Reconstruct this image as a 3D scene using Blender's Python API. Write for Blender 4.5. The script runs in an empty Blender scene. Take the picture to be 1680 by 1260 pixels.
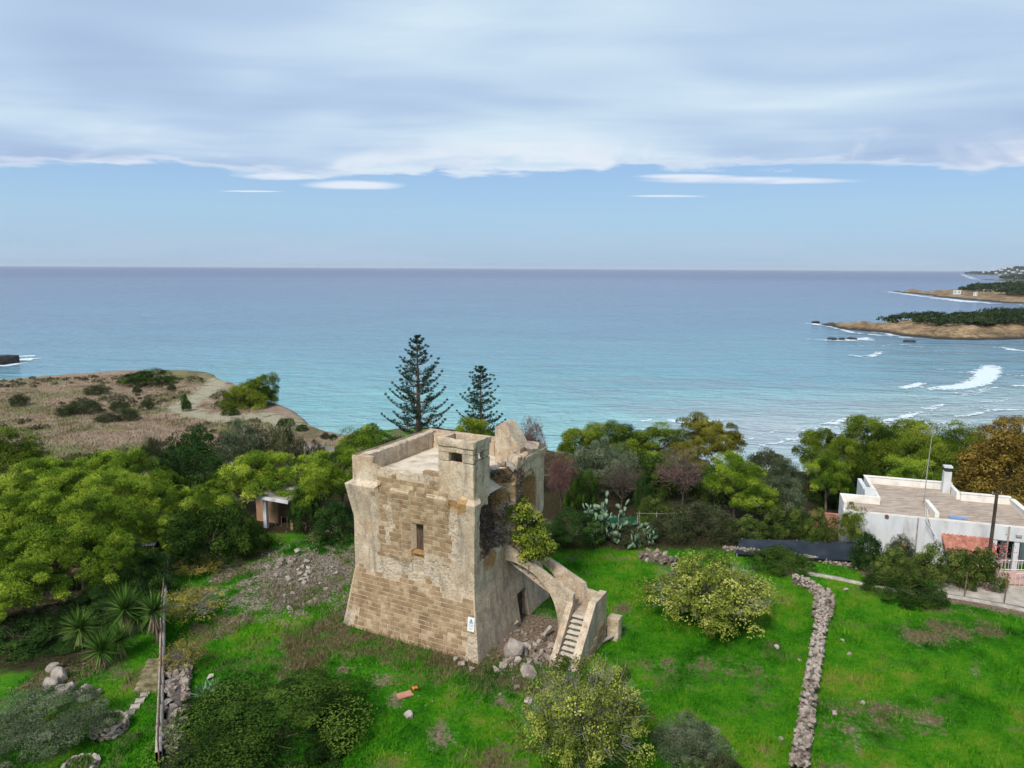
import bpy, bmesh, math, random
import numpy as np
from mathutils import Matrix, Vector, Euler

scene = bpy.context.scene
col = scene.collection
rng = np.random.default_rng(7)
random.seed(7)

# ------------------------------------------------------------------ camera
FPX = 1178.0
CAM_Z = 26.0
PITCH = math.radians(9.17)
ROLL = math.radians(0.31)
cam_d = bpy.data.cameras.new('camera')
cam_d.sensor_fit = 'HORIZONTAL'; cam_d.sensor_width = 36.0
cam_d.lens = 36.0 * FPX / 1680.0
cam_d.clip_start = 0.5; cam_d.clip_end = 120000.0
cam = bpy.data.objects.new('camera', cam_d); col.objects.link(cam)
CM = (Matrix.Translation((0, 0, CAM_Z)) @ Matrix.Rotation(math.radians(90) - PITCH, 4, 'X') @ Matrix.Rotation(ROLL, 4, 'Z'))
cam.matrix_world = CM
scene.camera = cam
RC = np.array(CM.to_3x3())

# ------------------------------------------------------------------ light
SUN_EL, SUN_AZ = 47.0, 212.0       # azimuth clockwise from +Y (the view direction)
sun_d = bpy.data.lights.new('sun', 'SUN'); sun_d.energy = 1.5; sun_d.angle = math.radians(12)
sun_d.color = (1.0, 0.95, 0.88)
sun = bpy.data.objects.new('sun', sun_d); col.objects.link(sun)
_sd = Vector((math.sin(math.radians(SUN_AZ)) * math.cos(math.radians(SUN_EL)), math.cos(math.radians(SUN_AZ)) * math.cos(math.radians(SUN_EL)), math.sin(math.radians(SUN_EL))))
sun.rotation_euler = _sd.to_track_quat('Z', 'Y').to_euler()
sun.location = (0, 0, 60)

# ------------------------------------------------------------------ sky
world = bpy.data.worlds.new('World'); scene.world = world; world.use_nodes = True
wt = world.node_tree; wt.nodes.clear()
class NT:
    """tiny node-graph helper"""
    def __init__(s, tree): s.t = tree
    def n(s, typ, **kw):
        nd = s.t.nodes.new(typ)
        for k, v in kw.items(): setattr(nd, k, v)
        return nd
    def put(s, sock, v):
        if hasattr(v, 'is_output') or isinstance(v, bpy.types.NodeSocket): s.t.links.new(v, sock)
        elif isinstance(v, (tuple, list)):
            v = tuple(v)
            if sock.type == 'RGBA' and len(v) == 3: v = v + (1,)
            sock.default_value = v
        else: sock.default_value = v
    def m(s, op, a, b=0.0, c=None, clamp=False):
        nd = s.n('ShaderNodeMath', operation=op, use_clamp=clamp)
        s.put(nd.inputs[0], a); s.put(nd.inputs[1], b)
        if c is not None: s.put(nd.inputs[2], c)
        return nd.outputs[0]
    def vm(s, op, a, b=(0, 0, 0)):
        nd = s.n('ShaderNodeVectorMath', operation=op); s.put(nd.inputs[0], a); s.put(nd.inputs[1], b)
        return nd.outputs[0]
    def ss(s, v, lo, hi, a=0.0, b=1.0):
        nd = s.n('ShaderNodeMapRange', interpolation_type='SMOOTHSTEP')
        s.put(nd.inputs[0], v); s.put(nd.inputs[1], lo); s.put(nd.inputs[2], hi); s.put(nd.inputs[3], a); s.put(nd.inputs[4], b)
        return nd.outputs[0]
    def mix(s, f, a, b, blend='MIX'):
        nd = s.n('ShaderNodeMix', data_type='RGBA', blend_type=blend)
        s.put(nd.inputs[0], f); s.put(nd.inputs[6], a); s.put(nd.inputs[7], b)
        return nd.outputs[2]
    def noise(s, vec, scale, detail=4.0, rough=0.55, dist=0.0, out=0):
        nd = s.n('ShaderNodeTexNoise'); s.put(nd.inputs['Vector'], vec)
        s.put(nd.inputs['Scale'], scale); s.put(nd.inputs['Detail'], detail); s.put(nd.inputs['Roughness'], rough); s.put(nd.inputs['Distortion'], dist)
        return nd.outputs[out]
    def vor(s, vec, scale, feature='F1', out='Distance', rnd=1.0):
        nd = s.n('ShaderNodeTexVoronoi', feature=feature); s.put(nd.inputs['Vector'], vec); s.put(nd.inputs['Scale'], scale)
        s.put(nd.inputs['Randomness'], rnd)
        return nd.outputs[out]
    def ramp(s, v, stops):
        nd = s.n('ShaderNodeValToRGB'); s.put(nd.inputs[0], v); e = nd.color_ramp.elements
        while len(e) < len(stops): e.new(0.5)
        for i, (p, c) in enumerate(stops):
            e[i].position = p; e[i].color = tuple(c) + (1,) if len(c) == 3 else c
        return nd.outputs[0]
    def xyz(s, v):
        nd = s.n('ShaderNodeSeparateXYZ'); s.put(nd.inputs[0], v); return nd.outputs
    def comb(s, x, y, z):
        nd = s.n('ShaderNodeCombineXYZ'); s.put(nd.inputs[0], x); s.put(nd.inputs[1], y); s.put(nd.inputs[2], z); return nd.outputs[0]

g = NT(wt)
tc = g.n('ShaderNodeTexCoord'); dvec = tc.outputs['Generated']
dx, dy, dz = g.xyz(dvec)
sky = g.n('ShaderNodeTexSky', sky_type='NISHITA', sun_disc=False)
sky.sun_elevation = math.radians(SUN_EL); sky.sun_rotation = math.radians(SUN_AZ)
sky.air_density = 1.0; sky.dust_density = 1.2; sky.ozone_density = 2.0; sky.altitude = 30
RAD = 180 / math.pi
el = g.m('MULTIPLY', g.m('ARCSINE', dz), RAD)                    # elevation, degrees
az = g.m('MULTIPLY', g.m('ARCTAN2', dx, dy), RAD)                # azimuth, degrees
el2 = g.m('MULTIPLY', g.m('ARCTAN2', dz, g.m('MAXIMUM', dy, 0.002)), RAD)   # rise of the cloud plane: its edge is a straight line far out at sea
blue = g.mix(1.0, sky.outputs[0], (0.62, 0.86, 1.12), 'MULTIPLY')
blue = g.mix(1.0, blue, (1.05, 1.05, 1.05), 'MULTIPLY')
# pale veil low over the sea
pv = g.noise(g.comb(g.m('MULTIPLY', az, 0.03), g.m('MULTIPLY', el, 0.22), 0.0), 2.0, 4.0)
# cloud deck: plane-projected coordinates
den = g.m('MAXIMUM', dz, 0.03)
pc = g.comb(g.m('DIVIDE', dx, den), g.m('DIVIDE', dy, den), 0.0)
nb = g.noise(g.comb(g.m('MULTIPLY', az, 0.055), g.m('MULTIPLY', el, 0.05), 3.1), 1.7, 3.0, 0.5, 0.6)
nf = g.noise(g.comb(g.m('MULTIPLY', az, 0.11), g.m('MULTIPLY', el, 0.75), 1.7), 1.6, 6.0, 0.6, 0.15)
edge = g.m('ADD', g.m('ADD', g.m('MULTIPLY', g.m('SUBTRACT', nb, 0.5), 3.6), 7.45), g.m('MULTIPLY', g.m('SUBTRACT', nf, 0.5), 2.6))
over = g.m('SUBTRACT', el2, edge)
mask = g.ss(over, -0.16, 0.42)
# separate lens clouds: azimuth, elevation, half width, half height (degrees)
lens = None
for a0, e0, wa, he in ((-12.1, 6.25, 3.3, 0.33), (-17.6, 6.85, 2.4, 0.24), (11.8, 5.55, 2.6, 0.09), (17.5, 6.75, 6.6, 0.26), (13.3, 7.0, 3.4, 0.2), (-19.5, 5.75, 2.0, 0.06)):
    qa = g.m('DIVIDE', g.m('SUBTRACT', az, a0), wa)
    wob = g.m('MULTIPLY', g.m('SUBTRACT', nf, 0.5), 1.0)
    qe = g.m('ADD', g.m('DIVIDE', g.m('SUBTRACT', el2, e0), he), wob)
    q = g.m('ADD', g.m('MULTIPLY', qa, qa), g.m('MULTIPLY', qe, qe))
    v = g.m('MULTIPLY', g.ss(q, 1.7, 0.1), g.ss(nf, 0.30, 0.52, 0.55, 1.0))
    lens = v if lens is None else g.m('MAXIMUM', lens, v)
n1 = g.noise(g.vm('MULTIPLY', pc, (1.0, 0.8, 1.0)), 0.26, 3.0, 0.5, 0.6)
n2 = g.noise(g.vm('MULTIPLY', pc, (1.0, 2.2, 1.0)), 0.55, 5.0, 0.55, 0.5)
tone = g.m('ADD', g.m('MULTIPLY', n1, 0.82), g.m('MULTIPLY', n2, 0.18))
deck = g.ramp(tone, [(0.38, (0.325, 0.430, 0.610)), (0.46, (0.385, 0.505, 0.665)), (0.53, (0.48, 0.605, 0.72)), (0.61, (0.61, 0.71, 0.77))])
rimn = g.noise(g.comb(g.m('MULTIPLY', az, 0.07), g.m('MULTIPLY', el, 0.16), 9.0), 1.6, 4.0, 0.55, 0.5)
rim = g.m('MULTIPLY', g.ss(over, 3.2, 0.3), g.ss(rimn, 0.44, 0.60))
rim = g.m('MAXIMUM', rim, g.m('MULTIPLY', g.ss(over, 0.75, 0.1), 0.75))
deck = g.mix(g.m('MULTIPLY', rim, 0.85), deck, (0.66, 0.695, 0.765))
bsc = g.vm('MULTIPLY', blue, (0.088, 0.088, 0.088))
elr = g.m('DIVIDE', g.m('MAXIMUM', el, 0.0), 30.0)
hz_ = g.ramp(elr, [(0.0, (0.355, 0.465, 0.600)), (0.07, (0.345, 0.490, 0.640)), (0.14, (0.335, 0.505, 0.665)), (0.25, (0.285, 0.450, 0.67)), (1.0, (0.15, 0.29, 0.54))])
low = g.mix(0.86, bsc, hz_)
low = g.mix(g.m('MULTIPLY', g.ss(el, 5.5, 1.0), g.m('MULTIPLY', g.ss(pv, 0.42, 0.66), 0.4)), low, (0.40, 0.49, 0.62))
c1 = g.mix(mask, low, deck)
c2 = g.mix(g.m('MULTIPLY', lens, 0.92), c1, (0.66, 0.70, 0.78))
bg = g.n('ShaderNodeBackground'); g.put(bg.inputs[0], c2); bg.inputs[1].default_value = 0.455
wo = g.n('ShaderNodeOutputWorld'); wt.links.new(bg.outputs[0], wo.inputs[0])

scene.view_settings.view_transform = 'Standard'; scene.view_settings.look = 'None'
scene.view_settings.gamma = 1.0; scene.view_settings.exposure = 1.45
scene.view_settings.use_curve_mapping = False
scene.render.engine = 'CYCLES'
scene.cycles.use_denoising = True
scene.cycles.max_bounces = 5; scene.cycles.diffuse_bounces = 3; scene.cycles.transparent_max_bounces = 4
scene.cycles.use_adaptive_sampling = True; scene.cycles.adaptive_threshold = 0.015

# ------------------------------------------------------------------ place finding
def ray(px, py):
    d = RC @ np.array([(px - 840) / FPX, (630 - py) / FPX, -1.0]); return d
def P(px, py, z):
    """world point where the line of sight meets height z"""
    d = ray(px, py); k = (z - CAM_Z) / d[2]; return np.array([d[0] * k, d[1] * k, z])
def AT(px, py, Y):
    d = ray(px, py); k = Y / d[1]; return np.array([d[0] * k, Y, CAM_Z + d[2] * k])

# ------------------------------------------------------------------ noise
def _h(ix, iy, iz):
    n = (ix.astype(np.int64) * 374761393 + iy.astype(np.int64) * 668265263 + iz.astype(np.int64) * 1274126177) & 0xffffffff
    n = ((n ^ (n >> 13)) * 1274126177) & 0xffffffff
    n = (n ^ (n >> 16)) & 0xffff
    return n / 65535.0
def vnoise(p):
    p = np.asarray(p, float); i = np.floor(p); f = p - i; f = f * f * (3 - 2 * f); i = i.astype(np.int64)
    r = 0
    for a in (0, 1):
        for b in (0, 1):
            for c in (0, 1):
                w = (f[..., 0] if a else 1 - f[..., 0]) * (f[..., 1] if b else 1 - f[..., 1]) * (f[..., 2] if c else 1 - f[..., 2])
                r = r + w * _h(i[..., 0] + a, i[..., 1] + b, i[..., 2] + c)
    return r
def fbm(p, o=4, gain=0.5):
    p = np.asarray(p, float); a, s, t = 1.0, 0, 0
    for k in range(o):
        s = s + a * vnoise(p * 2 ** k + 17.3 * k); t += a; a *= gain
    return s / t                                   # 0..1
def sstep(v, lo, hi):
    t = np.clip((v - lo) / (hi - lo), 0, 1); return t * t * (3 - 2 * t)
def pt3(x, y, z=0.0):
    x, y = np.broadcast_arrays(np.asarray(x, float), np.asarray(y, float)); return np.stack([x, y, np.broadcast_to(z, x.shape)], -1)

# ------------------------------------------------------------------ mesh helpers
def tag(o, label=None, cat=None, group=None, kind=None):
    if label: o['label'] = label
    if cat: o['category'] = cat
    if group: o['group'] = group
    if kind: o['kind'] = kind
    return o
def link(o, parent=None):
    col.objects.link(o)
    if parent is not None: o.parent = parent
    return o
def empty(name, loc=(0, 0, 0), rz=0.0, label=None, cat=None, group=None, kind=None):
    o = bpy.data.objects.new(name, None); o.location = tuple(float(c) for c in loc); o.rotation_euler = (0, 0, rz); o.empty_display_size = 0.3
    link(o); return tag(o, label, cat, group, kind)
def mesh_np(name, V, F, mat=None, smooth=False, attrs=None):
    V = np.ascontiguousarray(V, np.float32); F = np.ascontiguousarray(F, np.int32)
    me = bpy.data.meshes.new(name); n, k = F.shape
    me.vertices.add(len(V)); me.vertices.foreach_set('co', V.ravel())
    me.loops.add(n * k); me.loops.foreach_set('vertex_index', F.ravel())
    me.polygons.add(n); me.polygons.foreach_set('loop_start', np.arange(0, n * k, k, dtype=np.int32))
    if smooth: me.polygons.foreach_set('use_smooth', np.ones(n, bool))
    for an, av in (attrs or {}).items():
        av = np.asarray(av, np.float32)
        if av.ndim == 1:
            a = me.attributes.new(an, 'FLOAT', 'POINT'); a.data.foreach_set('value', av)
        else:
            if av.shape[1] == 3: av = np.concatenate([av, np.ones((len(av), 1), np.float32)], 1)
            a = me.attributes.new(an, 'FLOAT_COLOR', 'POINT'); a.data.foreach_set('color', av.ravel())
    me.update(calc_edges=True); me.validate()
    if mat: me.materials.append(mat)
    return me
def obj(name, me, parent=None, loc=None, rot=None, scale=None):
    o = bpy.data.objects.new(name, me)
    if loc is not None: o.location = tuple(float(c) for c in loc)
    if rot is not None: o.rotation_euler = rot
    if scale is not None: o.scale = scale
    return link(o, parent)
def grid_faces(nr, nc, off=0):
    i = np.arange(nr * nc).reshape(nr, nc) + off
    return np.stack([i[:-1, :-1], i[:-1, 1:], i[1:, 1:], i[1:, :-1]], -1).reshape(-1, 4)

class MB:
    """collects quads and triangles, builds one mesh"""
    def __init__(s): s.v = []; s.f = []; s.n = 0
    def add(s, V, F):
        V = np.asarray(V, float).reshape(-1, 3); s.v.append(V)
        for f in F: s.f.append(tuple(int(i) + s.n for i in f))
        s.n += len(V); return s
    def box(s, c, size, rz=0.0, rx=0.0, ry=0.0, taper=0.0):
        sx, sy, sz = (q / 2 for q in size); V = []
        for z in (-sz, sz):
            k = 1 - (taper if z > 0 else 0)
            V += [(-sx * k, -sy * k, z), (sx * k, -sy * k, z), (sx * k, sy * k, z), (-sx * k, sy * k, z)]
        V = np.array(V) @ np.array(Euler((rx, ry, rz)).to_matrix()).T + np.asarray(c, float)
        return s.add(V, [(3, 2, 1, 0), (4, 5, 6, 7), (0, 1, 5, 4), (1, 2, 6, 5), (2, 3, 7, 6), (3, 0, 4, 7)])
    def tube(s, pts, rad, k=6, cap=True):
        pts = np.asarray(pts, float); n = len(pts); rad = np.broadcast_to(rad, n)
        V = []
        for i in range(n):
            t = pts[min(i + 1, n - 1)] - pts[max(i - 1, 0)]; t = t / (np.linalg.norm(t) + 1e-9)
            a = np.cross(t, (0.31, 0.77, 0.55) if abs(t[2]) > 0.8 else (0, 0, 1)); a /= np.linalg.norm(a) + 1e-9; b = np.cross(t, a)
            for j in range(k):
                w = 2 * math.pi * j / k; V.append(pts[i] + rad[i] * (math.cos(w) * a + math.sin(w) * b))
        F = []
        for i in range(n - 1):
            for j in range(k): F.append((i * k + j, i * k + (j + 1) % k, (i + 1) * k + (j + 1) % k, (i + 1) * k + j))
        if cap: F.append(tuple(range(k - 1, -1, -1))); F.append(tuple((n - 1) * k + j for j in range(k)))
        return s.add(V, F)
    def mesh(s, name, mat, smooth=False):
        me = bpy.data.meshes.new(name); me.from_pydata(np.concatenate(s.v).tolist(), [], s.f); me.update()
        if smooth: me.polygons.foreach_set('use_smooth', np.ones(len(me.polygons), bool))
        me.materials.append(mat); return me
    def obj(s, name, mat, parent=None, smooth=False, loc=None): return obj(name, s.mesh(name, mat, smooth), parent, loc)

def rough_box(lo, hi, res=0.15, amp=0.02, seed=0, freq=2.5):
    """box whose faces are divided and worn: returns V, quads"""
    lo = np.array(lo, float); hi = np.array(hi, float); n = np.maximum(1, np.round((hi - lo) / res).astype(int)); Vs = []; Fs = []; o = 0
    for ax in range(3):
        u, v = (ax + 1) % 3, (ax + 2) % 3
        for side in (0, 1):
            a = np.linspace(lo[u], hi[u], n[u] + 1); b = np.linspace(lo[v], hi[v], n[v] + 1); A, B = np.meshgrid(a, b)
            Q = np.zeros(A.shape + (3,)); Q[..., u] = A; Q[..., v] = B; Q[..., ax] = hi[ax] if side else lo[ax]
            f = grid_faces(*A.shape, off=o); Fs.append(f if side else f[:, ::-1]); Vs.append(Q.reshape(-1, 3)); o += A.size
    V = np.concatenate(Vs); F = np.concatenate(Fs)
    d = np.stack([fbm(V * freq + 31 * seed + 7 * k, 3) - 0.5 for k in range(3)], -1)
    c = (lo + hi) / 2; e = np.abs(V - c) / np.maximum((hi - lo) / 2, 1e-6)
    ed = ((e > 0.98).sum(1) >= 2)
    V = V + d * 2 * amp
    V = np.where(ed[:, None], V + (c - V) / np.linalg.norm(V - c, axis=1, keepdims=True) * amp * (0.5 + 2 * fbm(V * 4 + seed, 2))[:, None], V)
    return V, F
def wall_slab(us, top, bot, d0, d1, axis='x', rows=8, amp=0.02, seed=0):
    """upright slab: along u, between heights bot(u)..top(u), thickness d0..d1 on the other axis"""
    us = np.asarray(us, float); top = np.asarray(top, float); bot = np.asarray(bot, float); nc = len(us); t = np.linspace(0, 1, rows)[:, None]
    Z = bot[None] * (1 - t) + top[None] * t; U = np.broadcast_to(us, Z.shape); nd = 4; T = np.linspace(d0, d1, nd)
    Vs, Fs, o = [], [], 0
    def put(u, d, z, flip):
        nonlocal o
        q = np.stack([u, d, z] if axis == 'x' else [d, u, z], -1); f = grid_faces(*u.shape, off=o)
        Fs.append(f[:, ::-1] if flip else f); Vs.append(q.reshape(-1, 3)); o += u.size
    fx = axis != 'x'
    put(U, np.full_like(Z, d0), Z, fx); put(U, np.full_like(Z, d1), Z, not fx)
    put(np.broadcast_to(us, (nd, nc)), np.broadcast_to(T[:, None], (nd, nc)), np.broadcast_to(top, (nd, nc)), fx)
    put(np.broadcast_to(us, (nd, nc)), np.broadcast_to(T[:, None], (nd, nc)), np.broadcast_to(bot, (nd, nc)), not fx)
    for k, fl in ((0, True), (-1, False)):
        z = Z[:, k]; put(np.full((rows, nd), us[k]), np.broadcast_to(T, (rows, nd)), np.broadcast_to(z[:, None], (rows, nd)), fl != fx)
    V = np.concatenate(Vs); F = np.concatenate(Fs)
    d = np.stack([fbm(V * 2.6 + 13 * seed + 5 * k, 3) - 0.5 for k in range(3)], -1)
    return V + d * 2 * amp, F

# ------------------------------------------------------------------ materials
def newmat(name):
    m = bpy.data.materials.new(name); m.use_nodes = True; m.node_tree.nodes.clear(); q = NT(m.node_tree)
    b = q.n('ShaderNodeBsdfPrincipled'); o = q.n('ShaderNodeOutputMaterial'); m.node_tree.links.new(b.outputs[0], o.inputs[0])
    b.inputs['Specular IOR Level'].default_value = 0.25
    return m, q, b, o
def wpos(q): return q.n('ShaderNodeNewGeometry').outputs['Position']
def attr(q, name, out='Fac'): nd = q.n('ShaderNodeAttribute'); nd.attribute_name = name; return nd.outputs[out]
def bump(q, b, h, strength=0.3, dist=0.05):
    nd = q.n('ShaderNodeBump'); nd.inputs['Strength'].default_value = strength; nd.inputs['Distance'].default_value = dist
    q.put(nd.inputs['Height'], h); q.t.links.new(nd.outputs[0], b.inputs['Normal'])
def simple(name, stops, scale=3.0, rough=0.85, bscale=25.0, bstr=0.3, bdist=0.02, rand=0.0, spec=0.2, detail=5.0, metal=0.0, stretch=None):
    """noise-ramped surface; rand adds a tone per object"""
    m, q, b, o = newmat(name); p = wpos(q)
    if stretch: p = q.vm('MULTIPLY', p, stretch)
    v = q.noise(p, scale, detail, 0.6)
    if rand:
        r = q.n('ShaderNodeObjectInfo').outputs['Random']; v = q.m('ADD', v, q.m('MULTIPLY', q.m('SUBTRACT', r, 0.5), rand))
    q.put(b.inputs['Base Color'], q.ramp(v, stops)); b.inputs['Roughness'].default_value = rough
    b.inputs['Specular IOR Level'].default_value = spec; b.inputs['Metallic'].default_value = metal
    if bstr: bump(q, b, q.noise(wpos(q), bscale, 4.0, 0.6), bstr, bdist)
    return m
def leafmat(name, dark, mid, light, rand=0.25, trans=0.14, rough=0.7):
    """foliage: every leaf carries its own tone in the attribute tint"""
    m, q, b, o = newmat(name)
    t = attr(q, 'tint'); r = q.n('ShaderNodeObjectInfo').outputs['Random']
    v = q.m('ADD', t, q.m('MULTIPLY', q.m('SUBTRACT', r, 0.5), rand))
    c = q.ramp(v, [(0.08, dark), (0.48, mid), (0.92, light)])
    q.put(b.inputs['Base Color'], c); b.inputs['Roughness'].default_value = rough; b.inputs['Specular IOR Level'].default_value = 0.05
    tr = q.n('ShaderNodeBsdfTranslucent'); q.put(tr.inputs[0], c)
    mx = q.n('ShaderNodeMixShader'); mx.inputs[0].default_value = trans
    q.t.links.new(b.outputs[0], mx.inputs[1]); q.t.links.new(tr.outputs[0], mx.inputs[2]); q.t.links.new(mx.outputs[0], o.inputs[0])
    return m
# ================================================================== THE SETTING
def seg_dist(x, y, poly, closed=False):
    d = np.full(np.shape(x), 1e9); n = len(poly)
    for i in range(n if closed else n - 1):
        a = np.array(poly[i][:2], float); b = np.array(poly[(i + 1) % n][:2], float); e = b - a; L = e @ e + 1e-9
        t = np.clip(((x - a[0]) * e[0] + (y - a[1]) * e[1]) / L, 0, 1)
        d = np.minimum(d, np.hypot(x - a[0] - t * e[0], y - a[1] - t * e[1]))
    return d
def inside(x, y, poly):
    r = np.zeros(np.shape(x), bool); n = len(poly)
    for i in range(n):
        x1, y1 = poly[i][:2]; x2, y2 = poly[(i + 1) % n][:2]
        if y1 == y2: continue
        c = ((y1 > y) != (y2 > y)) & (x < (x2 - x1) * (y - y1) / (y2 - y1) + x1); r ^= c
    return r
def sdist(x, y, poly):
    d = seg_dist(x, y, poly, True); return np.where(inside(x, y, poly), d, -d)

edge_pts = [P(px, py, 6.6)[:2] for px, py in ((0, 627), (70, 621), (150, 616), (215, 611), (290, 613), (345, 619), (372, 634), (412, 652), (452, 668), (492, 694), (520, 710), (556, 722))]
COAST = [(-230, 112), (-150, 121)] + [tuple(p) for p in edge_pts] + [(-9, 85.5), (6, 87), (22, 88), (38, 89), (52, 93), (70, 101), (95, 111), (140, 122), (220, 150), (330, 190), (330, -40), (-230, -40)]
TW = P(785, 1090, 8.0)                                   # near corner of the tower
TROT = -math.radians(27.6)
ROAD = [P(px, py, 7.6)[:2] for px, py in ((1500, 962), (1560, 968), (1620, 980), (1690, 990), (1760, 1000))]
TRAIL = [P(px, py, 7.0)[:2] for px, py in ((362, 622), (340, 642), (315, 658), (292, 670), (322, 683), (372, 692), (434, 686), (480, 700))]

def H(x, y):
    """ground height"""
    x = np.asarray(x, float); y = np.asarray(y, float)
    s = sdist(x, y, COAST)
    base = 8.0 - 0.9 * sstep(y, 44, 62) - 0.5 * sstep(y, 62, 80) * sstep(x, -20, 10) - 0.55 * sstep(x, 18, 30) * sstep(y, 36, 44)
    base = base - 0.5 * sstep(-x, 12.5, 16) * sstep(y, 50, 30) 
    base = base + 0.5 * (fbm(pt3(x * 0.06, y * 0.06, 0.3), 3) - 0.5) * sstep(np.hypot(x - TW[0] + 2, y - TW[1] - 5), 8, 16) + 0.08 * (fbm(pt3(x * 0.7, y * 0.7, 1.3), 3) - 0.5)
    base = base + 1.5 * (fbm(pt3(x * 0.03, y * 0.03, 8.3), 2) - 0.5) * sstep(-x, 20, 40) * sstep(y, 60, 80)
    w = 5.0 + 19.0 * sstep(x, -14, 20)                 # cliff on the headland, gentle shore on the right
    k = np.clip((s + 2.0 + 3.2 * (1 - sstep(x, -14, 16)) + 2.5 * (fbm(pt3(x * 0.12, y * 0.12, 4.0), 3) - 0.5)) / w, 0, 1)
    return -2.0 + (base + 2.0) * (k * k * (3 - 2 * k)) ** 0.8
def hz(x, y): return float(H(np.array([x]), np.array([y]))[0])

gx = np.concatenate([np.arange(-230, -60, 2.0), np.arange(-60, 50, 0.45), np.arange(50, 332, 3.0)])
gy = np.concatenate([np.arange(-40, 14, 3.0), np.arange(14, 72, 0.45), np.arange(72, 130, 0.9), np.arange(130, 196, 4.0)])
GX, GY = np.meshgrid(gx, gy); GZ = H(GX, GY)
fx, fy = GX.ravel(), GY.ravel()
dry = sstep(fy, 58, 64) * sstep(-fx, 11, 20) * 1.0
trail = sstep(seg_dist(fx, fy, TRAIL), 3.0, 0.6)
C_rub = P(505, 945, 8)
rub = sstep(np.hypot((fx - C_rub[0]) / 5.2, (fy - C_rub[1]) / 5.5), 1.35, 0.1)
dcol = P(868, 1045, 8)
dirt = np.maximum(sstep(np.hypot(fx - dcol[0], fy - dcol[1]), 3.2, 1.6), 0)
for px, py, r in ((725, 1210, 1.0), (650, 1150, 0.7), (620, 1115, 0.8), (560, 1095, 0.6), (1600, 1105, 0.5), (1405, 1215, 0.7), (1510, 1190, 0.5), (820, 1150, 0.5), (1020, 1030, 0.7)):
    c = P(px, py, 8); dirt = np.maximum(dirt, 0.6 * sstep(np.hypot(fx - c[0], (fy - c[1]) * 0.7), r, r * 0.35))
road = sstep(seg_dist(fx, fy, ROAD), 3.3, 2.4)
f0, f1 = P(560, 1030, 8), P(860, 1110, 8)
straw = sstep(seg_dist(fx, fy, [f0 + (-.3, -.8, 0), f1 + (0, -.6, 0)]), 2.4, 0.3) * 0.62
for px, py, r in ((1560, 1040, 1.9), (1510, 1050, 1.6), (1620, 1035, 1.2), (360, 1020, 2.2), (1020, 1000, .8)):
    c = P(px, py, 8); straw = np.maximum(straw, 0.75 * sstep(np.hypot(fx - c[0], fy - c[1]), r, r * 0.3))
straw = np.maximum(straw, (0.40 + 0.32 * sstep(-fx, -3, 2)) * sstep(fbm(pt3(fx * 0.30, fy * 0.30, 12.0), 4), 0.58 - 0.07 * sstep(-fx, -3, 2), 0.72))
LWALL = [P(262, 1262, 8)[:2], P(267, 1010, 8)[:2], P(281, 868, 8)[:2]]
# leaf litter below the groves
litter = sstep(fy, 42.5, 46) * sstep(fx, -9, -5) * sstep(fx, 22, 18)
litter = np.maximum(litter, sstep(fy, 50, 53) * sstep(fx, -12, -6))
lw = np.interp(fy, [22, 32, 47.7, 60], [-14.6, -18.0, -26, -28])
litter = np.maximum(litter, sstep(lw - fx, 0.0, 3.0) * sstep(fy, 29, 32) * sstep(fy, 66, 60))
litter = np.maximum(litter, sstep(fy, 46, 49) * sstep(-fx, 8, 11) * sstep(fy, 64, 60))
beach = sstep(GZ.ravel(), 2.4, 1.2)
mzone = np.stack([dry, np.maximum(dirt, road), rub], 1); mzone2 = np.stack([trail, straw, litter], 1)

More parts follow.
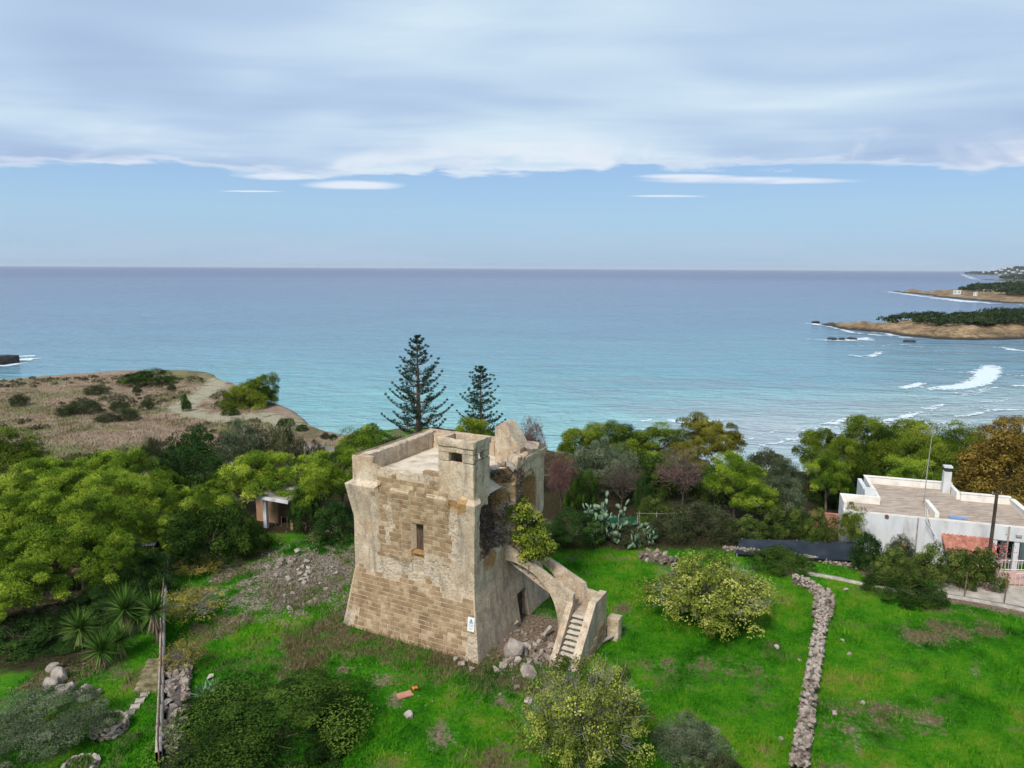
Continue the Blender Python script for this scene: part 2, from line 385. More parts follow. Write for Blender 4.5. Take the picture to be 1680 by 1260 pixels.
def ground_colour(q, p):
    z1 = attr(q, 'zone', 'Color'); z2 = attr(q, 'zone2', 'Color')
    s1 = q.n('ShaderNodeSeparateColor'); q.put(s1.inputs[0], z1); s2 = q.n('ShaderNodeSeparateColor'); q.put(s2.inputs[0], z2)
    big = q.noise(p, 0.16, 4.0, 0.6, 0.5); mid = q.noise(p, 0.9, 5.0, 0.65); fine = q.noise(p, 7.0, 5.0, 0.7)
    v = q.m('ADD', q.m('ADD', q.m('MULTIPLY', big, 0.55), q.m('MULTIPLY', mid, 0.42)), q.m('MULTIPLY', fine, 0.30)); v = q.m('SUBTRACT', v, 0.135)
    grass = q.ramp(v, [(0.37, (0.014, 0.065, 0.004)), (0.43, (0.030, 0.140, 0.006)), (0.50, (0.052, 0.210, 0.008)), (0.56, (0.100, 0.245, 0.012)), (0.62, (0.185, 0.235, 0.030)), (0.70, (0.25, 0.21, 0.08))])
    spots = q.m('MULTIPLY', q.ss(q.noise(p, 0.55, 5.0, 0.7, 0.3), 0.55, 0.66), q.ss(fine, 0.38, 0.6))
    grass = q.mix(q.m('MULTIPLY', spots, 0.75), grass, (0.17, 0.135, 0.075))
    drygr = q.ramp(q.m('ADD', q.m('MULTIPLY', mid, 0.5), q.m('MULTIPLY', fine, 0.5)), [(0.30, (0.13, 0.09, 0.06)), (0.45, (0.28, 0.20, 0.145)), (0.58, (0.38, 0.285, 0.215)), (0.74, (0.46, 0.40, 0.28))])
    hg = q.ss(q.noise(p, 0.11, 4.0, 0.6, 0.4), 0.50, 0.62)
    drygr = q.mix(q.m('MULTIPLY', hg, 0.7), drygr, q.ramp(fine, [(0.3, (0.08, 0.11, 0.035)), (0.7, (0.24, 0.25, 0.10))]))
    soil = q.ramp(fine, [(0.3, (0.10, 0.066, 0.045)), (0.5, (0.22, 0.16, 0.11)), (0.7, (0.36, 0.29, 0.22))])
    rubb = q.ramp(fine, [(0.32, (0.10, 0.085, 0.06)), (0.48, (0.22, 0.18, 0.14)), (0.62, (0.42, 0.37, 0.31)), (0.75, (0.55, 0.5, 0.44))])
    straw = q.ramp(fine, [(0.3, (0.055, 0.062, 0.02)), (0.5, (0.16, 0.13, 0.07)), (0.7, (0.30, 0.25, 0.15))])
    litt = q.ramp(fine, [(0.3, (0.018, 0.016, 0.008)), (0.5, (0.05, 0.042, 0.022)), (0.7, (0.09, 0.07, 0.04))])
    trl = q.ramp(fine, [(0.35, (0.16, 0.15, 0.07)), (0.5, (0.40, 0.36, 0.25)), (0.65, (0.55, 0.50, 0.38))])
    jit = q.m('ADD', q.m('MULTIPLY', q.m('SUBTRACT', mid, 0.5), 1.3), q.m('MULTIPLY', q.m('SUBTRACT', fine, 0.5), 0.9))
    def bl(a, fac, bcol, w=1.0):
        f = q.ss(q.m('ADD', q.m('MULTIPLY', fac, 1.0), q.m('MULTIPLY', jit, w)), 0.30, 0.66); f = q.m('MULTIPLY', f, q.ss(fac, 0.0, 0.08))
        return q.mix(f, a, bcol)
    c = grass
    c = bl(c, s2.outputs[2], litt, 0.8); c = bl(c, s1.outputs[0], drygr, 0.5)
    c = bl(c, s2.outputs[1], straw, 2.2); c = bl(c, s1.outputs[2], straw, 2.4); c = bl(c, q.m('MULTIPLY', s1.outputs[2], 0.72), rubb, 2.6)
    c = bl(c, q.m('MULTIPLY', s2.outputs[0], 0.75), trl, 2.4); c = bl(c, s1.outputs[1], soil, 1.6)
    return c, fine, mid
mat_ground, q, b, o = newmat('ground_turf'); p = wpos(q); c, fine, mid = ground_colour(q, p)
px_, py_, pz_ = q.xyz(p)
nrm = q.n('ShaderNodeNewGeometry').outputs['Normal']; nz = q.xyz(nrm)[2]
rockc = q.ramp(q.noise(q.vm('MULTIPLY', p, (1, 1, 2.5)), 0.9, 6.0, 0.65), [(0.3, (0.05, 0.035, 0.025)), (0.5, (0.17, 0.115, 0.075)), (0.7, (0.34, 0.27, 0.2))])
c = q.mix(q.m('MULTIPLY', q.ss(nz, 0.93, 0.72), 0.85), c, rockc)
c = q.mix(q.ss(pz_, 2.2, 1.0), c, q.ramp(fine, [(0.3, (0.3, 0.25, 0.18)), (0.7, (0.42, 0.36, 0.27))]))
q.put(b.inputs['Base Color'], c); b.inputs['Roughness'].default_value = 0.95; b.inputs['Specular IOR Level'].default_value = 0.02
bump(q, b, q.m('ADD', q.m('MULTIPLY', fine, 1.0), q.noise(p, 28.0, 3.0)), 0.8, 0.12)
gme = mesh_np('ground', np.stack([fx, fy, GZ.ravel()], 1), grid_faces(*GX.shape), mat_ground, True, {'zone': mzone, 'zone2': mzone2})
ground = tag(obj('ground', gme), kind='structure', label='grassy coastal ground with dry headland and bare earth patches')

# ---- grass blades on the meadow
def sample_attr(A, x, y):
    i = np.clip(np.searchsorted(gx, x) - 1, 0, len(gx) - 1); j = np.clip(np.searchsorted(gy, y) - 1, 0, len(gy) - 1)
    return A.reshape(len(gy), len(gx), -1)[j, i]
def blades(name, n, xr, yr, hgt, wid, keep, label, mat, lean=0.6):
    r = np.random.default_rng(hash(name) % 1000 if False else len(name) * 7 + n % 97)
    u = r.random(n); y = yr[0] * (yr[1] / yr[0]) ** u; x = xr[0] + (xr[1] - xr[0]) * r.random(n)
    k = keep(x, y); x, y = x[k], y[k]; n = len(x); z = H(x, y)
    a = r.random(n) * 6.283; h = hgt * (0.45 + r.random(n)) * (0.6 + 0.9 * fbm(pt3(x * 0.8, y * 0.8, 2.0), 3)); w = wid * (0.6 + 0.8 * r.random(n)); ln = lean * h * r.random(n); b2 = r.random(n) * 6.283
    p0 = np.stack([x, y, z - 0.01], 1); d = np.stack([np.cos(a), np.sin(a), 0 * a], 1) * w[:, None] / 2
    tip = p0 + np.stack([np.cos(b2) * ln, np.sin(b2) * ln, h], 1)
    V = np.stack([p0 - d, p0 + d, tip], 1).reshape(-1, 3); F = np.arange(3 * n).reshape(-1, 3)
    za = np.repeat(sample_attr(mzone, x, y), 3, 0); zb = np.repeat(sample_attr(mzone2, x, y), 3, 0)
    return tag(obj(name, mesh_np(name, V, F, mat, False, {'zone': za, 'zone2': zb, 'tint': np.repeat(r.random(n), 3)})), label, 'grass', kind='stuff')
mat_blade, q, b, o = newmat('grass_blades'); p = wpos(q); c, fine, mid = ground_colour(q, p)
tv = attr(q, 'tint'); c = q.mix(1.0, c, q.ramp(tv, [(0.0, (0.65, 0.70, 0.6)), (0.6, (1.0, 1.05, 0.9)), (1.0, (1.5, 1.35, 1.1))]), 'MULTIPLY')
q.put(b.inputs['Base Color'], c); b.inputs['Roughness'].default_value = 0.8; b.inputs['Specular IOR Level'].default_value = 0.03
tr = q.n('ShaderNodeBsdfTranslucent'); q.put(tr.inputs[0], c); mx = q.n('ShaderNodeMixShader'); mx.inputs[0].default_value = 0.2
q.t.links.new(b.outputs[0], mx.inputs[1]); q.t.links.new(tr.outputs[0], mx.inputs[2]); q.t.links.new(mx.outputs[0], o.inputs[0])
def in_tower(x, y, m=0.0):
    cx, cy = math.cos(TROT), math.sin(TROT); lx = (x - TW[0]) * cx + (y - TW[1]) * cy; ly = -(x - TW[0]) * cy + (y - TW[1]) * cx
    return (lx > -8 - m) & (lx < m) & (ly > -m) & (ly < 7.8 + m)
blades('meadow_grass', 260000, (-22, 34), (19, 47), 0.11, 0.035, lambda x, y: (np.abs(x) < 0.78 * y + 1) & ~in_tower(x, y, -0.2) & (sample_attr(mzone, x, y)[:, 1] < 0.5) & (sample_attr(mzone2, x, y)[:, 2] < 0.7),
       'short green meadow grass round the tower and along the stone wall', mat_blade)
blades('headland_grass', 70000, (-92, -12), (58, 124), 0.22, 0.12, lambda x, y: (x > -0.8 * y) & (sdist(x, y, COAST) > 3) & (sample_attr(mzone, x, y)[:, 0] > 0.4) & (sample_attr(mzone2, x, y)[:, 0] < 0.4),
       'brownish dry grass covering the headland plateau on the left', mat_blade)
_f = np.array(f0), np.array(f1)
blades('straw_grass', 26000, (-14, 4), (26, 40), 0.34, 0.03, lambda x, y: (sample_attr(mzone2, x, y)[:, 1] > 0.3) & ~in_tower(x, y, 0.0) & (sample_attr(mzone, x, y)[:, 1] < 0.5),
       'taller dry straw coloured grass at the foot of the tower', mat_blade, 1.0)
blades('weed_tufts', 60000, (-22, 34), (19, 46), 0.26, 0.05, lambda x, y: (np.abs(x) < 0.78 * y + 1) & ~in_tower(x, y, 0.0) & (fbm(pt3(x * 1.1, y * 1.1, 6.0), 3) > 0.54) & (sample_attr(mzone, x, y)[:, 1] < 0.5),
       'taller weeds growing in tufts through the meadow', mat_blade, 0.8)

# ---- the sea
yr = np.concatenate([np.arange(60, 130, 2.0), 130 * 1.03 ** np.arange(0, 200)]); yr = yr[yr < 45000]; yr = np.append(yr, 45000)
xr_ = np.sinh(np.linspace(-6.2, 6.2, 221)) / math.sinh(6.2) * 45000
SX, SY = np.meshgrid(xr_, yr)
sea_extra = -sstep(sdist(SX, SY, COAST), -60, 0)
sme = mesh_np('sea', np.stack([SX.ravel(), SY.ravel(), np.zeros(SX.size)], 1), grid_faces(*SX.shape), None, True)
mat_sea, q, b, o = newmat('sea_water'); p = wpos(q); X_, Y_, Z_ = q.xyz(p)
dist = q.m('SQRT', q.m('ADD', q.m('MULTIPLY', X_, X_), q.m('MULTIPLY', Y_, Y_)))
ld = q.m('LOGARITHM', dist, 10.0)
wv = q.m('MULTIPLY', q.m('SUBTRACT', q.noise(q.vm('MULTIPLY', p, (0.006, 0.016, 1)), 1.0, 4.0, 0.6, 0.6), 0.5), 0.34)
shelf = q.m('MULTIPLY', q.ss(X_, -40.0, 60.0), -0.0)
lv = q.m('ADD', q.m('ADD', ld, wv), shelf)
nd = q.n('ShaderNodeMapRange'); q.put(nd.inputs[0], lv); nd.inputs[1].default_value = 1.9; nd.inputs[2].default_value = 3.9
water = q.ramp(nd.outputs[0], [(0.0, (0.34, 0.48, 0.47)), (0.07, (0.24, 0.45, 0.45)), (0.14, (0.165, 0.365, 0.400)), (0.21, (0.145, 0.295, 0.365)), (0.32, (0.120, 0.215, 0.305)), (0.50, (0.105, 0.152, 0.245)), (1.0, (0.105, 0.125, 0.205))])
weed = q.m('MULTIPLY', q.ss(q.noise(q.vm('MULTIPLY', p, (0.018, 0.05, 1)), 1.0, 4.0, 0.6, 1.2), 0.46, 0.62), q.m('MULTIPLY', q.ss(dist, 260.0, 120.0), q.ss(X_, -15.0, 35.0)))
water = q.mix(q.m('MULTIPLY', weed, 0.7), water, (0.19, 0.235, 0.30))
sand = q.m('MULTIPLY', q.ss(q.m('SUBTRACT', Y_, q.m('MULTIPLY', X_, 0.30)), 155.0, 92.0), q.ss(X_, 5.0, 45.0))
water = q.mix(q.m('MULTIPLY', sand, 0.75), water, (0.40, 0.44, 0.45))
pw = q.vm('MULTIPLY', p, (0.45, 1.0, 1.0))
w1 = q.noise(pw, 0.17, 4.0, 0.6, 0.8); w2 = q.noise(pw, 0.7, 4.0, 0.6, 0.4); w3 = q.noise(pw, 0.045, 3.0, 0.5, 0.5)
fade = q.ss(dist, 2600.0, 200.0)
hgt = q.m('ADD', q.m('MULTIPLY', w1, 1.0), q.m('ADD', q.m('MULTIPLY', w2, 0.42), q.m('MULTIPLY', w3, 2.2)))
bn = q.n('ShaderNodeBump'); q.put(bn.inputs['Height'], hgt); q.put(bn.inputs['Strength'], q.m('ADD', q.m('MULTIPLY', fade, 0.75), 0.25)); bn.inputs['Distance'].default_value = 3.0
q.t.links.new(bn.outputs[0], b.inputs['Normal'])
q.put(b.inputs['Base Color'], water); b.inputs['IOR'].default_value = 1.33
q.put(b.inputs['Roughness'], q.m('ADD', 0.16, q.m('MULTIPLY', q.ss(dist, 200.0, 3000.0), 0.26))); b.inputs['Specular IOR Level'].default_value = 0.42
sme.materials.append(mat_sea)
tag(obj('sea', sme), kind='structure', label='choppy turquoise to slate blue sea reaching the horizon')

# ---- far capes
mat_cape, q, b, o = newmat('cape_rock'); p = wpos(q); z_ = q.xyz(p)[2]
cr = q.ramp(q.noise(q.vm('MULTIPLY', p, (1, 1, 3)), 0.10, 7.0, 0.68), [(0.3, (0.055, 0.038, 0.026)), (0.45, (0.19, 0.125, 0.065)), (0.58, (0.31, 0.215, 0.115)), (0.72, (0.43, 0.34, 0.24))])
cr = q.mix(q.m('MULTIPLY', q.ss(q.noise(q.vm('MULTIPLY', p, (1, 1, 4)), 0.45, 6.0, 0.7, 0.8), 0.50, 0.60), 0.8), cr, (0.065, 0.048, 0.036))
cr = q.mix(q.ss(q.m('ADD', z_, q.m('MULTIPLY', q.noise(p, 0.3, 3.0), 1.2)), 2.1, 1.0), cr, (0.035, 0.028, 0.022))
q.put(b.inputs['Base Color'], cr); b.inputs['Roughness'].default_value = 0.95
bump(q, b, q.noise(p, 0.5, 6.0, 0.65), 0.7, 0.8)
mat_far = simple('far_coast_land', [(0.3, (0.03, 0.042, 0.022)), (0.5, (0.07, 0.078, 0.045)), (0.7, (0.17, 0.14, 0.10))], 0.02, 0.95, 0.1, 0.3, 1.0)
def cape(name, near, depth, hgt, res, rough, mat, label, slope=12.0, ridge=None):
    N = [P(px, py, 0.0)[:2] for px, py in near]
    far = [(p[0] + dx, p[1] + dy) for p, (dx, dy) in zip(N, depth)]
    poly = N + far[::-1]; A = np.array(poly); lo = A.min(0) - 5; hi = A.max(0) + 5
    X, Y = np.meshgrid(np.arange(lo[0], hi[0], res), np.arange(lo[1], hi[1], res))
    s = sdist(X, Y, poly) + (fbm(pt3(X / (slope * 1.2), Y / (slope * 1.2), 2.2), 3) - 0.5) * slope * 0.9
    k = sstep(s, -slope * 0.15, slope)
    r = fbm(pt3(X / (res * 5), Y / (res * 5), 5.0), 4)
    Z = -1.5 + (hgt(X, Y) + 1.5) * k + (r - 0.5) * rough * (0.25 + k)
    me = mesh_np(name, np.stack([X.ravel(), Y.ravel(), Z.ravel()], 1), grid_faces(*X.shape), mat, True)
    tag(obj(name, me), kind='structure', label=label)
    return X, Y, Z, s, poly
cA = cape('rocky_headland', ((1322, 531), (1350, 535), (1395, 543), (1440, 548), (1480, 552), (1530, 557), (1600, 559), (1690, 558), (1800, 556)),
          ((2, 4), (8, 12), (16, 26), (22, 40), (26, 50), (34, 62), (42, 80), (50, 100), (60, 120)), lambda X, Y: 3.4 + 0.9 * sstep(X, 150, 210), 1.1, 3.0, mat_cape, 'low ochre rock headland topped with dark scrub across the bay', 14)
cB = cape('scrubby_headland', ((1458, 478), (1500, 483), (1550, 490), (1610, 495), (1690, 499), (1820, 503)),
          ((8, 6), (40, 60), (70, 120), (110, 190), (160, 260), (240, 340)), lambda X, Y: 3.5 + 4.0 * sstep(X, 400, 520), 3.0, 1.2, mat_cape, 'second headland with a pale rocky shore and white houses', 26)
cC = cape('distant_coast', ((1578, 450.2), (1600, 451), (1640, 452), (1700, 453.2), (1850, 455)),
          ((60, 80), (260, 420), (380, 560), (500, 700), (800, 900)), lambda X, Y: 7 + 30 * sstep(X / Y, 0.638, 0.70) * (0.6 + 0.8 * fbm(pt3(X / 260, Y / 260, 3), 3)), 26.0, 6.0, mat_far, 'distant hazy built up coast at the horizon', 150)
cD = cape('distant_coast', ((1602, 459.0), (1640, 461), (1690, 463), (1850, 466)),
          ((30, 30), (90, 120), (140, 200), (260, 300)), lambda X, Y: 5 + 6 * sstep(X, 800, 1000), 7.0, 3.0, mat_far, 'nearer spur of the distant coast below the horizon', 50)

def clump_mass(name, C, size, m, ls, mat, label, seed, cat='scrub'):
    """scrub that reads as one mass: leaf-sized faces round many centres"""
    r = np.random.default_rng(seed); n = len(C)
    d = r.normal(size=(n, m, 3)); d /= np.linalg.norm(d, axis=2, keepdims=True); d[..., 2] = np.abs(d[..., 2]) * 0.9 - 0.1
    rad = size[:, None, None] * (0.7 + 0.35 * r.random((n, m, 1))); p = C[:, None, :] + d * rad * np.array([1, 1, 0.7])
    t = r.normal(size=(n, m, 3)) + d * 0.4; t /= np.linalg.norm(t, axis=2, keepdims=True); bvec = np.cross(t, d + 0.3 * r.normal(size=d.shape)); bvec /= np.linalg.norm(bvec, axis=2, keepdims=True) + 1e-9
    V = np.stack([p - bvec * ls * 0.4, p + bvec * ls * 0.4, p + t * ls], 2).reshape(-1, 3); k = n * m
    tint = np.repeat(np.clip(r.normal(0.45, 0.16, (n, 1)) + r.normal(0, 0.12, (n, m)), 0, 1).ravel(), 3)
    return tag(obj(name, mesh_np(name, V, np.arange(3 * k).reshape(-1, 3), mat, False, {'tint': tint})), label, cat, kind='stuff')
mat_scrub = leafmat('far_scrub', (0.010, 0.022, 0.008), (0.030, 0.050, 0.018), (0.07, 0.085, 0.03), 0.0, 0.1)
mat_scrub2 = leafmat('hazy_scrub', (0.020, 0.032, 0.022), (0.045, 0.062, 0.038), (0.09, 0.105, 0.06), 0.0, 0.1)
def cape_scrub(cp, test, step, size, m, ls, seed, name, label, mat, top=0.55):
    X, Y, Z, s, poly = cp; r = np.random.default_rng(seed); k = max(1, int(step)); sel = (s > 0) & test(X, Y, s) & (r.random(X.shape) < 1 / step ** 2)
    C = np.stack([X[sel], Y[sel], Z[sel] + top * size], 1); C[:, :2] += r.normal(0, size * 0.3, (len(C), 2))
    return clump_mass(name, C, size * (0.35 + 1.05 * r.random(len(C)) ** 1.4), m, ls, mat, label, seed)
hr = np.random.default_rng(31); hx = hr.uniform(-88, -16, 1500); hy = hr.uniform(62, 122, 1500); hk = (hx > -0.8 * hy) & (sdist(hx, hy, COAST) > 2) & (seg_dist(hx, hy, TRAIL) > 2.5) & (fbm(pt3(hx * 0.09, hy * 0.09, 3.0), 3) > 0.50); hx, hy = hx[hk], hy[hk]
mat_hscrub = leafmat('headland_scrub', (0.05, 0.042, 0.026), (0.13, 0.115, 0.068), (0.24, 0.22, 0.13), 0.0, 0.1)
clump_mass('headland_scrub', np.stack([hx, hy, H(hx, hy) + 0.05], 1), hr.uniform(0.25, 0.8, len(hx)), 46, 0.28, mat_hscrub, 'low brownish scrub tufts scattered over the dry headland', 33)
bA = P(1470, 528, 4)
cape_scrub(cA, lambda X, Y, s: (s > 16 - 5 * sstep(X, 190, 240)) & (X > bA[0] - 8 + 0.3 * (Y - bA[1])) & (fbm(pt3(X / 16, Y / 16, 1), 3) > 0.44), 2.0, 3.0, 70, 0.85, 3, 'coastal_scrub', 'dark green scrub covering the ochre rock headland', mat_scrub)
cape_scrub(cB, lambda X, Y, s: (s > 34) & (X > P(1520, 483, 2)[0]) & (fbm(pt3(X / 40, Y / 40, 1), 3) > 0.45), 1.8, 5.6, 46, 2.0, 4, 'coastal_scrub', 'green scrub and pines on the second headland', mat_scrub)
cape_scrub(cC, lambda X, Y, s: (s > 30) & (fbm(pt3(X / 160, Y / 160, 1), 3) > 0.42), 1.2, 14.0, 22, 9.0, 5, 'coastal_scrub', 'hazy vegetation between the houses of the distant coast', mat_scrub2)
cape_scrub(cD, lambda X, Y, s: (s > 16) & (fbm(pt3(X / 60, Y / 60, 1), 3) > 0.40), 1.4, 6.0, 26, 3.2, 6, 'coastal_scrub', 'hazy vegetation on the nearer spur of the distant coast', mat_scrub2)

# ---- foam: ragged sheets lying on the water
mat_foam, q, b, o = newmat('sea_foam'); q.put(b.inputs['Base Color'], q.ramp(q.noise(wpos(q), 1.5, 4.0), [(0.3, (0.42, 0.52, 0.56)), (0.6, (0.62, 0.67, 0.69))])); b.inputs['Roughness'].default_value = 0.9
foamV, foamF, fo = [], [], 0
def foam(line, width, res, thr=0.5, seed=0, soft=1.0):
    """ribbon along pixel points on the water, faces cut away by noise"""
    global fo
    A = np.array([P(px, py, 0.0)[:2] for px, py in line]); seg = np.r_[0, np.cumsum(np.linalg.norm(np.diff(A, axis=0), axis=1))]
    n = max(4, int(seg[-1] / res)); u = np.linspace(0, seg[-1], n); cx = np.interp(u, seg, A[:, 0]); cy = np.interp(u, seg, A[:, 1])
    tx, ty = np.gradient(cx), np.gradient(cy); L = np.hypot(tx, ty) + 1e-9; k = max(4, int(width / res)); v = np.linspace(-1, 1, k)
    X = cx[:, None] - (ty / L)[:, None] * v * width / 2; Y = cy[:, None] + (tx / L)[:, None] * v * width / 2
    nz = fbm(pt3(X / (6 * res), Y / (3.5 * res), seed * 3.7), 4); prof = 1 - np.abs(v)[None] ** 1.6; endp = np.minimum(1, np.minimum(u, seg[-1] - u) / (seg[-1] * 0.18 + 1e-6))[:, None]
    keep = (prof * endp * soft + (nz - 0.5) * 2.2 + (fbm(pt3(X / (1.4 * res), Y / (1.4 * res), seed), 2) - 0.5) * 1.7) > thr + 0.12
    F = grid_faces(n, k); kf = keep.ravel()[F].sum(1) >= 3; F = F[kf]
    if len(F) == 0: return
    Z = 0.05 + 0.04 * prof * np.ones_like(X) + 0.03 * nz
    foamV.append(np.stack([X.ravel(), Y.ravel(), Z.ravel()], 1)); foamF.append(F + fo); fo += X.size
W = ((1322, 531), (1345, 533), (1370, 538), (1400, 546), (1450, 551), (1500, 556))
foam(W, 4.5, 0.45, 0.5, 1); foam(((1310, 530), (1330, 531), (1352, 534)), 7, 0.6, 0.35, 2)
foam(((1430, 543), (1455, 548), (1480, 553), (1510, 556)), 7, 0.5, 0.55, 3)
foam(((1322, 556), (1345, 558), (1380, 559), (1410, 557), (1440, 561)), 6, 0.5, 0.45, 4); foam(((1402, 558), (1418, 554), (1432, 560)), 6, 0.45, 0.35, 5)
foam(((1380, 581), (1410, 585), (1432, 583), (1448, 577)), 3.2, 0.35, 0.5, 6); foam(((1405, 588), (1430, 586), (1446, 579)), 3.0, 0.35, 0.55, 7)
foam(((1500, 637), (1550, 637), (1580, 634), (1605, 628), (1622, 615), (1628, 600)), 5.5, 0.28, 0.12, 8, 1.15); foam(((1575, 612), (1600, 612), (1620, 605), (1627, 598)), 5.0, 0.28, 0.45, 9); foam(((1590, 631), (1612, 622), (1626, 606)), 5.5, 0.3, 0.05, 31, 1.2)
foam(((1475, 638), (1495, 634), (1514, 629)), 2.4, 0.25, 0.12, 10, 1.1); foam(((1510, 638), (1545, 638), (1600, 637)), 1.2, 0.2, 0.35, 11)
foam(((1500, 669), (1525, 671), (1548, 662)), 2.4, 0.22, 0.5, 12); foam(((1440, 693), (1475, 688), (1515, 676)), 2.6, 0.22, 0.45, 13); foam(((1340, 700), (1385, 688), (1440, 693), (1500, 690)), 4.5, 0.25, 0.75, 14)
foam(((1600, 660), (1640, 659), (1655, 654)), 1.3, 0.2, 0.4, 15); foam(((1600, 671), (1650, 673), (1700, 672)), 2.5, 0.25, 0.7, 16); foam(((1560, 685), (1600, 680), (1640, 672)), 2.0, 0.22, 0.65, 17)
foam(((1640, 570), (1665, 575), (1700, 578)), 5, 0.4, 0.3, 18); foam(((1655, 634), (1690, 632)), 3, 0.3, 0.4, 19); foam(((1640, 615), (1690, 618)), 2.5, 0.3, 0.75, 20)
foam(((1536, 606), (1550, 607)), 1.4, 0.25, 0.3, 21); foam(((1530, 577), (1552, 579)), 1.6, 0.25, 0.4, 22); foam(((1490, 568), (1520, 570)), 1.5, 0.3, 0.55, 23)
foam(((1050, 691), (1072, 689)), 1.1, 0.15, 0.05, 24, 1.1); foam(((1085, 684), (1110, 693), (1135, 695), (1170, 690), (1200, 692)), 2.6, 0.18, 0.55, 25); foam(((1225, 721), (1238, 720)), 1.0, 0.14, 0.3, 26); foam(((1235, 737), (1275, 728), (1340, 715), (1420, 705)), 3.4, 0.22, 0.75, 27)
foam(((1445, 477), (1475, 481), (1520, 487), (1570, 493), (1620, 497), (1700, 501)), 17, 1.4, 0.45, 28); foam(((1545, 490), (1580, 494), (1610, 497)), 20, 1.4, 0.35, 29); foam(((1575, 449), (1600, 458), (1640, 462), (1700, 465)), 40, 4, 0.6, 30)
foam(((2, 598), (18, 594), (36, 590), (60, 587)), 9, 0.45, 0.45, 32); foam(((12, 586), (30, 585), (64, 584)), 7, 0.45, 0.5, 33); foam(((-20, 602), (10, 600), (35, 595)), 5, 0.4, 0.4, 34)
foam(((238, 468), (246, 468)), 3, 0.5, 0.4, 35); foam(((233, 517), (250, 518)), 1.5, 0.3, 0.4, 36)
for k_, (ln, w_, t_) in enumerate((( ((1180, 705), (1260, 712), (1340, 702), (1440, 700), (1560, 694), (1690, 690)), 5, 0.95), (((1250, 724), (1330, 722), (1420, 716)), 4, 0.9), (((1400, 676), (1480, 680), (1560, 672), (1660, 664)), 4, 1.0), (((1460, 650), (1540, 652), (1640, 645)), 3.5, 1.05), (((1540, 646), (1600, 644), (1640, 632)), 5, 0.95), (((960, 716), (1040, 706), (1120, 703)), 2.5, 1.0), (((1345, 566), (1440, 568), (1520, 563)), 6, 1.1), (((1600, 700), (1690, 705)), 4, 0.9))): foam(ln, w_, 0.2, t_, 50 + k_)
tag(obj('sea_foam', mesh_np('sea_foam', np.concatenate(foamV), np.concatenate(foamF), mat_foam, True)), 'white foam of breaking waves in the bay and round the rocks', 'foam', kind='stuff')
# ================================================================== THE TOWER
TD, TWID = 8.0, 7.8                                       # width of the front, depth of the right side
tower = empty('stone_watchtower', TW, TROT, 'ruined square stone watchtower with tapering base standing in the meadow', 'tower')
# wall material: zone colour r plaster, g rubble, b ochre
mat_wall, q, b, o = newmat('weathered_masonry'); p = wpos(q)
s1 = q.n('ShaderNodeSeparateColor'); q.put(s1.inputs[0], attr(q, 'zone', 'Color')); pl, ru, oc = s1.outputs
nm = q.noise(p, 1.1, 6.0, 0.65, 0.3); nf_ = q.noise(p, 9.0, 6.0, 0.7); nst = q.noise(q.vm('MULTIPLY', p, (1.6, 1.6, 0.22)), 1.6, 5.0, 0.6)
mortar = q.ramp(nf_, [(0.3, (0.33, 0.245, 0.16)), (0.5, (0.46, 0.355, 0.245)), (0.7, (0.54, 0.435, 0.315))])
plas = q.ramp(q.m('ADD', q.m('MULTIPLY', nm, 0.6), q.m('MULTIPLY', nf_, 0.4)), [(0.30, (0.265, 0.190, 0.125)), (0.42, (0.415, 0.315, 0.218)), (0.54, (0.55, 0.44, 0.315)), (0.68, (0.65, 0.55, 0.42))])
plas = q.mix(q.m('MULTIPLY', q.ss(nst, 0.48, 0.66), 0.72), plas, (0.235, 0.20, 0.165))
plas = q.mix(q.m('MULTIPLY', q.ss(q.noise(p, 0.7, 4.0, 0.6, 0.6), 0.52, 0.66), 0.5), plas, (0.42, 0.27, 0.15))
plas = q.mix(q.m('MULTIPLY', q.m('MULTIPLY', q.ss(q.noise(p, 2.6, 5.0, 0.7, 0.5), 0.54, 0.60), q.ss(nf_, 0.45, 0.55)), 0.75), plas, (0.27, 0.20, 0.145))
plas = q.mix(q.m('MULTIPLY', q.ss(q.noise(p, 11.0, 5.0, 0.7), 0.54, 0.64), 0.55), plas, (0.21, 0.175, 0.145))
plas = q.mix(q.m('MULTIPLY', q.ss(q.noise(p, 26.0, 4.0, 0.6), 0.58, 0.68), 0.6), plas, (0.12, 0.10, 0.085))
plas = q.mix(q.m('MULTIPLY', q.ss(q.noise(p, 5.0, 5.0, 0.7, 0.4), 0.57, 0.66), 0.6), plas, (0.66, 0.585, 0.48))
vd = q.vor(q.vm('ADD', p, q.vm('MULTIPLY', q.noise(p, 4.0, 4.0, 0.6, 0.0, 1), (0.35, 0.35, 0.35))), 7.5)
rubb = q.ramp(q.m('ADD', q.m('MULTIPLY', vd, 0.8), q.m('MULTIPLY', nf_, 0.45)), [(0.25, (0.62, 0.54, 0.455)), (0.52, (0.54, 0.45, 0.365)), (0.76, (0.42, 0.335, 0.26)), (0.97, (0.22, 0.165, 0.125))])
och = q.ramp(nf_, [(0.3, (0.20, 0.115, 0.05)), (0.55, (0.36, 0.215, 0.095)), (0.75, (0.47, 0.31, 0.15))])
def thr(f): return q.ss(q.m('ADD', f, q.m('MULTIPLY', q.m('SUBTRACT', q.m('ADD', q.m('MULTIPLY', nm, 0.5), q.m('MULTIPLY', nf_, 0.5)), 0.5), 1.6)), 0.38, 0.58)
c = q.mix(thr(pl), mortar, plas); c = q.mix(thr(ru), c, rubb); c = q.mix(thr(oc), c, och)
q.put(b.inputs['Base Color'], c); b.inputs['Roughness'].default_value = 0.95; b.inputs['Specular IOR Level'].default_value = 0.08
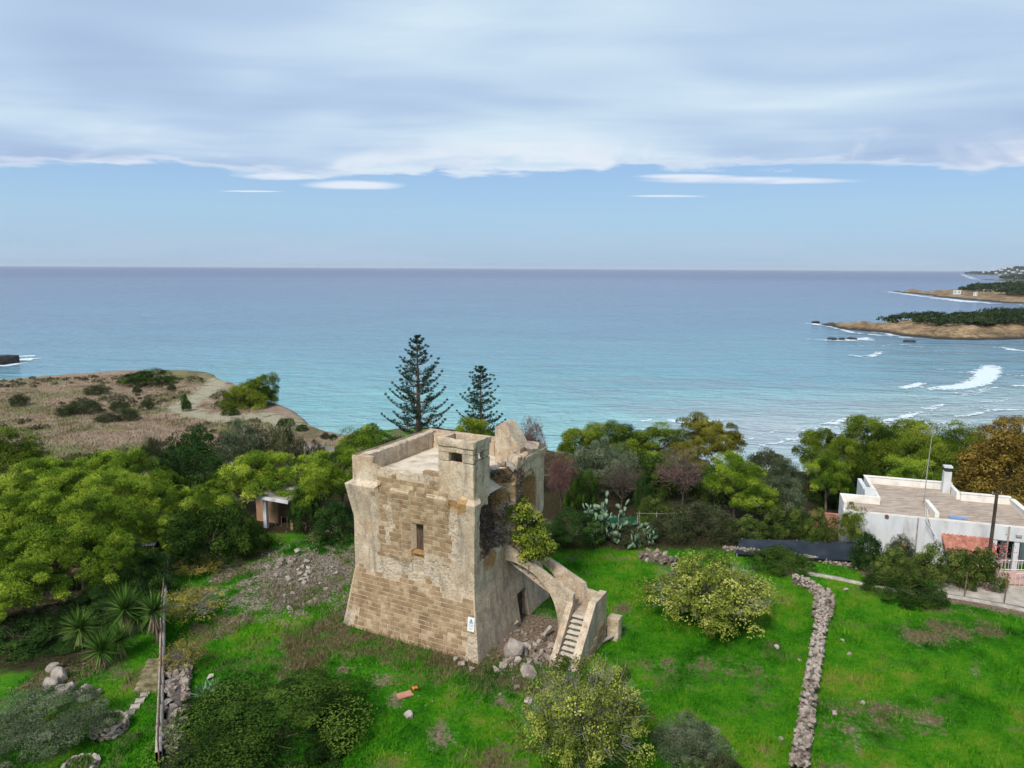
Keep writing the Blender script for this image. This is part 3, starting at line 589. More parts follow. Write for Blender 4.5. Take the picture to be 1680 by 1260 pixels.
bh = q.m('ADD', q.m('MULTIPLY', nf_, 0.6), q.m('MULTIPLY', q.m('MULTIPLY', ru, vd), -1.6)); bump(q, b, bh, 0.75, 0.07)
mat_brick = simple('tufa_block', [(0.22, (0.19, 0.125, 0.072)), (0.42, (0.29, 0.197, 0.115)), (0.58, (0.37, 0.265, 0.162)), (0.8, (0.49, 0.38, 0.255))], 1.6, 0.95, 18.0, 0.7, 0.04, rand=0.26, spec=0.08)

def inset(z): return np.where(z < 3.1, 0.50 * z / 3.1, 0.50)
CONS = ((-1, 1.0), (1.62, 2.95), (4.02, 5.2), (6.05, 9))
def offF(t, z):
    r = np.zeros(np.broadcast(t, z).shape)
    rampz = np.clip((z - 5.7) / 1.75, 0, 1) * 0.30 * (1 - np.clip((z - 7.45) / 0.16, 0, 1))
    for a, b_ in CONS: r = np.where((t > a) & (t < b_), rampz * (1.0 if a < 0 or b_ > 8 else 0.45), r)
    r = np.where((t > 3.2) & (t < 4.0) & (z > 4.5) & (z < 5.95), -0.5, r)
    r = np.where((t > 3.2) & (t < 4.0) & (z > 3.43) & (z <= 4.5), -0.13, r)
    r = np.where((t > 4.62) & (t < 4.68) & (z > 3.85) & (z < 5.0), -0.06, r)
    return r
def zonesF(t, z):
    n = (fbm(pt3(t * 1.3, z * 1.3, 1.0), 4) - 0.5); n2 = (fbm(pt3(t * 0.7 + 9, z * 0.7, 2.0), 3) - 0.5)
    t = t + n * 0.55; z2 = z + n * 0.8
    brick = (z2 + n * 0.6 < 2.95 + 0.6 * n2 + 0.10 * (t < 2.2)) & ~((t < 0.75) & (z2 < 1.3)) & ~((t > 7.3) & (z2 < 1.0))
    up = (t > 1.62) & (t < 6.15) & (z2 > 4.0 + 0.5 * (t < 3.2)) & (z2 < 8.15) & ~((t > 5.25) & (t < 5.75) & (z2 < 6.6) & (z2 > 4.6))
    up |= (t > 0.55) & (z2 > 7.35) & (z2 < 8.1) & (t < 6.2)
    brick |= up
    pls = (~brick) * 1.0; rub = np.zeros_like(pls)
    rub = np.where(~brick & (z2 > 2.9) & (z2 < 4.3) & (t > 1.6) & (t < 6.2), 0.42, rub); rub = np.where(~brick & (t > 0.95) & (t < 1.75) & (z2 > 4.6) & (z2 < 7.2), 0.45, rub)
    rub = np.where((t < 0.75) & (z2 < 1.2), 0.45, rub); rub = np.where((t > 7.2) & (z2 < 1.0), 0.35, rub); rub = np.where((t > 5.0) & (t < 5.75) & (z2 > 4.4) & (z2 < 7.0), 0.4, rub)
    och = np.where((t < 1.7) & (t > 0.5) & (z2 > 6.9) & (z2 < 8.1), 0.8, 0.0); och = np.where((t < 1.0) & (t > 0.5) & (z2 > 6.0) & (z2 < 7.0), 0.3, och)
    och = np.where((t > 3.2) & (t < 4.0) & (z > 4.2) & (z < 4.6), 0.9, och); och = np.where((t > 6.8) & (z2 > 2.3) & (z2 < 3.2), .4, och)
    return pls, rub, och
def lines(lo, hi, res, extra):
    a = list(np.arange(lo, hi, res)) + [hi]
    for e in extra: a += [e - 0.004, e + 0.004]
    a = np.unique(np.round(a, 4)); return a[(a >= lo) & (a <= hi)]
def topF(t):
    r = 8.40 + 0.42 * (fbm(pt3(t * 2.0, 0 * t, 7.0), 3) - 0.5)
    r = np.where(t > 6.55, 8.86, r); r = np.where((t > 6.2) & (t <= 6.55), 8.6, r); return r
ts = lines(0, TD, 0.075, [1.0, 1.62, 2.95, 4.02, 5.2, 6.05, 3.2, 4.0, 4.62, 4.68, 6.2, 6.55]); zs = lines(-0.7, 8.0, 0.075, [7.45, 4.5, 5.95, 3.43, 3.85, 5.0])
T, Z = np.meshgrid(ts, zs); extra = np.linspace(0, 1, 7)[1:]
T = np.concatenate([T, np.broadcast_to(ts, (6, len(ts)))]); Z = np.concatenate([Z, 8.0 + extra[:, None] * (topF(ts) - 8.0)[None]])
def offR(y, z):
    """right-hand face: y from the near corner back"""
    n = fbm(pt3(y * 0.9, z * 0.9, 4.4), 4) - 0.5; n2 = fbm(pt3(y * 3.0, z * 3.0, 2.4), 3) - 0.5
    r = np.where(y < 0.62, np.clip((z - 5.7) / 1.75, 0, 1) * 0.22 * (1 - np.clip((z - 7.45) / 0.16, 0, 1)), 0.0)
    rec = sstep(y + n * 0.6, 0.62, 1.0) * sstep(y + n * 1.2, 4.15, 3.7) * sstep(z + n * 1.6, 4.3, 5.6)
    r = r - rec * (0.75 + 0.9 * n) + rec * n2 * 0.5
    prj = sstep(y + n * 0.5, 3.95, 4.15) * sstep(z, 4.3, 5.4); r = r + prj * 0.30
    ya, ra = 5.85, 0.78
    arch = (np.abs(y - ya) < ra) & (z > 4.6) & (z < 6.95 + np.sqrt(np.maximum(0, ra ** 2 - (y - ya) ** 2)))
    r = np.where(arch, -0.62, r)
    r = np.where((z > 8.25) & (y > 4.6), r + 0.09, r)
    r = np.where((y > 4.35) & (y < 5.35) & (z < 1.5 + 0.12 * n), -0.6, r)
    return r + n2 * 0.05 * sstep(z, 0, 3)
def topR(y):
    n = fbm(pt3(y * 1.7, 0 * y, 3.0), 4) - 0.5
    r = np.interp(y, [0, 0.6, 1.0, 2.4, 3.6, 4.1, 4.9, 5.4, 7.8], [8.42, 8.42, 8.05, 7.75, 8.0, 8.45, 8.75, 8.9, 8.9]); return r + n * np.where(y > 5.4, 0.06, 0.5) * np.where(y < 0.9, 0, 1)
def face_pos_front(T, Z):
    i = inset(np.maximum(Z, -0.7)); s = T / TD; o_ = offF(T, Z); k = np.clip((Z - 5.7) / 1.75, 0, 1) * (1 - np.clip((Z - 7.45) / 0.16, 0, 1))
    x = (-i + 0.22 * k) * (1 - s) + (-(TD - i) - 0.28 * k) * s
    n = (fbm(np.stack([T * 3, Z * 3, 0 * T], -1), 4) - 0.5); ru = zonesF(T, Z)[1]
    return np.stack([x, i - o_ - n * (0.03 + 0.10 * ru), Z], -1)
pf = face_pos_front(T, Z); zf = np.stack(zonesF(T, Z), -1)
zf[Z > 8.15] = (1, 0.1, 0)
ys = lines(0, TWID, 0.08, [5.07, 6.63, 4.35, 5.35, 0.62]); zr = lines(-0.7, 7.6, 0.08, [7.45, 8.25])
Yr, Zr = np.meshgrid(ys, zr); Yr = np.concatenate([Yr, np.broadcast_to(ys, (10, len(ys)))]); Zr = np.concatenate([Zr, 7.6 + np.linspace(0, 1, 11)[1:, None] * (topR(ys) - 7.6)[None]])
i = inset(np.maximum(Zr, -0.7)); s_ = Yr / TWID; oF0 = offF(np.zeros_like(Zr), Zr) - (fbm(np.stack([0 * Zr, Zr * 3, 0 * Zr], -1), 4) - 0.5) * 0.03
oR = offR(Yr, Zr); oR = np.where(Yr < 0.01, np.clip((Zr - 5.7) / 1.75, 0, 1) * 0.22 * (1 - np.clip((Zr - 7.45) / 0.16, 0, 1)), oR)
pr = np.stack([-i + oR, (i - oF0) * (1 - s_) + (TWID - i) * s_, Zr], -1)
nz_ = fbm(pt3(Yr, Zr, 6.0), 4) - 0.5
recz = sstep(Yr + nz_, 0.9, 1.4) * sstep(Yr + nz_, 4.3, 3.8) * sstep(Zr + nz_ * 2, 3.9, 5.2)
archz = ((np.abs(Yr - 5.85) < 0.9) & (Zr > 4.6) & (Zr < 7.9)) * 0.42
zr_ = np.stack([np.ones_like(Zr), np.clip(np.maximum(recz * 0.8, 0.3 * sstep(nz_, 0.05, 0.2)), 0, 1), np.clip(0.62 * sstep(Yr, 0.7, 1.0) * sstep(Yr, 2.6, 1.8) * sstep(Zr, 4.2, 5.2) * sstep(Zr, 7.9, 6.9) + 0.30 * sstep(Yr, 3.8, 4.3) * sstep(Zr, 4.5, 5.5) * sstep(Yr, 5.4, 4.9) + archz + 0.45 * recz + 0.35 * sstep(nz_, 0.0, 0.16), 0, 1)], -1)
# left and back faces
def plain_face(c0, c1):
    u = np.linspace(0, 1, 60); z = lines(-0.7, 8.86, 0.15, []); U, Zq = np.meshgrid(u, z); i = inset(np.maximum(Zq, -0.7)); k = np.clip((Zq - 5.7) / 1.75, 0, 1) * (1 - np.clip((Zq - 7.45) / 0.16, 0, 1))
    cx, cy = -TD / 2, TWID / 2
    def corner(c): return (c[0] + np.sign(cx - c[0]) * i + np.sign(c[0] - cx) * 0.28 * k * (c[0] < cx), c[1] + np.sign(cy - c[1]) * i)
    a, b_ = corner(c0), corner(c1); n = (fbm(np.stack([U * 9, Zq, 3 + 0 * U], -1), 3) - 0.5) * 0.06 * np.sin(U * math.pi)
    return np.stack([a[0] * (1 - U) + b_[0] * U + n, a[1] * (1 - U) + b_[1] * U + n, Zq], -1)
pl_ = plain_face((-TD, TWID), (-TD, 0)); pb = plain_face((0, TWID), (-TD, TWID))
allV, allF, allZ, o_ = [], [], [], 0
for A, zz, flip in ((pf, zf, True), (pr, zr_, False), (pl_, None, False), (pb, None, False)):
    f = grid_faces(*A.shape[:2], off=o_); allF.append(f[:, ::-1] if flip else f); allV.append(A.reshape(-1, 3)); o_ += A.shape[0] * A.shape[1]
    if zz is None: zz = np.broadcast_to(np.array([1.0, 0.15, 0.0]), A.shape)
    allZ.append(np.asarray(zz, float).reshape(-1, 3))
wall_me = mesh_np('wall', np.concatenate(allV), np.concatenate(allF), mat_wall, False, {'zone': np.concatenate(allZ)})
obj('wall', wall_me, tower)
def zobj(name, V, F, parent, zone=(1, 0.1, 0), jz=0.0, mat=None):
    zc = np.broadcast_to(np.array(zone, float), (len(V), 3)).copy()
    if jz: zc[:, 1] = np.clip(zc[:, 1] + jz * (fbm(np.asarray(V) * 1.5, 3) - 0.4) * 2, 0, 1)
    return obj(name, mesh_np(name, V, F, mat or mat_wall, False, {'zone': zc}), parent)
# roof terrace, parapets
mat_roof = simple('terrace_screed', [(0.28, (0.27, 0.22, 0.16)), (0.40, (0.46, 0.385, 0.29)), (0.52, (0.58, 0.495, 0.385)), (0.68, (0.64, 0.56, 0.45))], 1.2, 0.95, 14.0, 0.5, 0.04, spec=0.08)
u, v = np.meshgrid(np.linspace(-7.3, -0.75, 60), np.linspace(0.75, 7.1, 60)); zz = 7.86 + 0.10 * (fbm(pt3(u * 0.8, v * 0.8, 3), 4) - 0.5) - 0.5 * sstep(u, -1.6, -0.75) * sstep(v, 1.3, 1.9) * sstep(v, 4.4, 3.8)
obj('terrace', mesh_np('terrace', np.stack([u.ravel(), v.ravel(), zz.ravel()], 1), grid_faces(60, 60), mat_roof, True), tower)
for nm_, lo, hi in (('parapet', (-7.5, 0.52, 7.7), (-7.02, 7.3, 8.78)), ('parapet', (-7.02, 6.85, 7.7), (-2.9, 7.3, 8.74)), ('parapet', (-2.9, 6.8, 7.7), (-0.5, 7.3, 8.6)), ('parapet', (-7.0, 0.52, 7.6), (-2.3, 0.95, 8.34)), ('parapet', (-7.02, 0.54, 8.3), (-6.4, 1.0, 8.84)),
                   ('parapet', (-0.95, 4.4, 7.4), (-0.30, 7.3, 8.72)), ('parapet', (-0.98, 0.6, 7.0), (-0.54, 1.9, 8.3))):
    V, F = rough_box(lo, hi, 0.13, 0.05, int(abs(lo[0] * 10) + lo[1])); zobj(nm_, V, F, tower, (1, 0.12, 0), 0.25)
# guard turret on the near corner: walls round an open top, window openings, band
tur = bpy.data.objects.new('turret', None); link(tur, tower)
tx0, tx1, ty0, ty1 = -2.42, -0.50, 0.47, 1.95
def tw(lo, hi, name='turret_wall', amp=0.022): V, F = rough_box(lo, hi, 0.14, amp, int(abs(lo[2] * 37 + lo[0] * 11))); zobj(name, V, F, tur, (1, 0.0, 0), 0.12)
for lo, hi in (((tx0, ty0, 7.4), (tx1, ty0 + .24, 9.28)), ((tx0, ty0, 9.28), (-1.80, ty0 + .24, 9.70)), ((-1.14, ty0, 9.28), (tx1, ty0 + .24, 9.70)), ((tx0, ty0, 9.70), (tx1, ty0 + .24, 9.98)),
               ((tx1 - .24, ty0 + .24, 7.4), (tx1, ty1, 9.36)), ((tx1 - .24, ty0 + .24, 9.36), (tx1, 0.98, 9.70)), ((tx1 - .24, 1.34, 9.36), (tx1, ty1, 9.70)), ((tx1 - .24, ty0 + .24, 9.70), (tx1, ty1, 9.98)),
               ((tx0, ty0 + .24, 7.4), (tx0 + .24, ty1, 9.98)), ((tx0 + .24, ty1 - .24, 7.4), (-1.9, ty1, 9.98)), ((-1.9, ty1 - .24, 7.4), (tx1 - .24, ty1, 9.0)), ((-1.9, ty1 - .24, 9.55), (tx1 - .24, ty1, 9.98))): tw(lo, hi)
for lo, hi in (((tx0 - .07, ty0 - .07, 9.98), (tx1 + .07, ty0 + .22, 10.34)), ((tx0 - .07, ty1 - .22, 9.98), (tx1 + .07, ty1 + .07, 10.30)), ((tx0 - .07, ty0 + .22, 9.98), (tx0 + .2, ty1 - .22, 10.32)), ((tx1 - .2, ty0 + .22, 9.98), (tx1 + .07, ty1 - .22, 10.33))): tw(lo, hi, 'turret_band', 0.028)
tw((tx0 + .24, ty0 + .24, 9.72), (tx1 - .24, ty1 - .24, 9.86), 'turret_floor', 0.015)
# wall fragment on the right-hand side: front face leaning wedge
us = np.linspace(-2.0, -0.55, 16); top = np.interp(us, [-2.0, -1.62, -1.4, -0.55], [9.95, 10.2, 10.22, 8.95]); V, F = wall_slab(us, top, np.full(16, 7.6), 5.15, 6.2, 'x', 14, 0.04, 3); zobj('wall_fragment', V, F, tower, (1, 0.05, 0), 0.2)
V, F = rough_box((-2.3, 5.6, 7.7), (-1.9, 7.2, 8.95), 0.15, 0.06, 5); zobj('wall_fragment', V, F, tower, (1, 0.2, 0), 0.3)
# cornice of the right-hand block
V, F = rough_box((-0.6, 4.9, 8.52), (-0.03, 7.36, 8.66), 0.14, 0.02, 9); zobj('cornice', V, F, tower, (1, 0, 0))
# timber door at the bottom of the right face and dark opening behind the window
mat_wood = simple('old_timber', [(0.3, (0.028, 0.020, 0.016)), (0.5, (0.065, 0.045, 0.033)), (0.7, (0.13, 0.095, 0.07))], 3.0, 0.9, 40.0, 0.4, 0.01, rand=0.2, stretch=(6, 6, 0.6))
door = bpy.data.objects.new('door', None); link(door, tower)
for k in range(5):
    V, F = rough_box((-0.50 + 0.01 * (k % 2), 4.40 + k * 0.185, -0.1), (-0.45 + 0.01 * (k % 2), 4.57 + k * 0.185, 1.36 + 0.02 * (k % 3)), 0.3, 0.006, k); obj('plank', mesh_np('plank', V, F, mat_wood), door)
V, F = rough_box((-0.45, 4.42, 0.95), (-0.41, 5.3, 1.05), 0.3, 0.004, 2); obj('rail', mesh_np('rail', V, F, mat_wood), door)
V, F = rough_box((-0.45, 4.42, 0.35), (-0.41, 5.3, 0.45), 0.3, 0.004, 3); obj('rail', mesh_np('rail', V, F, mat_wood), door)
V, F = rough_box((-3.96, 0.48, 4.44), (-3.22, 0.9, 4.52), 0.1, 0.012, 2); zobj('window_sill', V, F, tower, (0, 0, 1))
# added dark panel: shade inside the window opening put in as colour
V, F = rough_box((-3.99, 0.90, 4.5), (-3.2, 0.96, 5.94), 0.2, 0.004, 4); obj('dark_window_panel', mesh_np('dark_window_panel', V, F, mat_wood), tower)

# blocks: courses of tufa blocks standing proud of the mortar
def block_mesh(seed):
    r = np.random.default_rng(seed); bm = bmesh.new(); bmesh.ops.create_cube(bm, size=1.0)
    bmesh.ops.bevel(bm, geom=bm.edges[:], offset=0.05, segments=1, profile=0.5, affect='EDGES')
    for v_ in bm.verts: v_.co += Vector(r.normal(0, 0.018, 3))
    me = bpy.data.meshes.new('stone_block'); bm.to_mesh(me); bm.free(); me.materials.append(mat_brick); return me
BM = [block_mesh(k) for k in range(8)]
rb = np.random.default_rng(21); blocks = []
zc = -0.05
while zc < 8.1:
    h = 0.196 + rb.uniform(-0.022, 0.022); t = 0.12; zm = zc + h / 2; brk = [0.12, TD - 0.1]
    if 5.65 < zm < 7.6: brk += [1.0, 1.62, 2.95, 4.02, 5.2, 6.05]
    if 3.3 < zm < 6.0: brk += [3.18, 4.02, 4.62, 4.68]
    brk = sorted(brk); course = []
    for b0, b1 in zip(brk[:-1], brk[1:]):
        t = b0 + 0.02; first = True
        while b1 - t > 0.10:
            w = rb.choice([0.2, 0.27, 0.33, 0.4, 0.48]) * rb.uniform(0.92, 1.08) * (rb.uniform(0.4, 1.0) if first else 1.0); first = False
            if b1 - t - w < 0.22: w = b1 - t - 0.02
            w = min(w, 0.85); course.append((t + w / 2, w)); t += w + 0.030
    for tm, w in course:
        zo = zonesF(np.array([tm]), np.array([zm]))
        if zo[0][0] > 0.5: continue
        c4 = offF(np.array([tm - w / 2, tm + w / 2, tm, tm]), np.array([zm, zm, zm - h / 2, zm + h / 2]))
        if abs(c4[0] - c4[1]) > 0.02 or c4.min() < -0.05 or abs(c4[2] - c4[3]) > 0.12: continue
        blocks.append((tm, zm, w, h))
    zc += h + 0.029
def put_block(tm, zm, w, h, me):
    e = 0.1; A = face_pos_front(np.array([[tm, tm]]), np.array([[zm - e, zm + e]]))[0]; d = A[1] - A[0]; th = -math.atan2(d[1], d[2])
    dep = 0.16; cpos = (A[0] + A[1]) / 2; n = np.array([0, -math.cos(th), -math.sin(th)]); prot = 0.016 + rb.uniform(-0.010, 0.012)
    cpos = cpos + n * (prot - dep / 2)
    return cpos, (th + rb.normal(0, 0.012), rb.normal(0, 0.012), rb.normal(0, 0.012)), (w, dep, h)
for k, bk in enumerate(blocks[:300] if len(blocks) <= 300 else [blocks[j] for j in np.linspace(0, len(blocks) - 1, 300).astype(int)]):
    cp, ro, sc_ = put_block(*bk, None); obj('stone_block', BM[k % 8], tower, cp, ro, sc_)
if len(blocks) > 300:
    used = set(np.linspace(0, len(blocks) - 1, 300).astype(int)); rest = MB()
    for j, bk in enumerate(blocks):
        if j in used: continue
        cp, ro, sc_ = put_block(*bk, None); me = BM[j % 8]; V = np.array([v_.co for v_ in me.vertices]) * sc_
        V = V @ np.array(Euler(ro).to_matrix()).T + cp; rest.add(V, [tuple(p_.vertices) for p_ in me.polygons])
    tag(rest.obj('stone_blocks', mat_brick, tower), kind='stuff')
print('BLOCKS', len(blocks))
# warning sign near the corner
sign = empty('warning_sign', (0, 0, 0), 0, 'white warning sign plate fixed low on the tower beside its near corner', 'sign')
sA = face_pos_front(np.array([[0.28, 0.28]]), np.array([[1.62, 1.82]]))[0]; th = -math.atan2(sA[1][1] - sA[0][1], sA[1][2] - sA[0][2])
sign.matrix_world = Matrix.Translation(TW) @ Matrix.Rotation(TROT, 4, 'Z') @ Matrix.Translation(Vector(sA.mean(0)) + Vector((0, -0.035, 0))) @ Matrix.Rotation(th, 4, 'X')
mat_signw = simple('sign_white', [(0.3, (0.66, 0.68, 0.70)), (0.7, (0.76, 0.77, 0.78))], 3, 0.5, 20, 0.05)
mat_black = simple('black_print', [(0.3, (0.02, 0.02, 0.02)), (0.7, (0.04, 0.04, 0.04))], 3, 0.6, 20, 0.0)
mat_grey = simple('grey_print', [(0.3, (0.30, 0.31, 0.33)), (0.7, (0.36, 0.37, 0.39))], 3, 0.6, 20, 0.0)
MB().box((0, 0, 0), (0.36, 0.012, 0.66)).obj('plate', mat_signw, sign)
k = MB()
for (x0, z0), (x1, z1) in (((-0.11, 0.05), (0.0, 0.25)), ((0.0, 0.25), (0.11, 0.05)), ((0.11, 0.05), (-0.11, 0.05))):
    L = math.hypot(x1 - x0, z1 - z0); k.box(((x0 + x1) / 2, -0.008, (z0 + z1) / 2), (L, 0.003, 0.018), ry=-math.atan2(z1 - z0, x1 - x0))
k.box((0, -0.0085, 0.15), (0.035, 0.003, 0.10)); k.box((0.0, -0.0085, 0.10), (0.06, 0.003, 0.05)); k.obj('symbol', mat_black, sign)
k = MB()
for z0, w in ((-0.02, 0.28), (-0.06, 0.24), (-0.10, 0.26), (-0.17, 0.20), (-0.21, 0.22), (-0.25, 0.12)): k.box((0, -0.008, z0), (w, 0.003, 0.018))
k.obj('text_lines', mat_grey, sign)
def TL(x, y, z=0.0):
    """tower-local to world"""
    c_, s__ = math.cos(TROT), math.sin(TROT); return np.array([TW[0] + x * c_ - y * s__, TW[1] + x * s__ + y * c_, TW[2] + z])

# ================================================================== STAIRCASE
stair = empty('stone_staircase', TW, TROT, 'ruined stone staircase on an arch turning down from the tower to the grass', 'staircase')
mat_tread = simple('pale_tread', [(0.3, (0.38, 0.32, 0.26)), (0.5, (0.54, 0.47, 0.39)), (0.7, (0.64, 0.58, 0.5))], 3, 0.95, 20, 0.5, 0.03)
mat_moss = simple('shade_painted_riser', [(0.3, (0.05, 0.045, 0.025)), (0.5, (0.11, 0.095, 0.06)), (0.7, (0.22, 0.19, 0.13))], 6, 0.95, 20, 0.5, 0.03)  # step shading put into the colour: risers dark against pale treads
def archz_(x): 
    t = np.clip((2.45 - x) / 2.85, 0, 1); return np.where(x < 2.45, 0.75 + 2.95 * np.sqrt(np.maximum(0, 1 - (1 - t) ** 2)) ** 0.9, -0.4)
us = np.unique(np.r_[np.linspace(-0.5, 3.2, 50), 2.44, 2.46]); topn = np.interp(us, [-0.5, 3.2], [4.45, 2.66])
V, F = wall_slab(us, topn, np.minimum(archz_(us), topn - 0.3), 3.42, 3.74, 'x', 18, 0.022, 1); zobj('parapet', V, F, stair, (0.9, 0.1, 0.0), 0.2)
us2 = np.unique(np.r_[np.linspace(-0.5, 4.0, 50), 2.44, 2.46]); topf = np.interp(us2, [-0.5, 3.3, 3.34, 4.0], [4.5, 2.72, 2.45, 2.4])
V, F = wall_slab(us2, topf, np.minimum(archz_(us2), topf - 0.3), 4.62, 4.92, 'x', 14, 0.025, 2); zobj('parapet', V, F, stair, (0.9, 0.15, 0.0), 0.25)
us3 = us; topv = np.interp(us3, [-0.5, 3.2], [3.62, 1.72]); V, F = wall_slab(us3, topv, np.minimum(archz_(us3) + 0.01, topv - 0.1), 3.74, 4.62, 'x', 4, 0.02, 3); zobj('arch_vault', V, F, stair, (0.9, 0.1, 0.0), 0.2)
for k in range(10):
    x0 = -0.3 + k * 0.33; z1 = 3.70 - k * 0.19; V, F = rough_box((x0, 3.74, z1 - 0.22), (x0 + 0.36, 4.62, z1), 0.15, 0.02, 40 + k); zobj('step', V, F, stair, (1, 0.1, 0), 0.2)
V, F = rough_box((3.2, 3.42, -0.4), (4.0, 4.62, 1.78), 0.2, 0.02, 7); zobj('landing', V, F, stair, (1, 0.2, 0), 0.3)
vs = np.linspace(1.45, 3.42, 24); tl = np.interp(vs, [1.45, 1.75, 3.42], [0.34, 0.56, 2.28]); V, F = wall_slab(vs, tl, np.full(24, -0.5), 2.92, 3.22, 'y', 14, 0.02, 4); zobj('parapet', V, F, stair, (1, 0.0, 0), 0.12)
vs = np.linspace(1.5, 4.92, 36); tr_ = np.interp(vs, [1.5, 1.8, 3.45, 4.92], [0.55, 0.85, 2.5, 2.5]); V, F = wall_slab(vs, tr_, np.full(36, -0.5), 4.0, 4.36, 'y', 16, 0.02, 5); zobj('parapet', V, F, stair, (1, 0.0, 0), 0.1)
for k in range(10):
    y0 = 1.42 + k * 0.20; z1 = 0.12 + k * 0.18; V, F = rough_box((3.22, y0, z1 - 0.06), (4.0, y0 + 0.29, z1), 0.13, 0.022, 60 + k); obj('step', mesh_np('step', V, F, mat_tread), stair)
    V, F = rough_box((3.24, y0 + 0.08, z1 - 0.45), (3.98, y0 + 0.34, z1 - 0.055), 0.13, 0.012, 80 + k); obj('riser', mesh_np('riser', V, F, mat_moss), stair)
V, F = rough_box((4.36, 4.95, -0.3), (5.0, 5.55, 1.15), 0.15, 0.03, 8); zobj('stub_wall', V, F, stair, (1, 0.1, 0), 0.2)
# coursed blocks on the outer side of the lower flight
rs = np.random.default_rng(5); z0 = 0.02
while z0 < 1.2:
    y0 = 2.0 + rs.uniform(0, 0.2)
    while y0 < 4.5:
        w = rs.uniform(0.36, 0.6); zt = np.interp(y0 + w / 2, [1.5, 1.8, 3.45, 4.92], [0.55, 0.85, 2.5, 2.5])
        if z0 + 0.3 < min(zt - 0.35, 0.25 + 0.45 * (y0 - 1.6)): obj('stone_block', BM[int(rs.integers(8))], stair, (4.34, y0 + w / 2, z0 + 0.12), (0, 0, math.pi / 2 + rs.normal(0, 0.02)), (w, 0.14, 0.235))
        y0 += w + 0.03
    z0 += 0.265
# ================================================================== VEGETATION
def unit(a): return a / (np.linalg.norm(a, axis=-1, keepdims=True) + 1e-9)
def leaf_tris(p, t, nrm, L, W):
    """one triangle per leaf: base p, direction t, lying in the plane with normal nrm"""
    b_ = unit(np.cross(t, nrm)); L = np.asarray(L)[..., None]; W = np.asarray(W)[..., None]
    return np.stack([p - b_ * W / 2, p + b_ * W / 2, p + t * L], -2).reshape(-1, 3)
def leaf_diamonds(p, t, nrm, L, W):
    """broad leaf: two triangles folded along the midrib"""
    b_ = unit(np.cross(t, nrm)); L = np.asarray(L)[..., None]; W = np.asarray(W)[..., None]; m = p + t * L * 0.45; tip = p + t * L
    u_ = nrm * W * 0.18
    return np.stack([p, m + b_ * W / 2 + u_, tip, p, tip, m - b_ * W / 2 + u_], -2).reshape(-1, 3)
def make_crown(seed, dims, n, cr, m, L, W, style='needle', flat=0.6, low=-0.25, hollow=0.55, lobes=0, up=0.35, jag=0.35, broad=False, inner=0.12, fuzz=(0.68, 0.38)):
    """foliage of clumps spread over an uneven dome. dims = half sizes; centre at (0,0,0). returns V, tint, clump centres"""
    r = np.random.default_rng(seed); dims = np.array(dims, float)
    d = unit(r.normal(size=(n * 4, 3))); d = d[d[:, 2] > low][:n]; n = len(d)
    k = hollow + (1 - hollow) * r.random(n) ** 0.6; inn = r.random(n) < inner; k = np.where(inn, k * 0.55, k)
    lump = 1 + jag * (fbm(d * 1.7 + seed, 2) - 0.5) * 2
    C = d * dims * (k * lump)[:, None]
    R = cr * (0.5 + 1.0 * r.random(n) ** 1.5)
    dd = unit(r.normal(size=(n, m, 3))); dd[..., 2] = np.where(r.random((n, m)) < 0.7, np.abs(dd[..., 2]), dd[..., 2])
    p = C[:, None] + dd * (R[:, None] * (fuzz[0] + fuzz[1] * r.random((n, m))))[..., None] * np.array([1, 1, flat])
    nr = unit(dd * np.array([1, 1, 1 / max(flat, .3)]) + np.array([0, 0, up]) + 0.55 * r.normal(size=dd.shape))
    if style == 'tuft': nr = unit(dd * np.array([1, 1, 1 / max(flat, .3)]) + np.array([0, 0, up]) + 0.75 * r.normal(size=dd.shape)); t = unit(np.cross(nr, r.normal(size=dd.shape)) + dd * 0.7 + np.array([0, 0, 0.2]))
    elif style == 'needle': t = unit(dd * 0.8 + np.array([0, 0, 0.35]) + 0.75 * r.normal(size=dd.shape)); nr = unit(r.normal(size=dd.shape) + np.array([0, 0, .5]))
    else: t = unit(np.cross(nr, r.normal(size=dd.shape)) - np.array([0, 0, 0.25]))
    Ls = L * (0.6 + 0.7 * r.random((n, m))); Ws = W * (0.65 + 0.6 * r.random((n, m)))
    tint = np.clip(0.42 + r.normal(0, 0.19, (n, 1)) + r.normal(0, 0.10, (n, m)), 0, 1)
    if broad: V = leaf_diamonds(p.reshape(-1, 3), t.reshape(-1, 3), nr.reshape(-1, 3), Ls.ravel(), Ws.ravel()); return V, np.repeat(tint.ravel(), 6), C
    V = leaf_tris(p.reshape(-1, 3), t.reshape(-1, 3), nr.reshape(-1, 3), Ls.ravel(), Ws.ravel())
    return V, np.repeat(tint.ravel(), 3), C
def crown_mesh(name, V, tint, mat): return mesh_np(name, V, np.arange(len(V)).reshape(-1, 3), mat, False, {'tint': tint})
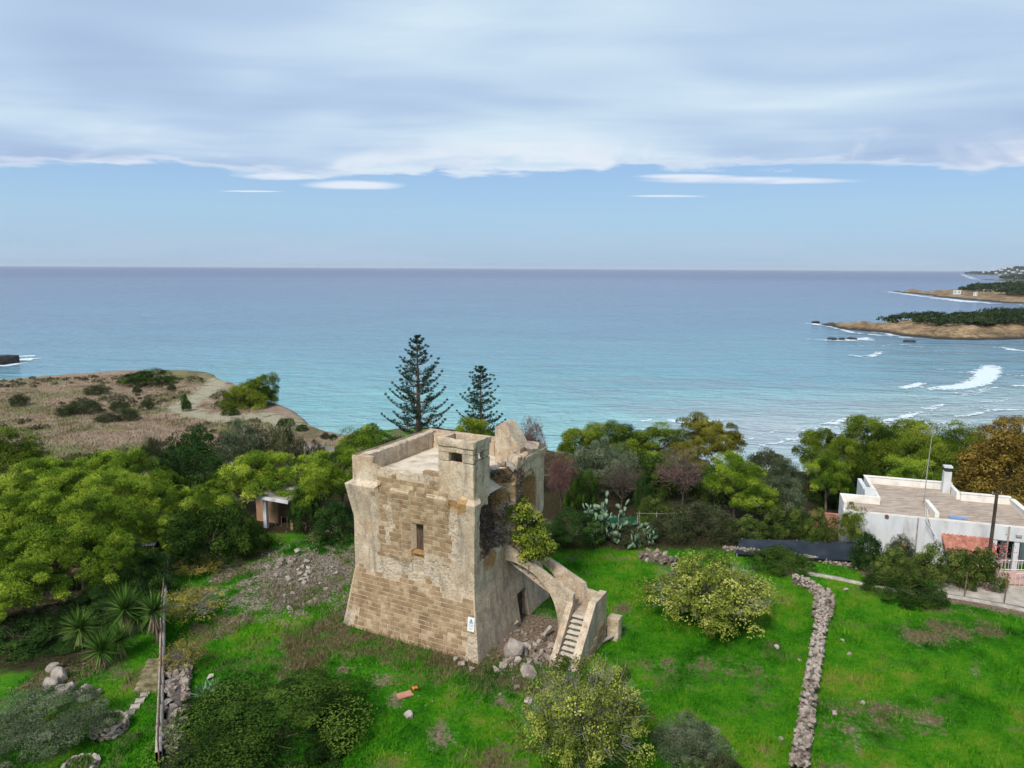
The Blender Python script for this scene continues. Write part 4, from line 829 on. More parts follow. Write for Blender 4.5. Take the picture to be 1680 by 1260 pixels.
def limbs(base, top, targets, r0, seed, k=6, sag=0.1, lean=(0, 0)):
    """trunk and branches as one tapered skeleton"""
    r = np.random.default_rng(seed); mb = MB(); base = np.array(base, float); top = np.array(top, float); n = 6
    tr = [base + (top - base) * s + np.array([lean[0], lean[1], 0]) * math.sin(s * math.pi) + np.r_[r.normal(0, 0.04, 2), 0] * (0 < s < 1) * np.linalg.norm(top - base) * 0.4 for s in np.linspace(0, 1, n)]
    mb.tube(tr, np.linspace(r0, r0 * 0.42, n), k)
    for T_ in targets:
        s = r.uniform(0.45, 0.98); i_ = min(int(s * (n - 1)), n - 2); a = tr[i_] + (tr[i_ + 1] - tr[i_]) * (s * (n - 1) - i_); m_ = (a + T_) / 2 + np.array([0, 0, sag * np.linalg.norm(T_ - a)]) * r.uniform(-1, 1) + r.normal(0, 0.05, 3) * np.linalg.norm(T_ - a)
        mb.tube([a, m_, T_], [r0 * 0.34, r0 * 0.22, r0 * 0.07], 5, False)
    return mb
def twigs(seed, C0, dims, n, L, r0, mat, name, k=3, up=0.5):
    """bare branching: many thin forked sticks from a base through a dome"""
    r = np.random.default_rng(seed); mb = MB(); dims = np.array(dims)
    for _ in range(n):
        d = unit(r.normal(size=3)); d[2] = abs(d[2]); e = d * dims * r.uniform(0.55, 1.05); a = e * r.uniform(0.1, 0.5); a[2] *= 0.8; m_ = (a + e) / 2 + r.normal(0, 0.09, 3) * L
        mb.tube([a, m_, e], [r0, r0 * .7, r0 * .3], k, False)
        for _q in range(3):
            f = m_ + (e - m_) * r.random(); g_ = f + unit(d + r.normal(0, 0.7, 3) + np.array([0, 0, up])) * L * r.uniform(0.25, 0.6); mb.tube([f, (f + g_) / 2 + r.normal(0, .03, 3) * L, g_], [r0 * .5, r0 * .35, r0 * .15], 3, False)
    return mb

L_ = leafmat
mat_pine = L_('pine_needles', (0.022, 0.048, 0.005), (0.130, 0.222, 0.016), (0.420, 0.500, 0.052), 0.22)
mat_pine2 = L_('dark_pine_needles', (0.020, 0.042, 0.005), (0.105, 0.160, 0.013), (0.320, 0.360, 0.042), 0.22)
mat_pineY = L_('yellowing_pine', (0.050, 0.052, 0.008), (0.170, 0.165, 0.020), (0.380, 0.340, 0.055), 0.2)
mat_lent = L_('lentisk_leaves', (0.007, 0.020, 0.003), (0.030, 0.064, 0.008), (0.100, 0.160, 0.022), 0.2)
mat_dark = L_('dark_evergreen_leaves', (0.007, 0.020, 0.005), (0.027, 0.066, 0.012), (0.090, 0.155, 0.030), 0.2)
mat_olive = L_('olive_leaves', (0.028, 0.040, 0.020), (0.088, 0.118, 0.058), (0.240, 0.270, 0.160), 0.2)

mat_fig = L_('fig_leaves', (0.045, 0.065, 0.010), (0.200, 0.240, 0.034), (0.500, 0.500, 0.120), 0.15)
mat_vine = L_('vine_leaves', (0.035, 0.055, 0.008), (0.135, 0.185, 0.018), (0.420, 0.420, 0.060), 0.15)
mat_hedge = L_('hedge_leaves', (0.016, 0.028, 0.006), (0.062, 0.098, 0.018), (0.190, 0.230, 0.050), 0.2)
mat_dryc = L_('dry_creeper_leaves', (0.060, 0.045, 0.035), (0.150, 0.110, 0.085), (0.270, 0.210, 0.165), 0.1)
mat_yell = L_('yellow_leaves', (0.10, 0.085, 0.015), (0.25, 0.215, 0.04), (0.40, 0.35, 0.09), 0.15)
mat_brown = L_('rusty_leaves', (0.035, 0.024, 0.006), (0.150, 0.100, 0.018), (0.360, 0.250, 0.050), 0.15)
mat_red = L_('reddish_twigs', (0.100, 0.050, 0.046), (0.200, 0.105, 0.090), (0.300, 0.180, 0.160), 0.15)
mat_mix = L_('mixed_maquis', (0.018, 0.026, 0.010), (0.060, 0.075, 0.030), (0.160, 0.165, 0.080), 0.25)
mat_arau = L_('araucaria_scales', (0.006, 0.020, 0.010), (0.022, 0.052, 0.024), (0.065, 0.110, 0.045), 0.1)
mat_yucca = L_('yucca_leaves', (0.012, 0.035, 0.006), (0.055, 0.125, 0.018), (0.180, 0.270, 0.050), 0.15)
mat_thatch = L_('dry_yucca_leaves', (0.14, 0.10, 0.06), (0.27, 0.205, 0.13), (0.38, 0.31, 0.21), 0.1)
mat_agave = L_('agave_leaves', (0.05, 0.10, 0.05), (0.10, 0.20, 0.10), (0.20, 0.32, 0.17), 0.1)
mat_bark = simple('pine_bark', [(0.3, (0.045, 0.034, 0.027)), (0.5, (0.10, 0.075, 0.058)), (0.7, (0.17, 0.135, 0.11))], 4, 0.95, 20, 0.6, 0.03, stretch=(2, 2, .6))
mat_twig = simple('grey_bare_twigs', [(0.3, (0.13, 0.115, 0.10)), (0.5, (0.22, 0.20, 0.175)), (0.7, (0.34, 0.315, 0.28))], 3, 0.95, 20, 0.0)
mat_dead = simple('brown_dead_twigs', [(0.3, (0.06, 0.045, 0.036)), (0.5, (0.115, 0.088, 0.070)), (0.7, (0.18, 0.145, 0.118))], 3, 0.95, 20, 0.0)

# prototype crowns: (mesh, half width, half height, centre height) ------------------------------
PROTO = {}
def proto(kind, seed, dims, n, cr, m, L, W, mat, trunk_h, r0, nlimb=9, twig=None, **kw):
    V, ti, C = make_crown(seed, dims, n, cr, m, L, W, **kw)
    zc = trunk_h + dims[2] * 0.55; V = V + np.array([0, 0, zc]); C = C + np.array([0, 0, zc])
    zmin, zmax = V[:, 2].min(), np.percentile(V[:, 2], 99.7); wid = np.percentile(np.abs(V[:, :2]), 99.8) * 2
    rr = np.random.default_rng(seed + 5); tg = C[rr.choice(len(C), min(nlimb, len(C)), replace=False)]
    mb = limbs((0, 0, -0.25), (rr.normal(0, 0.1) * dims[0], rr.normal(0, 0.1) * dims[1], zc + 0.1 * dims[2]), tg, r0, seed, lean=rr.normal(0, 0.12, 2) * trunk_h)
    parts = [('trunk', mb.mesh('trunk', mat_bark)), ('crown', crown_mesh('crown', V, ti, mat))]
    if twig:
        tn, tL, tr0, tmat, td = twig; tb = twigs(seed + 9, None, np.array(dims) * td, tn, tL, tr0, tmat, 'branches'); tme = tb.mesh('branches', tmat)
        me_v = np.array([v_.co for v_ in tme.vertices]) + np.array([0, 0, zc]); tme.vertices.foreach_set('co', me_v.astype(np.float32).ravel()); tme.update(); parts.append(('bare_branches', tme))
    PROTO.setdefault(kind, []).append((parts, wid, zmax))
for k in range(6): proto('pine', 100 + k, (2.2, 2.2, 2.1), 64, 0.58, 560, 0.17, 0.038, mat_pine, 1.6, 0.17, 16, style='tuft', flat=0.78, low=-0.3, hollow=0.80, up=0.45, jag=0.62, inner=0.15, fuzz=(0.58, 0.55))
for k in range(4): proto('darkpine', 120 + k, (2.2, 2.2, 2.1), 64, 0.60, 520, 0.175, 0.040, mat_pine2, 1.2, 0.17, 16, style='tuft', flat=0.75, low=-0.4, hollow=0.76, up=0.45, jag=0.6, inner=0.22, fuzz=(0.58, 0.55))
for k in range(3): proto('yellowpine', 130 + k, (1.9, 1.9, 2.1), 62, 0.52, 360, 0.16, 0.044, mat_pineY, 1.6, 0.15, 14, style='tuft', flat=0.7, low=-0.35, hollow=0.6, jag=0.6, inner=0.25)
for k in range(3): proto('lentisk', 140 + k, (2.2, 2.2, 1.25), 90, 0.50, 220, 0.10, 0.055, mat_lent, 0.25, 0.10, 12, style='leaf', flat=0.8, low=-0.2, hollow=0.82, jag=0.35)
for k in range(3): proto('evergreen', 150 + k, (2.2, 2.2, 1.7), 90, 0.54, 210, 0.12, 0.065, mat_dark, 0.6, 0.14, 10, style='leaf', flat=0.8, low=-0.3, hollow=0.75, jag=0.4)
for k in range(2): proto('hedge', 155 + k, (2.2, 2.2, 1.4), 100, 0.46, 200, 0.11, 0.06, mat_hedge, 0.4, 0.12, 10, style='leaf', flat=0.85, low=-0.3, hollow=0.7, jag=0.4)
for k in range(3): proto('olive', 160 + k, (1.8, 1.8, 1.45), 100, 0.42, 240, 0.12, 0.032, mat_olive, 0.5, 0.12, 12, style='tuft', flat=0.9, low=-0.3, hollow=0.6, jag=0.4)
for k in range(3): proto('maquis', 170 + k, (1.8, 1.8, 1.1), 90, 0.42, 120, 0.13, 0.04, mat_mix, 0.2, 0.06, 12, flat=0.9, low=-0.15, hollow=0.5, jag=0.4, twig=(50, 0.7, 0.014, mat_dead, 1.05))
for k in range(2): proto('deadbush', 180 + k, (1.7, 1.7, 1.6), 40, 0.35, 40, 0.10, 0.03, mat_red if k else mat_mix, 0.3, 0.07, 16, flat=0.9, low=-0.1, hollow=0.4, jag=0.4, twig=(150, 0.8, 0.016, mat_dead, 1.1))
proto('redbush', 190, (1.5, 1.5, 1.5), 90, 0.40, 150, 0.11, 0.022, mat_red, 0.4, 0.08, 14, flat=1.0, low=-0.1, hollow=0.4, jag=0.4, twig=(110, 0.7, 0.015, mat_dead, 1.1))
proto('rusty', 195, (2.6, 2.6, 2.4), 190, 0.55, 170, 0.14, 0.06, mat_brown, 1.2, 0.2, 16, style='leaf', flat=0.85, low=-0.4, hollow=0.55, jag=0.35)
proto('youngpine', 198, (0.9, 0.9, 1.3), 60, 0.3, 130, 0.16, 0.026, mat_vine, 0.8, 0.07, 14, flat=0.7, low=-0.5, hollow=0.35, jag=0.4)
proto('yellowshrub', 199, (1.5, 1.5, 0.8), 60, 0.34, 60, 0.10, 0.05, mat_yell, 0.3, 0.05, 14, style='leaf', flat=0.8, low=-0.2, hollow=0.4, jag=0.5, twig=(90, 0.7, 0.012, mat_twig, 1.05))
# large single plants seen close up
proto('bigfig', 201, (2.8, 2.6, 1.8), 230, 0.42, 110, 0.125, 0.078, mat_fig, 0.45, 0.16, 14, style='leaf', flat=0.95, low=-0.35, hollow=0.62, jag=0.55, broad=True, twig=(190, 1.1, 0.016, mat_twig, 1.12))
proto('frontfig', 202, (2.6, 2.4, 1.9), 240, 0.38, 115, 0.105, 0.066, mat_fig, 0.5, 0.16, 14, style='leaf', flat=0.95, low=-0.3, hollow=0.5, jag=0.5, broad=True, inner=.3, twig=(300, 1.1, 0.013, mat_twig, 1.12))
proto('biglentisk', 203, (3.1, 2.7, 1.9), 86, 0.80, 620, 0.115, 0.07, mat_lent, 0.1, 0.14, 12, style='leaf', flat=0.9, low=-0.1, hollow=0.9, jag=0.5, inner=0.03, up=0.2, fuzz=(0.8, 0.22), twig=(20, 0.5, 0.010, mat_dead, 1.0))
proto('frontolive', 204, (1.9, 1.9, 1.5), 150, 0.38, 330, 0.085, 0.022, mat_olive, 0.3, 0.12, 12, style='tuft', flat=0.95, low=-0.3, hollow=0.65, jag=0.35)
proto('greyolive', 205, (1.5, 1.5, 1.2), 130, 0.32, 190, 0.10, 0.024, mat_olive, 0.2, 0.08, 12, flat=1.0, low=-0.3, hollow=0.45, jag=0.3, twig=(70, 0.6, 0.010, mat_twig, 1.05))

cnt = {}
def plant(name, kind, label, cat, px, py_top, Y, wpx, group=None, zg=None, var=None, squash=None, seed=None, py_mid=None, dz=0.0):
    """a plant of this kind at distance Y whose crown spans wpx and whose top is seen at py_top"""
    vs = PROTO[kind]; k = cnt.get(kind, 0) if var is None else var; cnt[kind] = cnt.get(kind, 0) + 1
    parts, wid, zmax = vs[k % len(vs)]
    t = AT(px, py_top, Y); depth = np.linalg.norm(t - np.array([0, 0, CAM_Z])) * 0.985
    zb = (hz(t[0], Y) if zg is None else zg) + dz; Wd = wpx / FPX * depth; sx = Wd / wid; sz = max((t[2] - zb) / zmax, 0.25 * sx)
    if kind in ('lentisk', 'maquis', 'evergreen', 'hedge', 'biglentisk') and dz == 0.0: zb -= 0.30 * (t[2] - zb); sz = (t[2] - zb) / zmax
    r = random.Random(int(px * 131 + py_top * 17 + wpx))
    root = empty(name, (t[0], Y, zb), r.random() * 6.283, label, cat, group)
    for nm_, me in parts:
        o = obj(nm_, me, root); 
    root.scale = (sx, sx * (squash or 1.0), sz)
    return root
G1 = 'pines of the grove left of the tower'; G2 = 'trees along the shore behind the tower'; G3 = 'pines behind the white house'; G4 = 'shrubs on the dry headland'
ROWS = (('front', 34.5, ((-12, 940, 110), (42, 922, 105))), ('second', 38, ((12, 872, 105), (72, 862, 110), (128, 866, 108), (180, 872, 95))), ('third', 42, ((-5, 820, 105), (50, 812, 105), (104, 806, 108), (160, 814, 104), (212, 832, 92), (258, 850, 80))),
        ('fourth', 46.5, ((24, 780, 100), (82, 772, 104), (138, 770, 100), (190, 776, 96), (244, 792, 96), (296, 800, 96), (344, 806, 84))), ('fifth', 52, ((60, 752, 95), (112, 752, 95), (164, 744, 98), (214, 738, 96), (362, 772, 84), (268, 770, 70))))
ORD = ('first', 'second', 'third', 'fourth', 'fifth', 'sixth', 'seventh')
for rn, Y, lst in ROWS:
    for k, (px, pt, w) in enumerate(lst): plant('pine_tree', 'pine', 'rounded bright pine of the left grove, %s row from the front, %s from the left' % (rn, ORD[k]), 'pine', px, pt, Y + 0.6 * ((k * 7) % 3 - 1), w, G1)
for a in (
    ('pine_tree', 'darkpine', 'dark green pine at the left edge below the dry headland', 'pine', 12, 704, 60, 105, G1),
    ('pine_tree', 'pine', 'umbrella pine with a dark trunk in front of the low shed', 'pine', 430, 742, 50.5, 125, G1),
    ('pine_tree', 'pine', 'bright pine hanging over the shed roof on its right', 'pine', 505, 752, 49, 105, G1),
    ('pine_tree', 'pine', 'pine between the shed and the tower wall', 'pine', 560, 738, 52, 105, G1),
    ('pine_tree', 'pine', 'pine rising just left of the tower top', 'pine', 598, 700, 60, 120, G1),
    ('pine_tree', 'darkpine', 'dark round crown between the two araucarias above the tower', 'pine', 780, 686, 62, 105, G2),
    ('pine_tree', 'darkpine', 'dark pine just right of the tower by the reddish bush', 'pine', 950, 702, 63, 90, G2),
    ('pine_tree', 'darkpine', 'wide dark pine topped yellow green in the shore row', 'pine', 1000, 692, 66, 120, G2),
    ('pine_tree', 'darkpine', 'pine in the middle of the shore row with a flat top', 'pine', 1080, 694, 66, 130, G2),
    ('yellowing_tree', 'yellowpine', 'tall thin yellow green tree standing out of the shore row', 'tree', 1150, 675, 67, 75, G2),
    ('yellowing_tree', 'yellowpine', 'yellow green tree at the right end of the shore row', 'tree', 1195, 694, 63, 95, G2),
    ('yellowing_tree', 'yellowpine', 'yellowish tree in front of the flat topped shore pine', 'tree', 1130, 722, 60, 80, G2),
    ('pine_tree', 'pine', 'bright green pine standing alone left of the shade net', 'pine', 1212, 742, 51, 118, G2),
    ('pine_tree', 'pine', 'lower bright green pine crown beside the shade net', 'pine', 1240, 800, 49, 90, G2),
    ('pine_tree', 'darkpine', 'leftmost pine behind the white house, leaning over the beach', 'pine', 1345, 702, 62, 85, G3),
    ('pine_tree', 'pine', 'bright low pine at the left end of the white house', 'pine', 1362, 752, 54, 70, G3),
    ('pine_tree', 'darkpine', 'tallest round pine behind the left part of the white house', 'pine', 1422, 681, 62, 100, G3),
    ('pine_tree', 'darkpine', 'pine behind the antenna mast of the white house', 'pine', 1497, 690, 63, 115, G3),
    ('pine_tree', 'darkpine', 'dark pine behind the chimney of the white house', 'pine', 1570, 694, 62, 100, G3),
    ('pine_tree', 'pine', 'small bright pine crown just above the roof parapet', 'pine', 1505, 752, 55, 95, G3),
    ('rusty_tree', 'rusty', 'large rusty orange brown tree right of the chimney', 'tree', 1668, 705, 51, 170),
    ('rusty_tree', 'rusty', 'olive brown tree crown behind the rusty one at the right edge', 'tree', 1650, 684, 62, 110),
    ('evergreen_tree', 'evergreen', 'round dark green evergreen in the middle of the left trees', 'tree', 312, 732, 56, 118),
    ('evergreen_tree', 'evergreen', 'dark evergreen behind the round one at the foot of the headland', 'tree', 312, 700, 62, 105),
    ('olive_tree', 'olive', 'grey green olive tree at the foot of the headland', 'olive tree', 395, 688, 62, 90),
    ('maquis_bush', 'maquis', 'brownish bush between the olive tree and the slat fence', 'bush', 462, 698, 63, 80),
    ('maquis_bush', 'maquis', 'small grey bush beside the slat fence', 'bush', 520, 722, 64, 50),
    ('lentisk_bush', 'lentisk', 'big dark green bush below the shed in front of the grove', 'bush', 335, 838, 43, 150),
    ('lentisk_bush', 'lentisk', 'dark green bush on the right side below the shed', 'bush', 405, 858, 44, 80),
    ('evergreen_bush', 'evergreen', 'dark bush pressed against the left side of the tower', 'bush', 548, 822, 46, 90),
    ('evergreen_bush', 'evergreen', 'dark shrub under the pine beside the shed pillar', 'bush', 500, 800, 48, 60),
    ('juniper_bush', 'evergreen', 'dull green upright bush above the yuccas', 'bush', 232, 905, 38, 90),
    ('evergreen_bush', 'evergreen', 'shaded dark bush behind the yucca heads', 'bush', 160, 965, 36, 120),
    ('yellow_shrub', 'yellowshrub', 'yellow leaved shrub over the upper end of the left wall', 'shrub', 325, 915, 41.5, 120),
    ('yellow_shrub', 'yellowshrub', 'dry yellowish shrub halfway along the left wall', 'shrub', 312, 965, 35.5, 110),
    ('yellow_shrub', 'yellowshrub', 'straggly yellow shrub low on the left wall', 'shrub', 300, 1040, 30.5, 80),
    ('red_bush', 'redbush', 'reddish bare bush peeping over the ruined tower top', 'bush', 872, 684, 58, 62),
    ('red_bush', 'redbush', 'reddish dry bush right of the tower beside the arch niche', 'bush', 924, 742, 54, 62),
    ('olive_tree', 'olive', 'dark grey olive behind the reddish dry bush', 'olive tree', 985, 722, 57, 120),
    ('dead_bush', 'deadbush', 'brown leafless thicket below the shore pines', 'bush', 1020, 762, 54, 100),
    ('dead_bush', 'deadbush', 'leafless brown thicket left of the bright lone pine', 'bush', 1120, 735, 55, 110),
    ('dead_bush', 'maquis', 'low leafless thicket above the stone edge by the fig tree', 'bush', 1150, 820, 48.5, 110),
    ('evergreen_bush', 'evergreen', 'large dark shrub on the lawn edge right of the tower', 'bush', 940, 838, 45.5, 105),
    ('maquis_bush', 'maquis', 'low greenish shrub between the cactus and the lawn', 'bush', 1035, 862, 45.5, 75),
    ('maquis_bush', 'maquis', 'grey green shrub behind the big fig tree', 'bush', 1105, 840, 46.5, 95),
    ('maquis_bush', 'maquis', 'dry shrub under the bright lone pine', 'bush', 1195, 850, 46, 70),
    ('evergreen_bush', 'evergreen', 'narrow bright green shrub amid the leafless thicket', 'bush', 1058, 778, 52, 38),
    ('olive_tree', 'olive', 'soft green olive beside the shade net', 'olive tree', 1290, 780, 50, 80),
    ('maquis_bush', 'maquis', 'greyish bush on the beach side between the two tree rows', 'bush', 1262, 740, 68, 70),
    ('olive_tree', 'olive', 'dark olive bush left of the terracotta wall', 'bush', 1290, 752, 60, 60),
    ('pine_tree', 'darkpine', 'low pine filling the gap under the tallest round pine behind the house', 'pine', 1395, 718, 59, 92, G3),
    ('pine_tree', 'darkpine', 'low dark pine between the antenna pine and the tallest round pine', 'pine', 1460, 716, 60, 90, G3),
    ('pine_tree', 'darkpine', 'low dark pine left of the chimney behind the roof parapet', 'pine', 1535, 722, 58, 90, G3),
    ('evergreen_bush', 'lentisk', 'dark undergrowth behind the left end of the house roof', 'bush', 1375, 778, 57, 90),
    ('evergreen_bush', 'lentisk', 'dark undergrowth behind the middle of the house roof', 'bush', 1470, 768, 58, 120),
    ('pine_tree', 'darkpine', 'low dark pine below the wide pine of the shore row', 'pine', 1035, 722, 60, 95, G2),
    ('evergreen_bush', 'hedge', 'green shrub filling the gap below the yellow green tree', 'bush', 1170, 770, 56, 80),
    ('evergreen_bush', 'lentisk', 'dark green shrub under the flat topped shore pine', 'bush', 1075, 745, 58, 90),
    ('evergreen_bush', 'lentisk', 'dark shrub between the reddish bush and the olive', 'bush', 955, 770, 51, 70),
    ('evergreen_bush', 'hedge', 'green shrub behind the prickly pear nearest the lawn', 'bush', 1075, 815, 49.5, 70),
    ('evergreen_bush', 'hedge', 'green shrub beside the left post of the shade net', 'bush', 1225, 850, 46.5, 75),
    ('garden_bush', 'hedge', 'green bush covering the lower half of the terracotta wall', 'bush', 1345, 838, 44.8, 66),
    ('garden_bush', 'hedge', 'green bush hanging over the far side of the shade net', 'bush', 1290, 830, 46.5, 80),
    ('young_pine', 'youngpine', 'slim yellow green young pine at the house corner', 'pine', 1402, 825, 43.6, 42),
    ('round_shrub', 'hedge', 'domed dark green shrub at the right end of the shade net', 'shrub', 1472, 903, 39.6, 82),
    ('hedge_shrub', 'hedge', 'wide flowering shrub in front of the tiled canopy', 'shrub', 1548, 897, 40.2, 92),
    ('hedge_shrub', 'hedge', 'wide shrub beside the utility pole and pink gate', 'shrub', 1605, 897, 39.8, 76),
    ('garden_bush', 'olive', 'pointed garden bush against the white house wall', 'bush', 1482, 880, 41.5, 40),
    ('low_bush', 'lentisk', 'low dark bush on the kerb at the dirt road', 'bush', 1490, 953, 37.8, 112),
    ('low_bush', 'lentisk', 'dark bush behind the end of the long stone wall', 'bush', 1280, 905, 41.5, 105),
    ('garden_bush', 'evergreen', 'dark garden bush under the shade net end', 'bush', 1425, 872, 41.8, 60),
    ('fig_tree', 'bigfig', 'rounded yellow green fig tree on the lawn left of the stone wall', 'fig tree', 1168, 912, 34.6, 212),
    ('fig_tree', 'frontfig', 'yellow green fig tree with bare grey twigs cut by the bottom edge', 'fig tree', 958, 1104, 23.8, 222),
    ('lentisk_bush', 'biglentisk', 'very large dark green bush cut by the bottom edge', 'bush', 438, 1146, 25.4, 290),
    ('olive_bush', 'frontolive', 'silvery olive bush in the bottom left corner', 'olive tree', 62, 1155, 25.6, 165),
    ('olive_bush', 'greyolive', 'small grey green bush right of the front fig tree', 'bush', 1132, 1190, 24.2, 118),
    ('grey_shrub', 'maquis', 'low grey shrub at the bottom edge right of the front fig', 'shrub', 1190, 1235, 22.6, 70),
    ('grey_shrub', 'maquis', 'grey shrub at the bottom edge left of the big dark bush', 'shrub', 310, 1225, 23.6, 80),
    ('evergreen_bush', 'evergreen', 'dark bush in the shade below the leftmost pine', 'bush', 20, 1020, 33, 120),
    ('evergreen_bush', 'evergreen', 'dark undergrowth bush behind the white boulders', 'bush', 110, 1040, 33.5, 110),
    ):
    plant(*a)
for a in (('headland_pine', 'darkpine', 'wind bent pine on the seaward rim of the headland', 'pine', 396, 628, 95, 82, None, None, None, None, None, None, -2.2), ('headland_pine', 'darkpine', 'taller pine at the very rim of the headland', 'pine', 430, 614, 97, 62, None, None, None, None, None, None, -2.2),
          ('low_bush', 'lentisk', 'dark dome of scrub on the skyline of the headland', 'bush', 238, 606, 116, 83, G4), ('low_bush', 'maquis', 'dark bush left of the skyline scrub dome', 'bush', 158, 631, 107, 37, G4),
          ('low_bush', 'maquis', 'grey leafless bush in the middle of the dry headland', 'bush', 135, 652, 92, 58, G4), ('low_bush', 'maquis', 'dark bush at the left end of the grey leafless one', 'bush', 108, 664, 90, 32, G4),
          ('low_bush', 'maquis', 'small brownish bush near the left edge of the headland', 'bush', 30, 646, 98, 26, G4), ('low_bush', 'maquis', 'mid sized brown bush above the trail bend', 'bush', 195, 654, 93, 31, G4),
          ('low_bush', 'maquis', 'greenish low bush at the front of the headland', 'bush', 175, 676, 86, 39, G4), ('low_bush', 'maquis', 'grey twiggy bush beside the greenish low bush', 'bush', 208, 668, 87, 32, G4),
          ('low_bush', 'maquis', 'olive tuft left of the pale trail', 'bush', 240, 652, 95, 23, G4), ('low_bush', 'lentisk', 'tiny dark bush right of the trail', 'bush', 305, 656, 93, 15, G4), ('low_bush', 'lentisk', 'small green bush inside the trail bend', 'bush', 302, 646, 98, 12, G4),
          ('low_bush', 'lentisk', 'bush under the wind bent pine', 'bush', 378, 669, 90, 31, G4), ('low_bush', 'lentisk', 'green bush halfway down the cliff edge', 'bush', 468, 686, 84, 28, G4), ('low_bush', 'lentisk', 'dark bush at the bottom of the cliff edge', 'bush', 495, 696, 82, 21, G4),
          ('low_bush', 'maquis', 'round dark shore bush beyond the slat fence', 'bush', 533, 708, 78, 18, G4), ('low_bush', 'maquis', 'yellow tinged bush at the near rim of the dry headland', 'bush', 250, 716, 66, 31, G4), ('low_bush', 'maquis', 'small tuft near the skyline scrub dome', 'bush', 281, 626, 110, 14, G4), ('low_bush', 'maquis', 'tuft between the dome and the dark bush', 'bush', 224, 630, 108, 14, G4)):
    plant(*a)
# flowers on the hedge
def flecks(parent_label, px, py, Y, spread, n, mat, name, size, label, cat, seed):
    r = np.random.default_rng(seed); c0 = AT(px, py, Y); p = c0 + r.normal(0, 1, (n, 3)) * np.array(spread); t = unit(r.normal(size=(n, 3))); nr = unit(r.normal(size=(n, 3)))
    V = leaf_diamonds(p, t, nr, np.full(n, size), np.full(n, size * 0.8)); return tag(obj(name, mesh_np(name, V, np.arange(len(V)).reshape(-1, 3), mat, False, {'tint': np.repeat(r.random(n), 6)})), label, cat, kind='stuff')
mat_flower = L_('pink_flowers', (0.30, 0.05, 0.05), (0.45, 0.10, 0.09), (0.55, 0.2, 0.16), 0.1)
flecks('', 1640, 905, 39.4, (0.45, 0.3, 0.35), 130, mat_flower, 'hedge_flowers', 0.12, 'pinkish red flowers beside the pink gate', 'flowers', 3)
flecks('', 1580, 925, 39.0, (1.0, 0.2, 0.4), 26, mat_flower, 'hedge_flowers', 0.11, 'scattered red flowers on the wide hedge', 'flowers', 4)
flecks('', 540, 875, 45.0, (0.8, 0.2, 0.12), 90, mat_red, 'red_undergrowth', 0.12, 'reddish low growth under the bush beside the tower', 'undergrowth', 5)

# araucarias: whorled branches with tufts at regular stations
def araucaria(px, py_top, Y, wpx, label, seed, nwh, narrow):
    t = AT(px, py_top, Y); depth = np.linalg.norm(t - np.array([0, 0, CAM_Z])); zb = hz(t[0], Y); Ht = t[2] - zb; R = wpx / FPX * depth / 2
    root = empty('araucaria_tree', (t[0], Y, zb), 0.3 * seed, label, 'araucaria', 'araucarias behind the tower'); r = np.random.default_rng(seed)
    tk = MB(); tk.tube([(0, 0, -0.3), (0.04, 0, Ht * 0.5), (0, 0.03, Ht * 0.98)], [0.24 * R / 3, 0.15 * R / 3, 0.02], 8); tk.obj('trunk', mat_bark, root)
    bm_, P_, D_ = MB(), [], []
    for k in range(nwh):
        f = k / (nwh - 1); z0 = Ht * (0.22 + 0.76 * f ** 0.92) + r.normal(0, 0.1); nb_ = 6 if f < 0.8 else 5; Lb = R * ((1 - f) ** narrow * 0.96 + 0.05) * r.uniform(0.86, 1.1)
        for j in range(nb_):
            a = 6.283 * (j + 0.5 * (k % 2)) / nb_ + r.normal(0, 0.25); L1 = Lb * r.uniform(0.55, 1.2); dirx = np.array([math.cos(a), math.sin(a), 0]); ss = np.linspace(0, 1, 9)
            rise = 0.06 + 0.34 * f + r.normal(0, 0.06); pts = [np.array([0, 0, z0]) + dirx * L1 * s + np.array([0, 0, L1 * (rise * s - 0.10 * math.sin(math.pi * s) + 0.22 * s ** 3)]) for s in ss]
            bm_.tube(pts, np.linspace(0.045, 0.016, 9) * (R / 3.2), 4, False)
            side = np.array([-dirx[1], dirx[0], 0]); nst = max(3, int(L1 / 0.33))
            for s in np.linspace(0.32, 1.0, nst):
                pc_ = np.array([np.interp(s, ss, [q_[c_] for q_ in pts]) for c_ in range(3)]); sl = 0.55 * min(1.0, L1 / 2.0) * (1.1 - s) + 0.10
                for sg in (-1, 1, 0):
                    e = pc_ + side * sg * sl * r.uniform(0.6, 1.1) + dirx * sl * 0.6 + np.array([0, 0, sl * 0.75])
                    m_ = 13; u_ = r.random((m_, 1)); P_.append(pc_ + (e - pc_) * (0.35 + 0.65 * u_) + r.normal(0, 0.03, (m_, 3))); D_.append(unit(e - pc_) * 0.5 + unit(r.normal(size=(m_, 3))) * 0.8 + np.array([0, 0, 0.35]))
    bm_.obj('branches', mat_bark, root)
    p = np.concatenate(P_); d = unit(np.concatenate(D_)); V = leaf_tris(p, d, unit(r.normal(size=p.shape)), np.full(len(p), 0.15), np.full(len(p), 0.06)); obj('foliage', crown_mesh('foliage', V, np.repeat(np.clip(r.normal(0.45, 0.2, len(p)), 0, 1), 3), mat_arau), root)
araucaria(684, 548, 62, 150, 'tall dark araucaria with tiered branches behind the tower', 2, 16, 0.8)
araucaria(789, 601, 66, 76, 'smaller slender araucaria to the right of the tall one', 5, 15, 0.55)

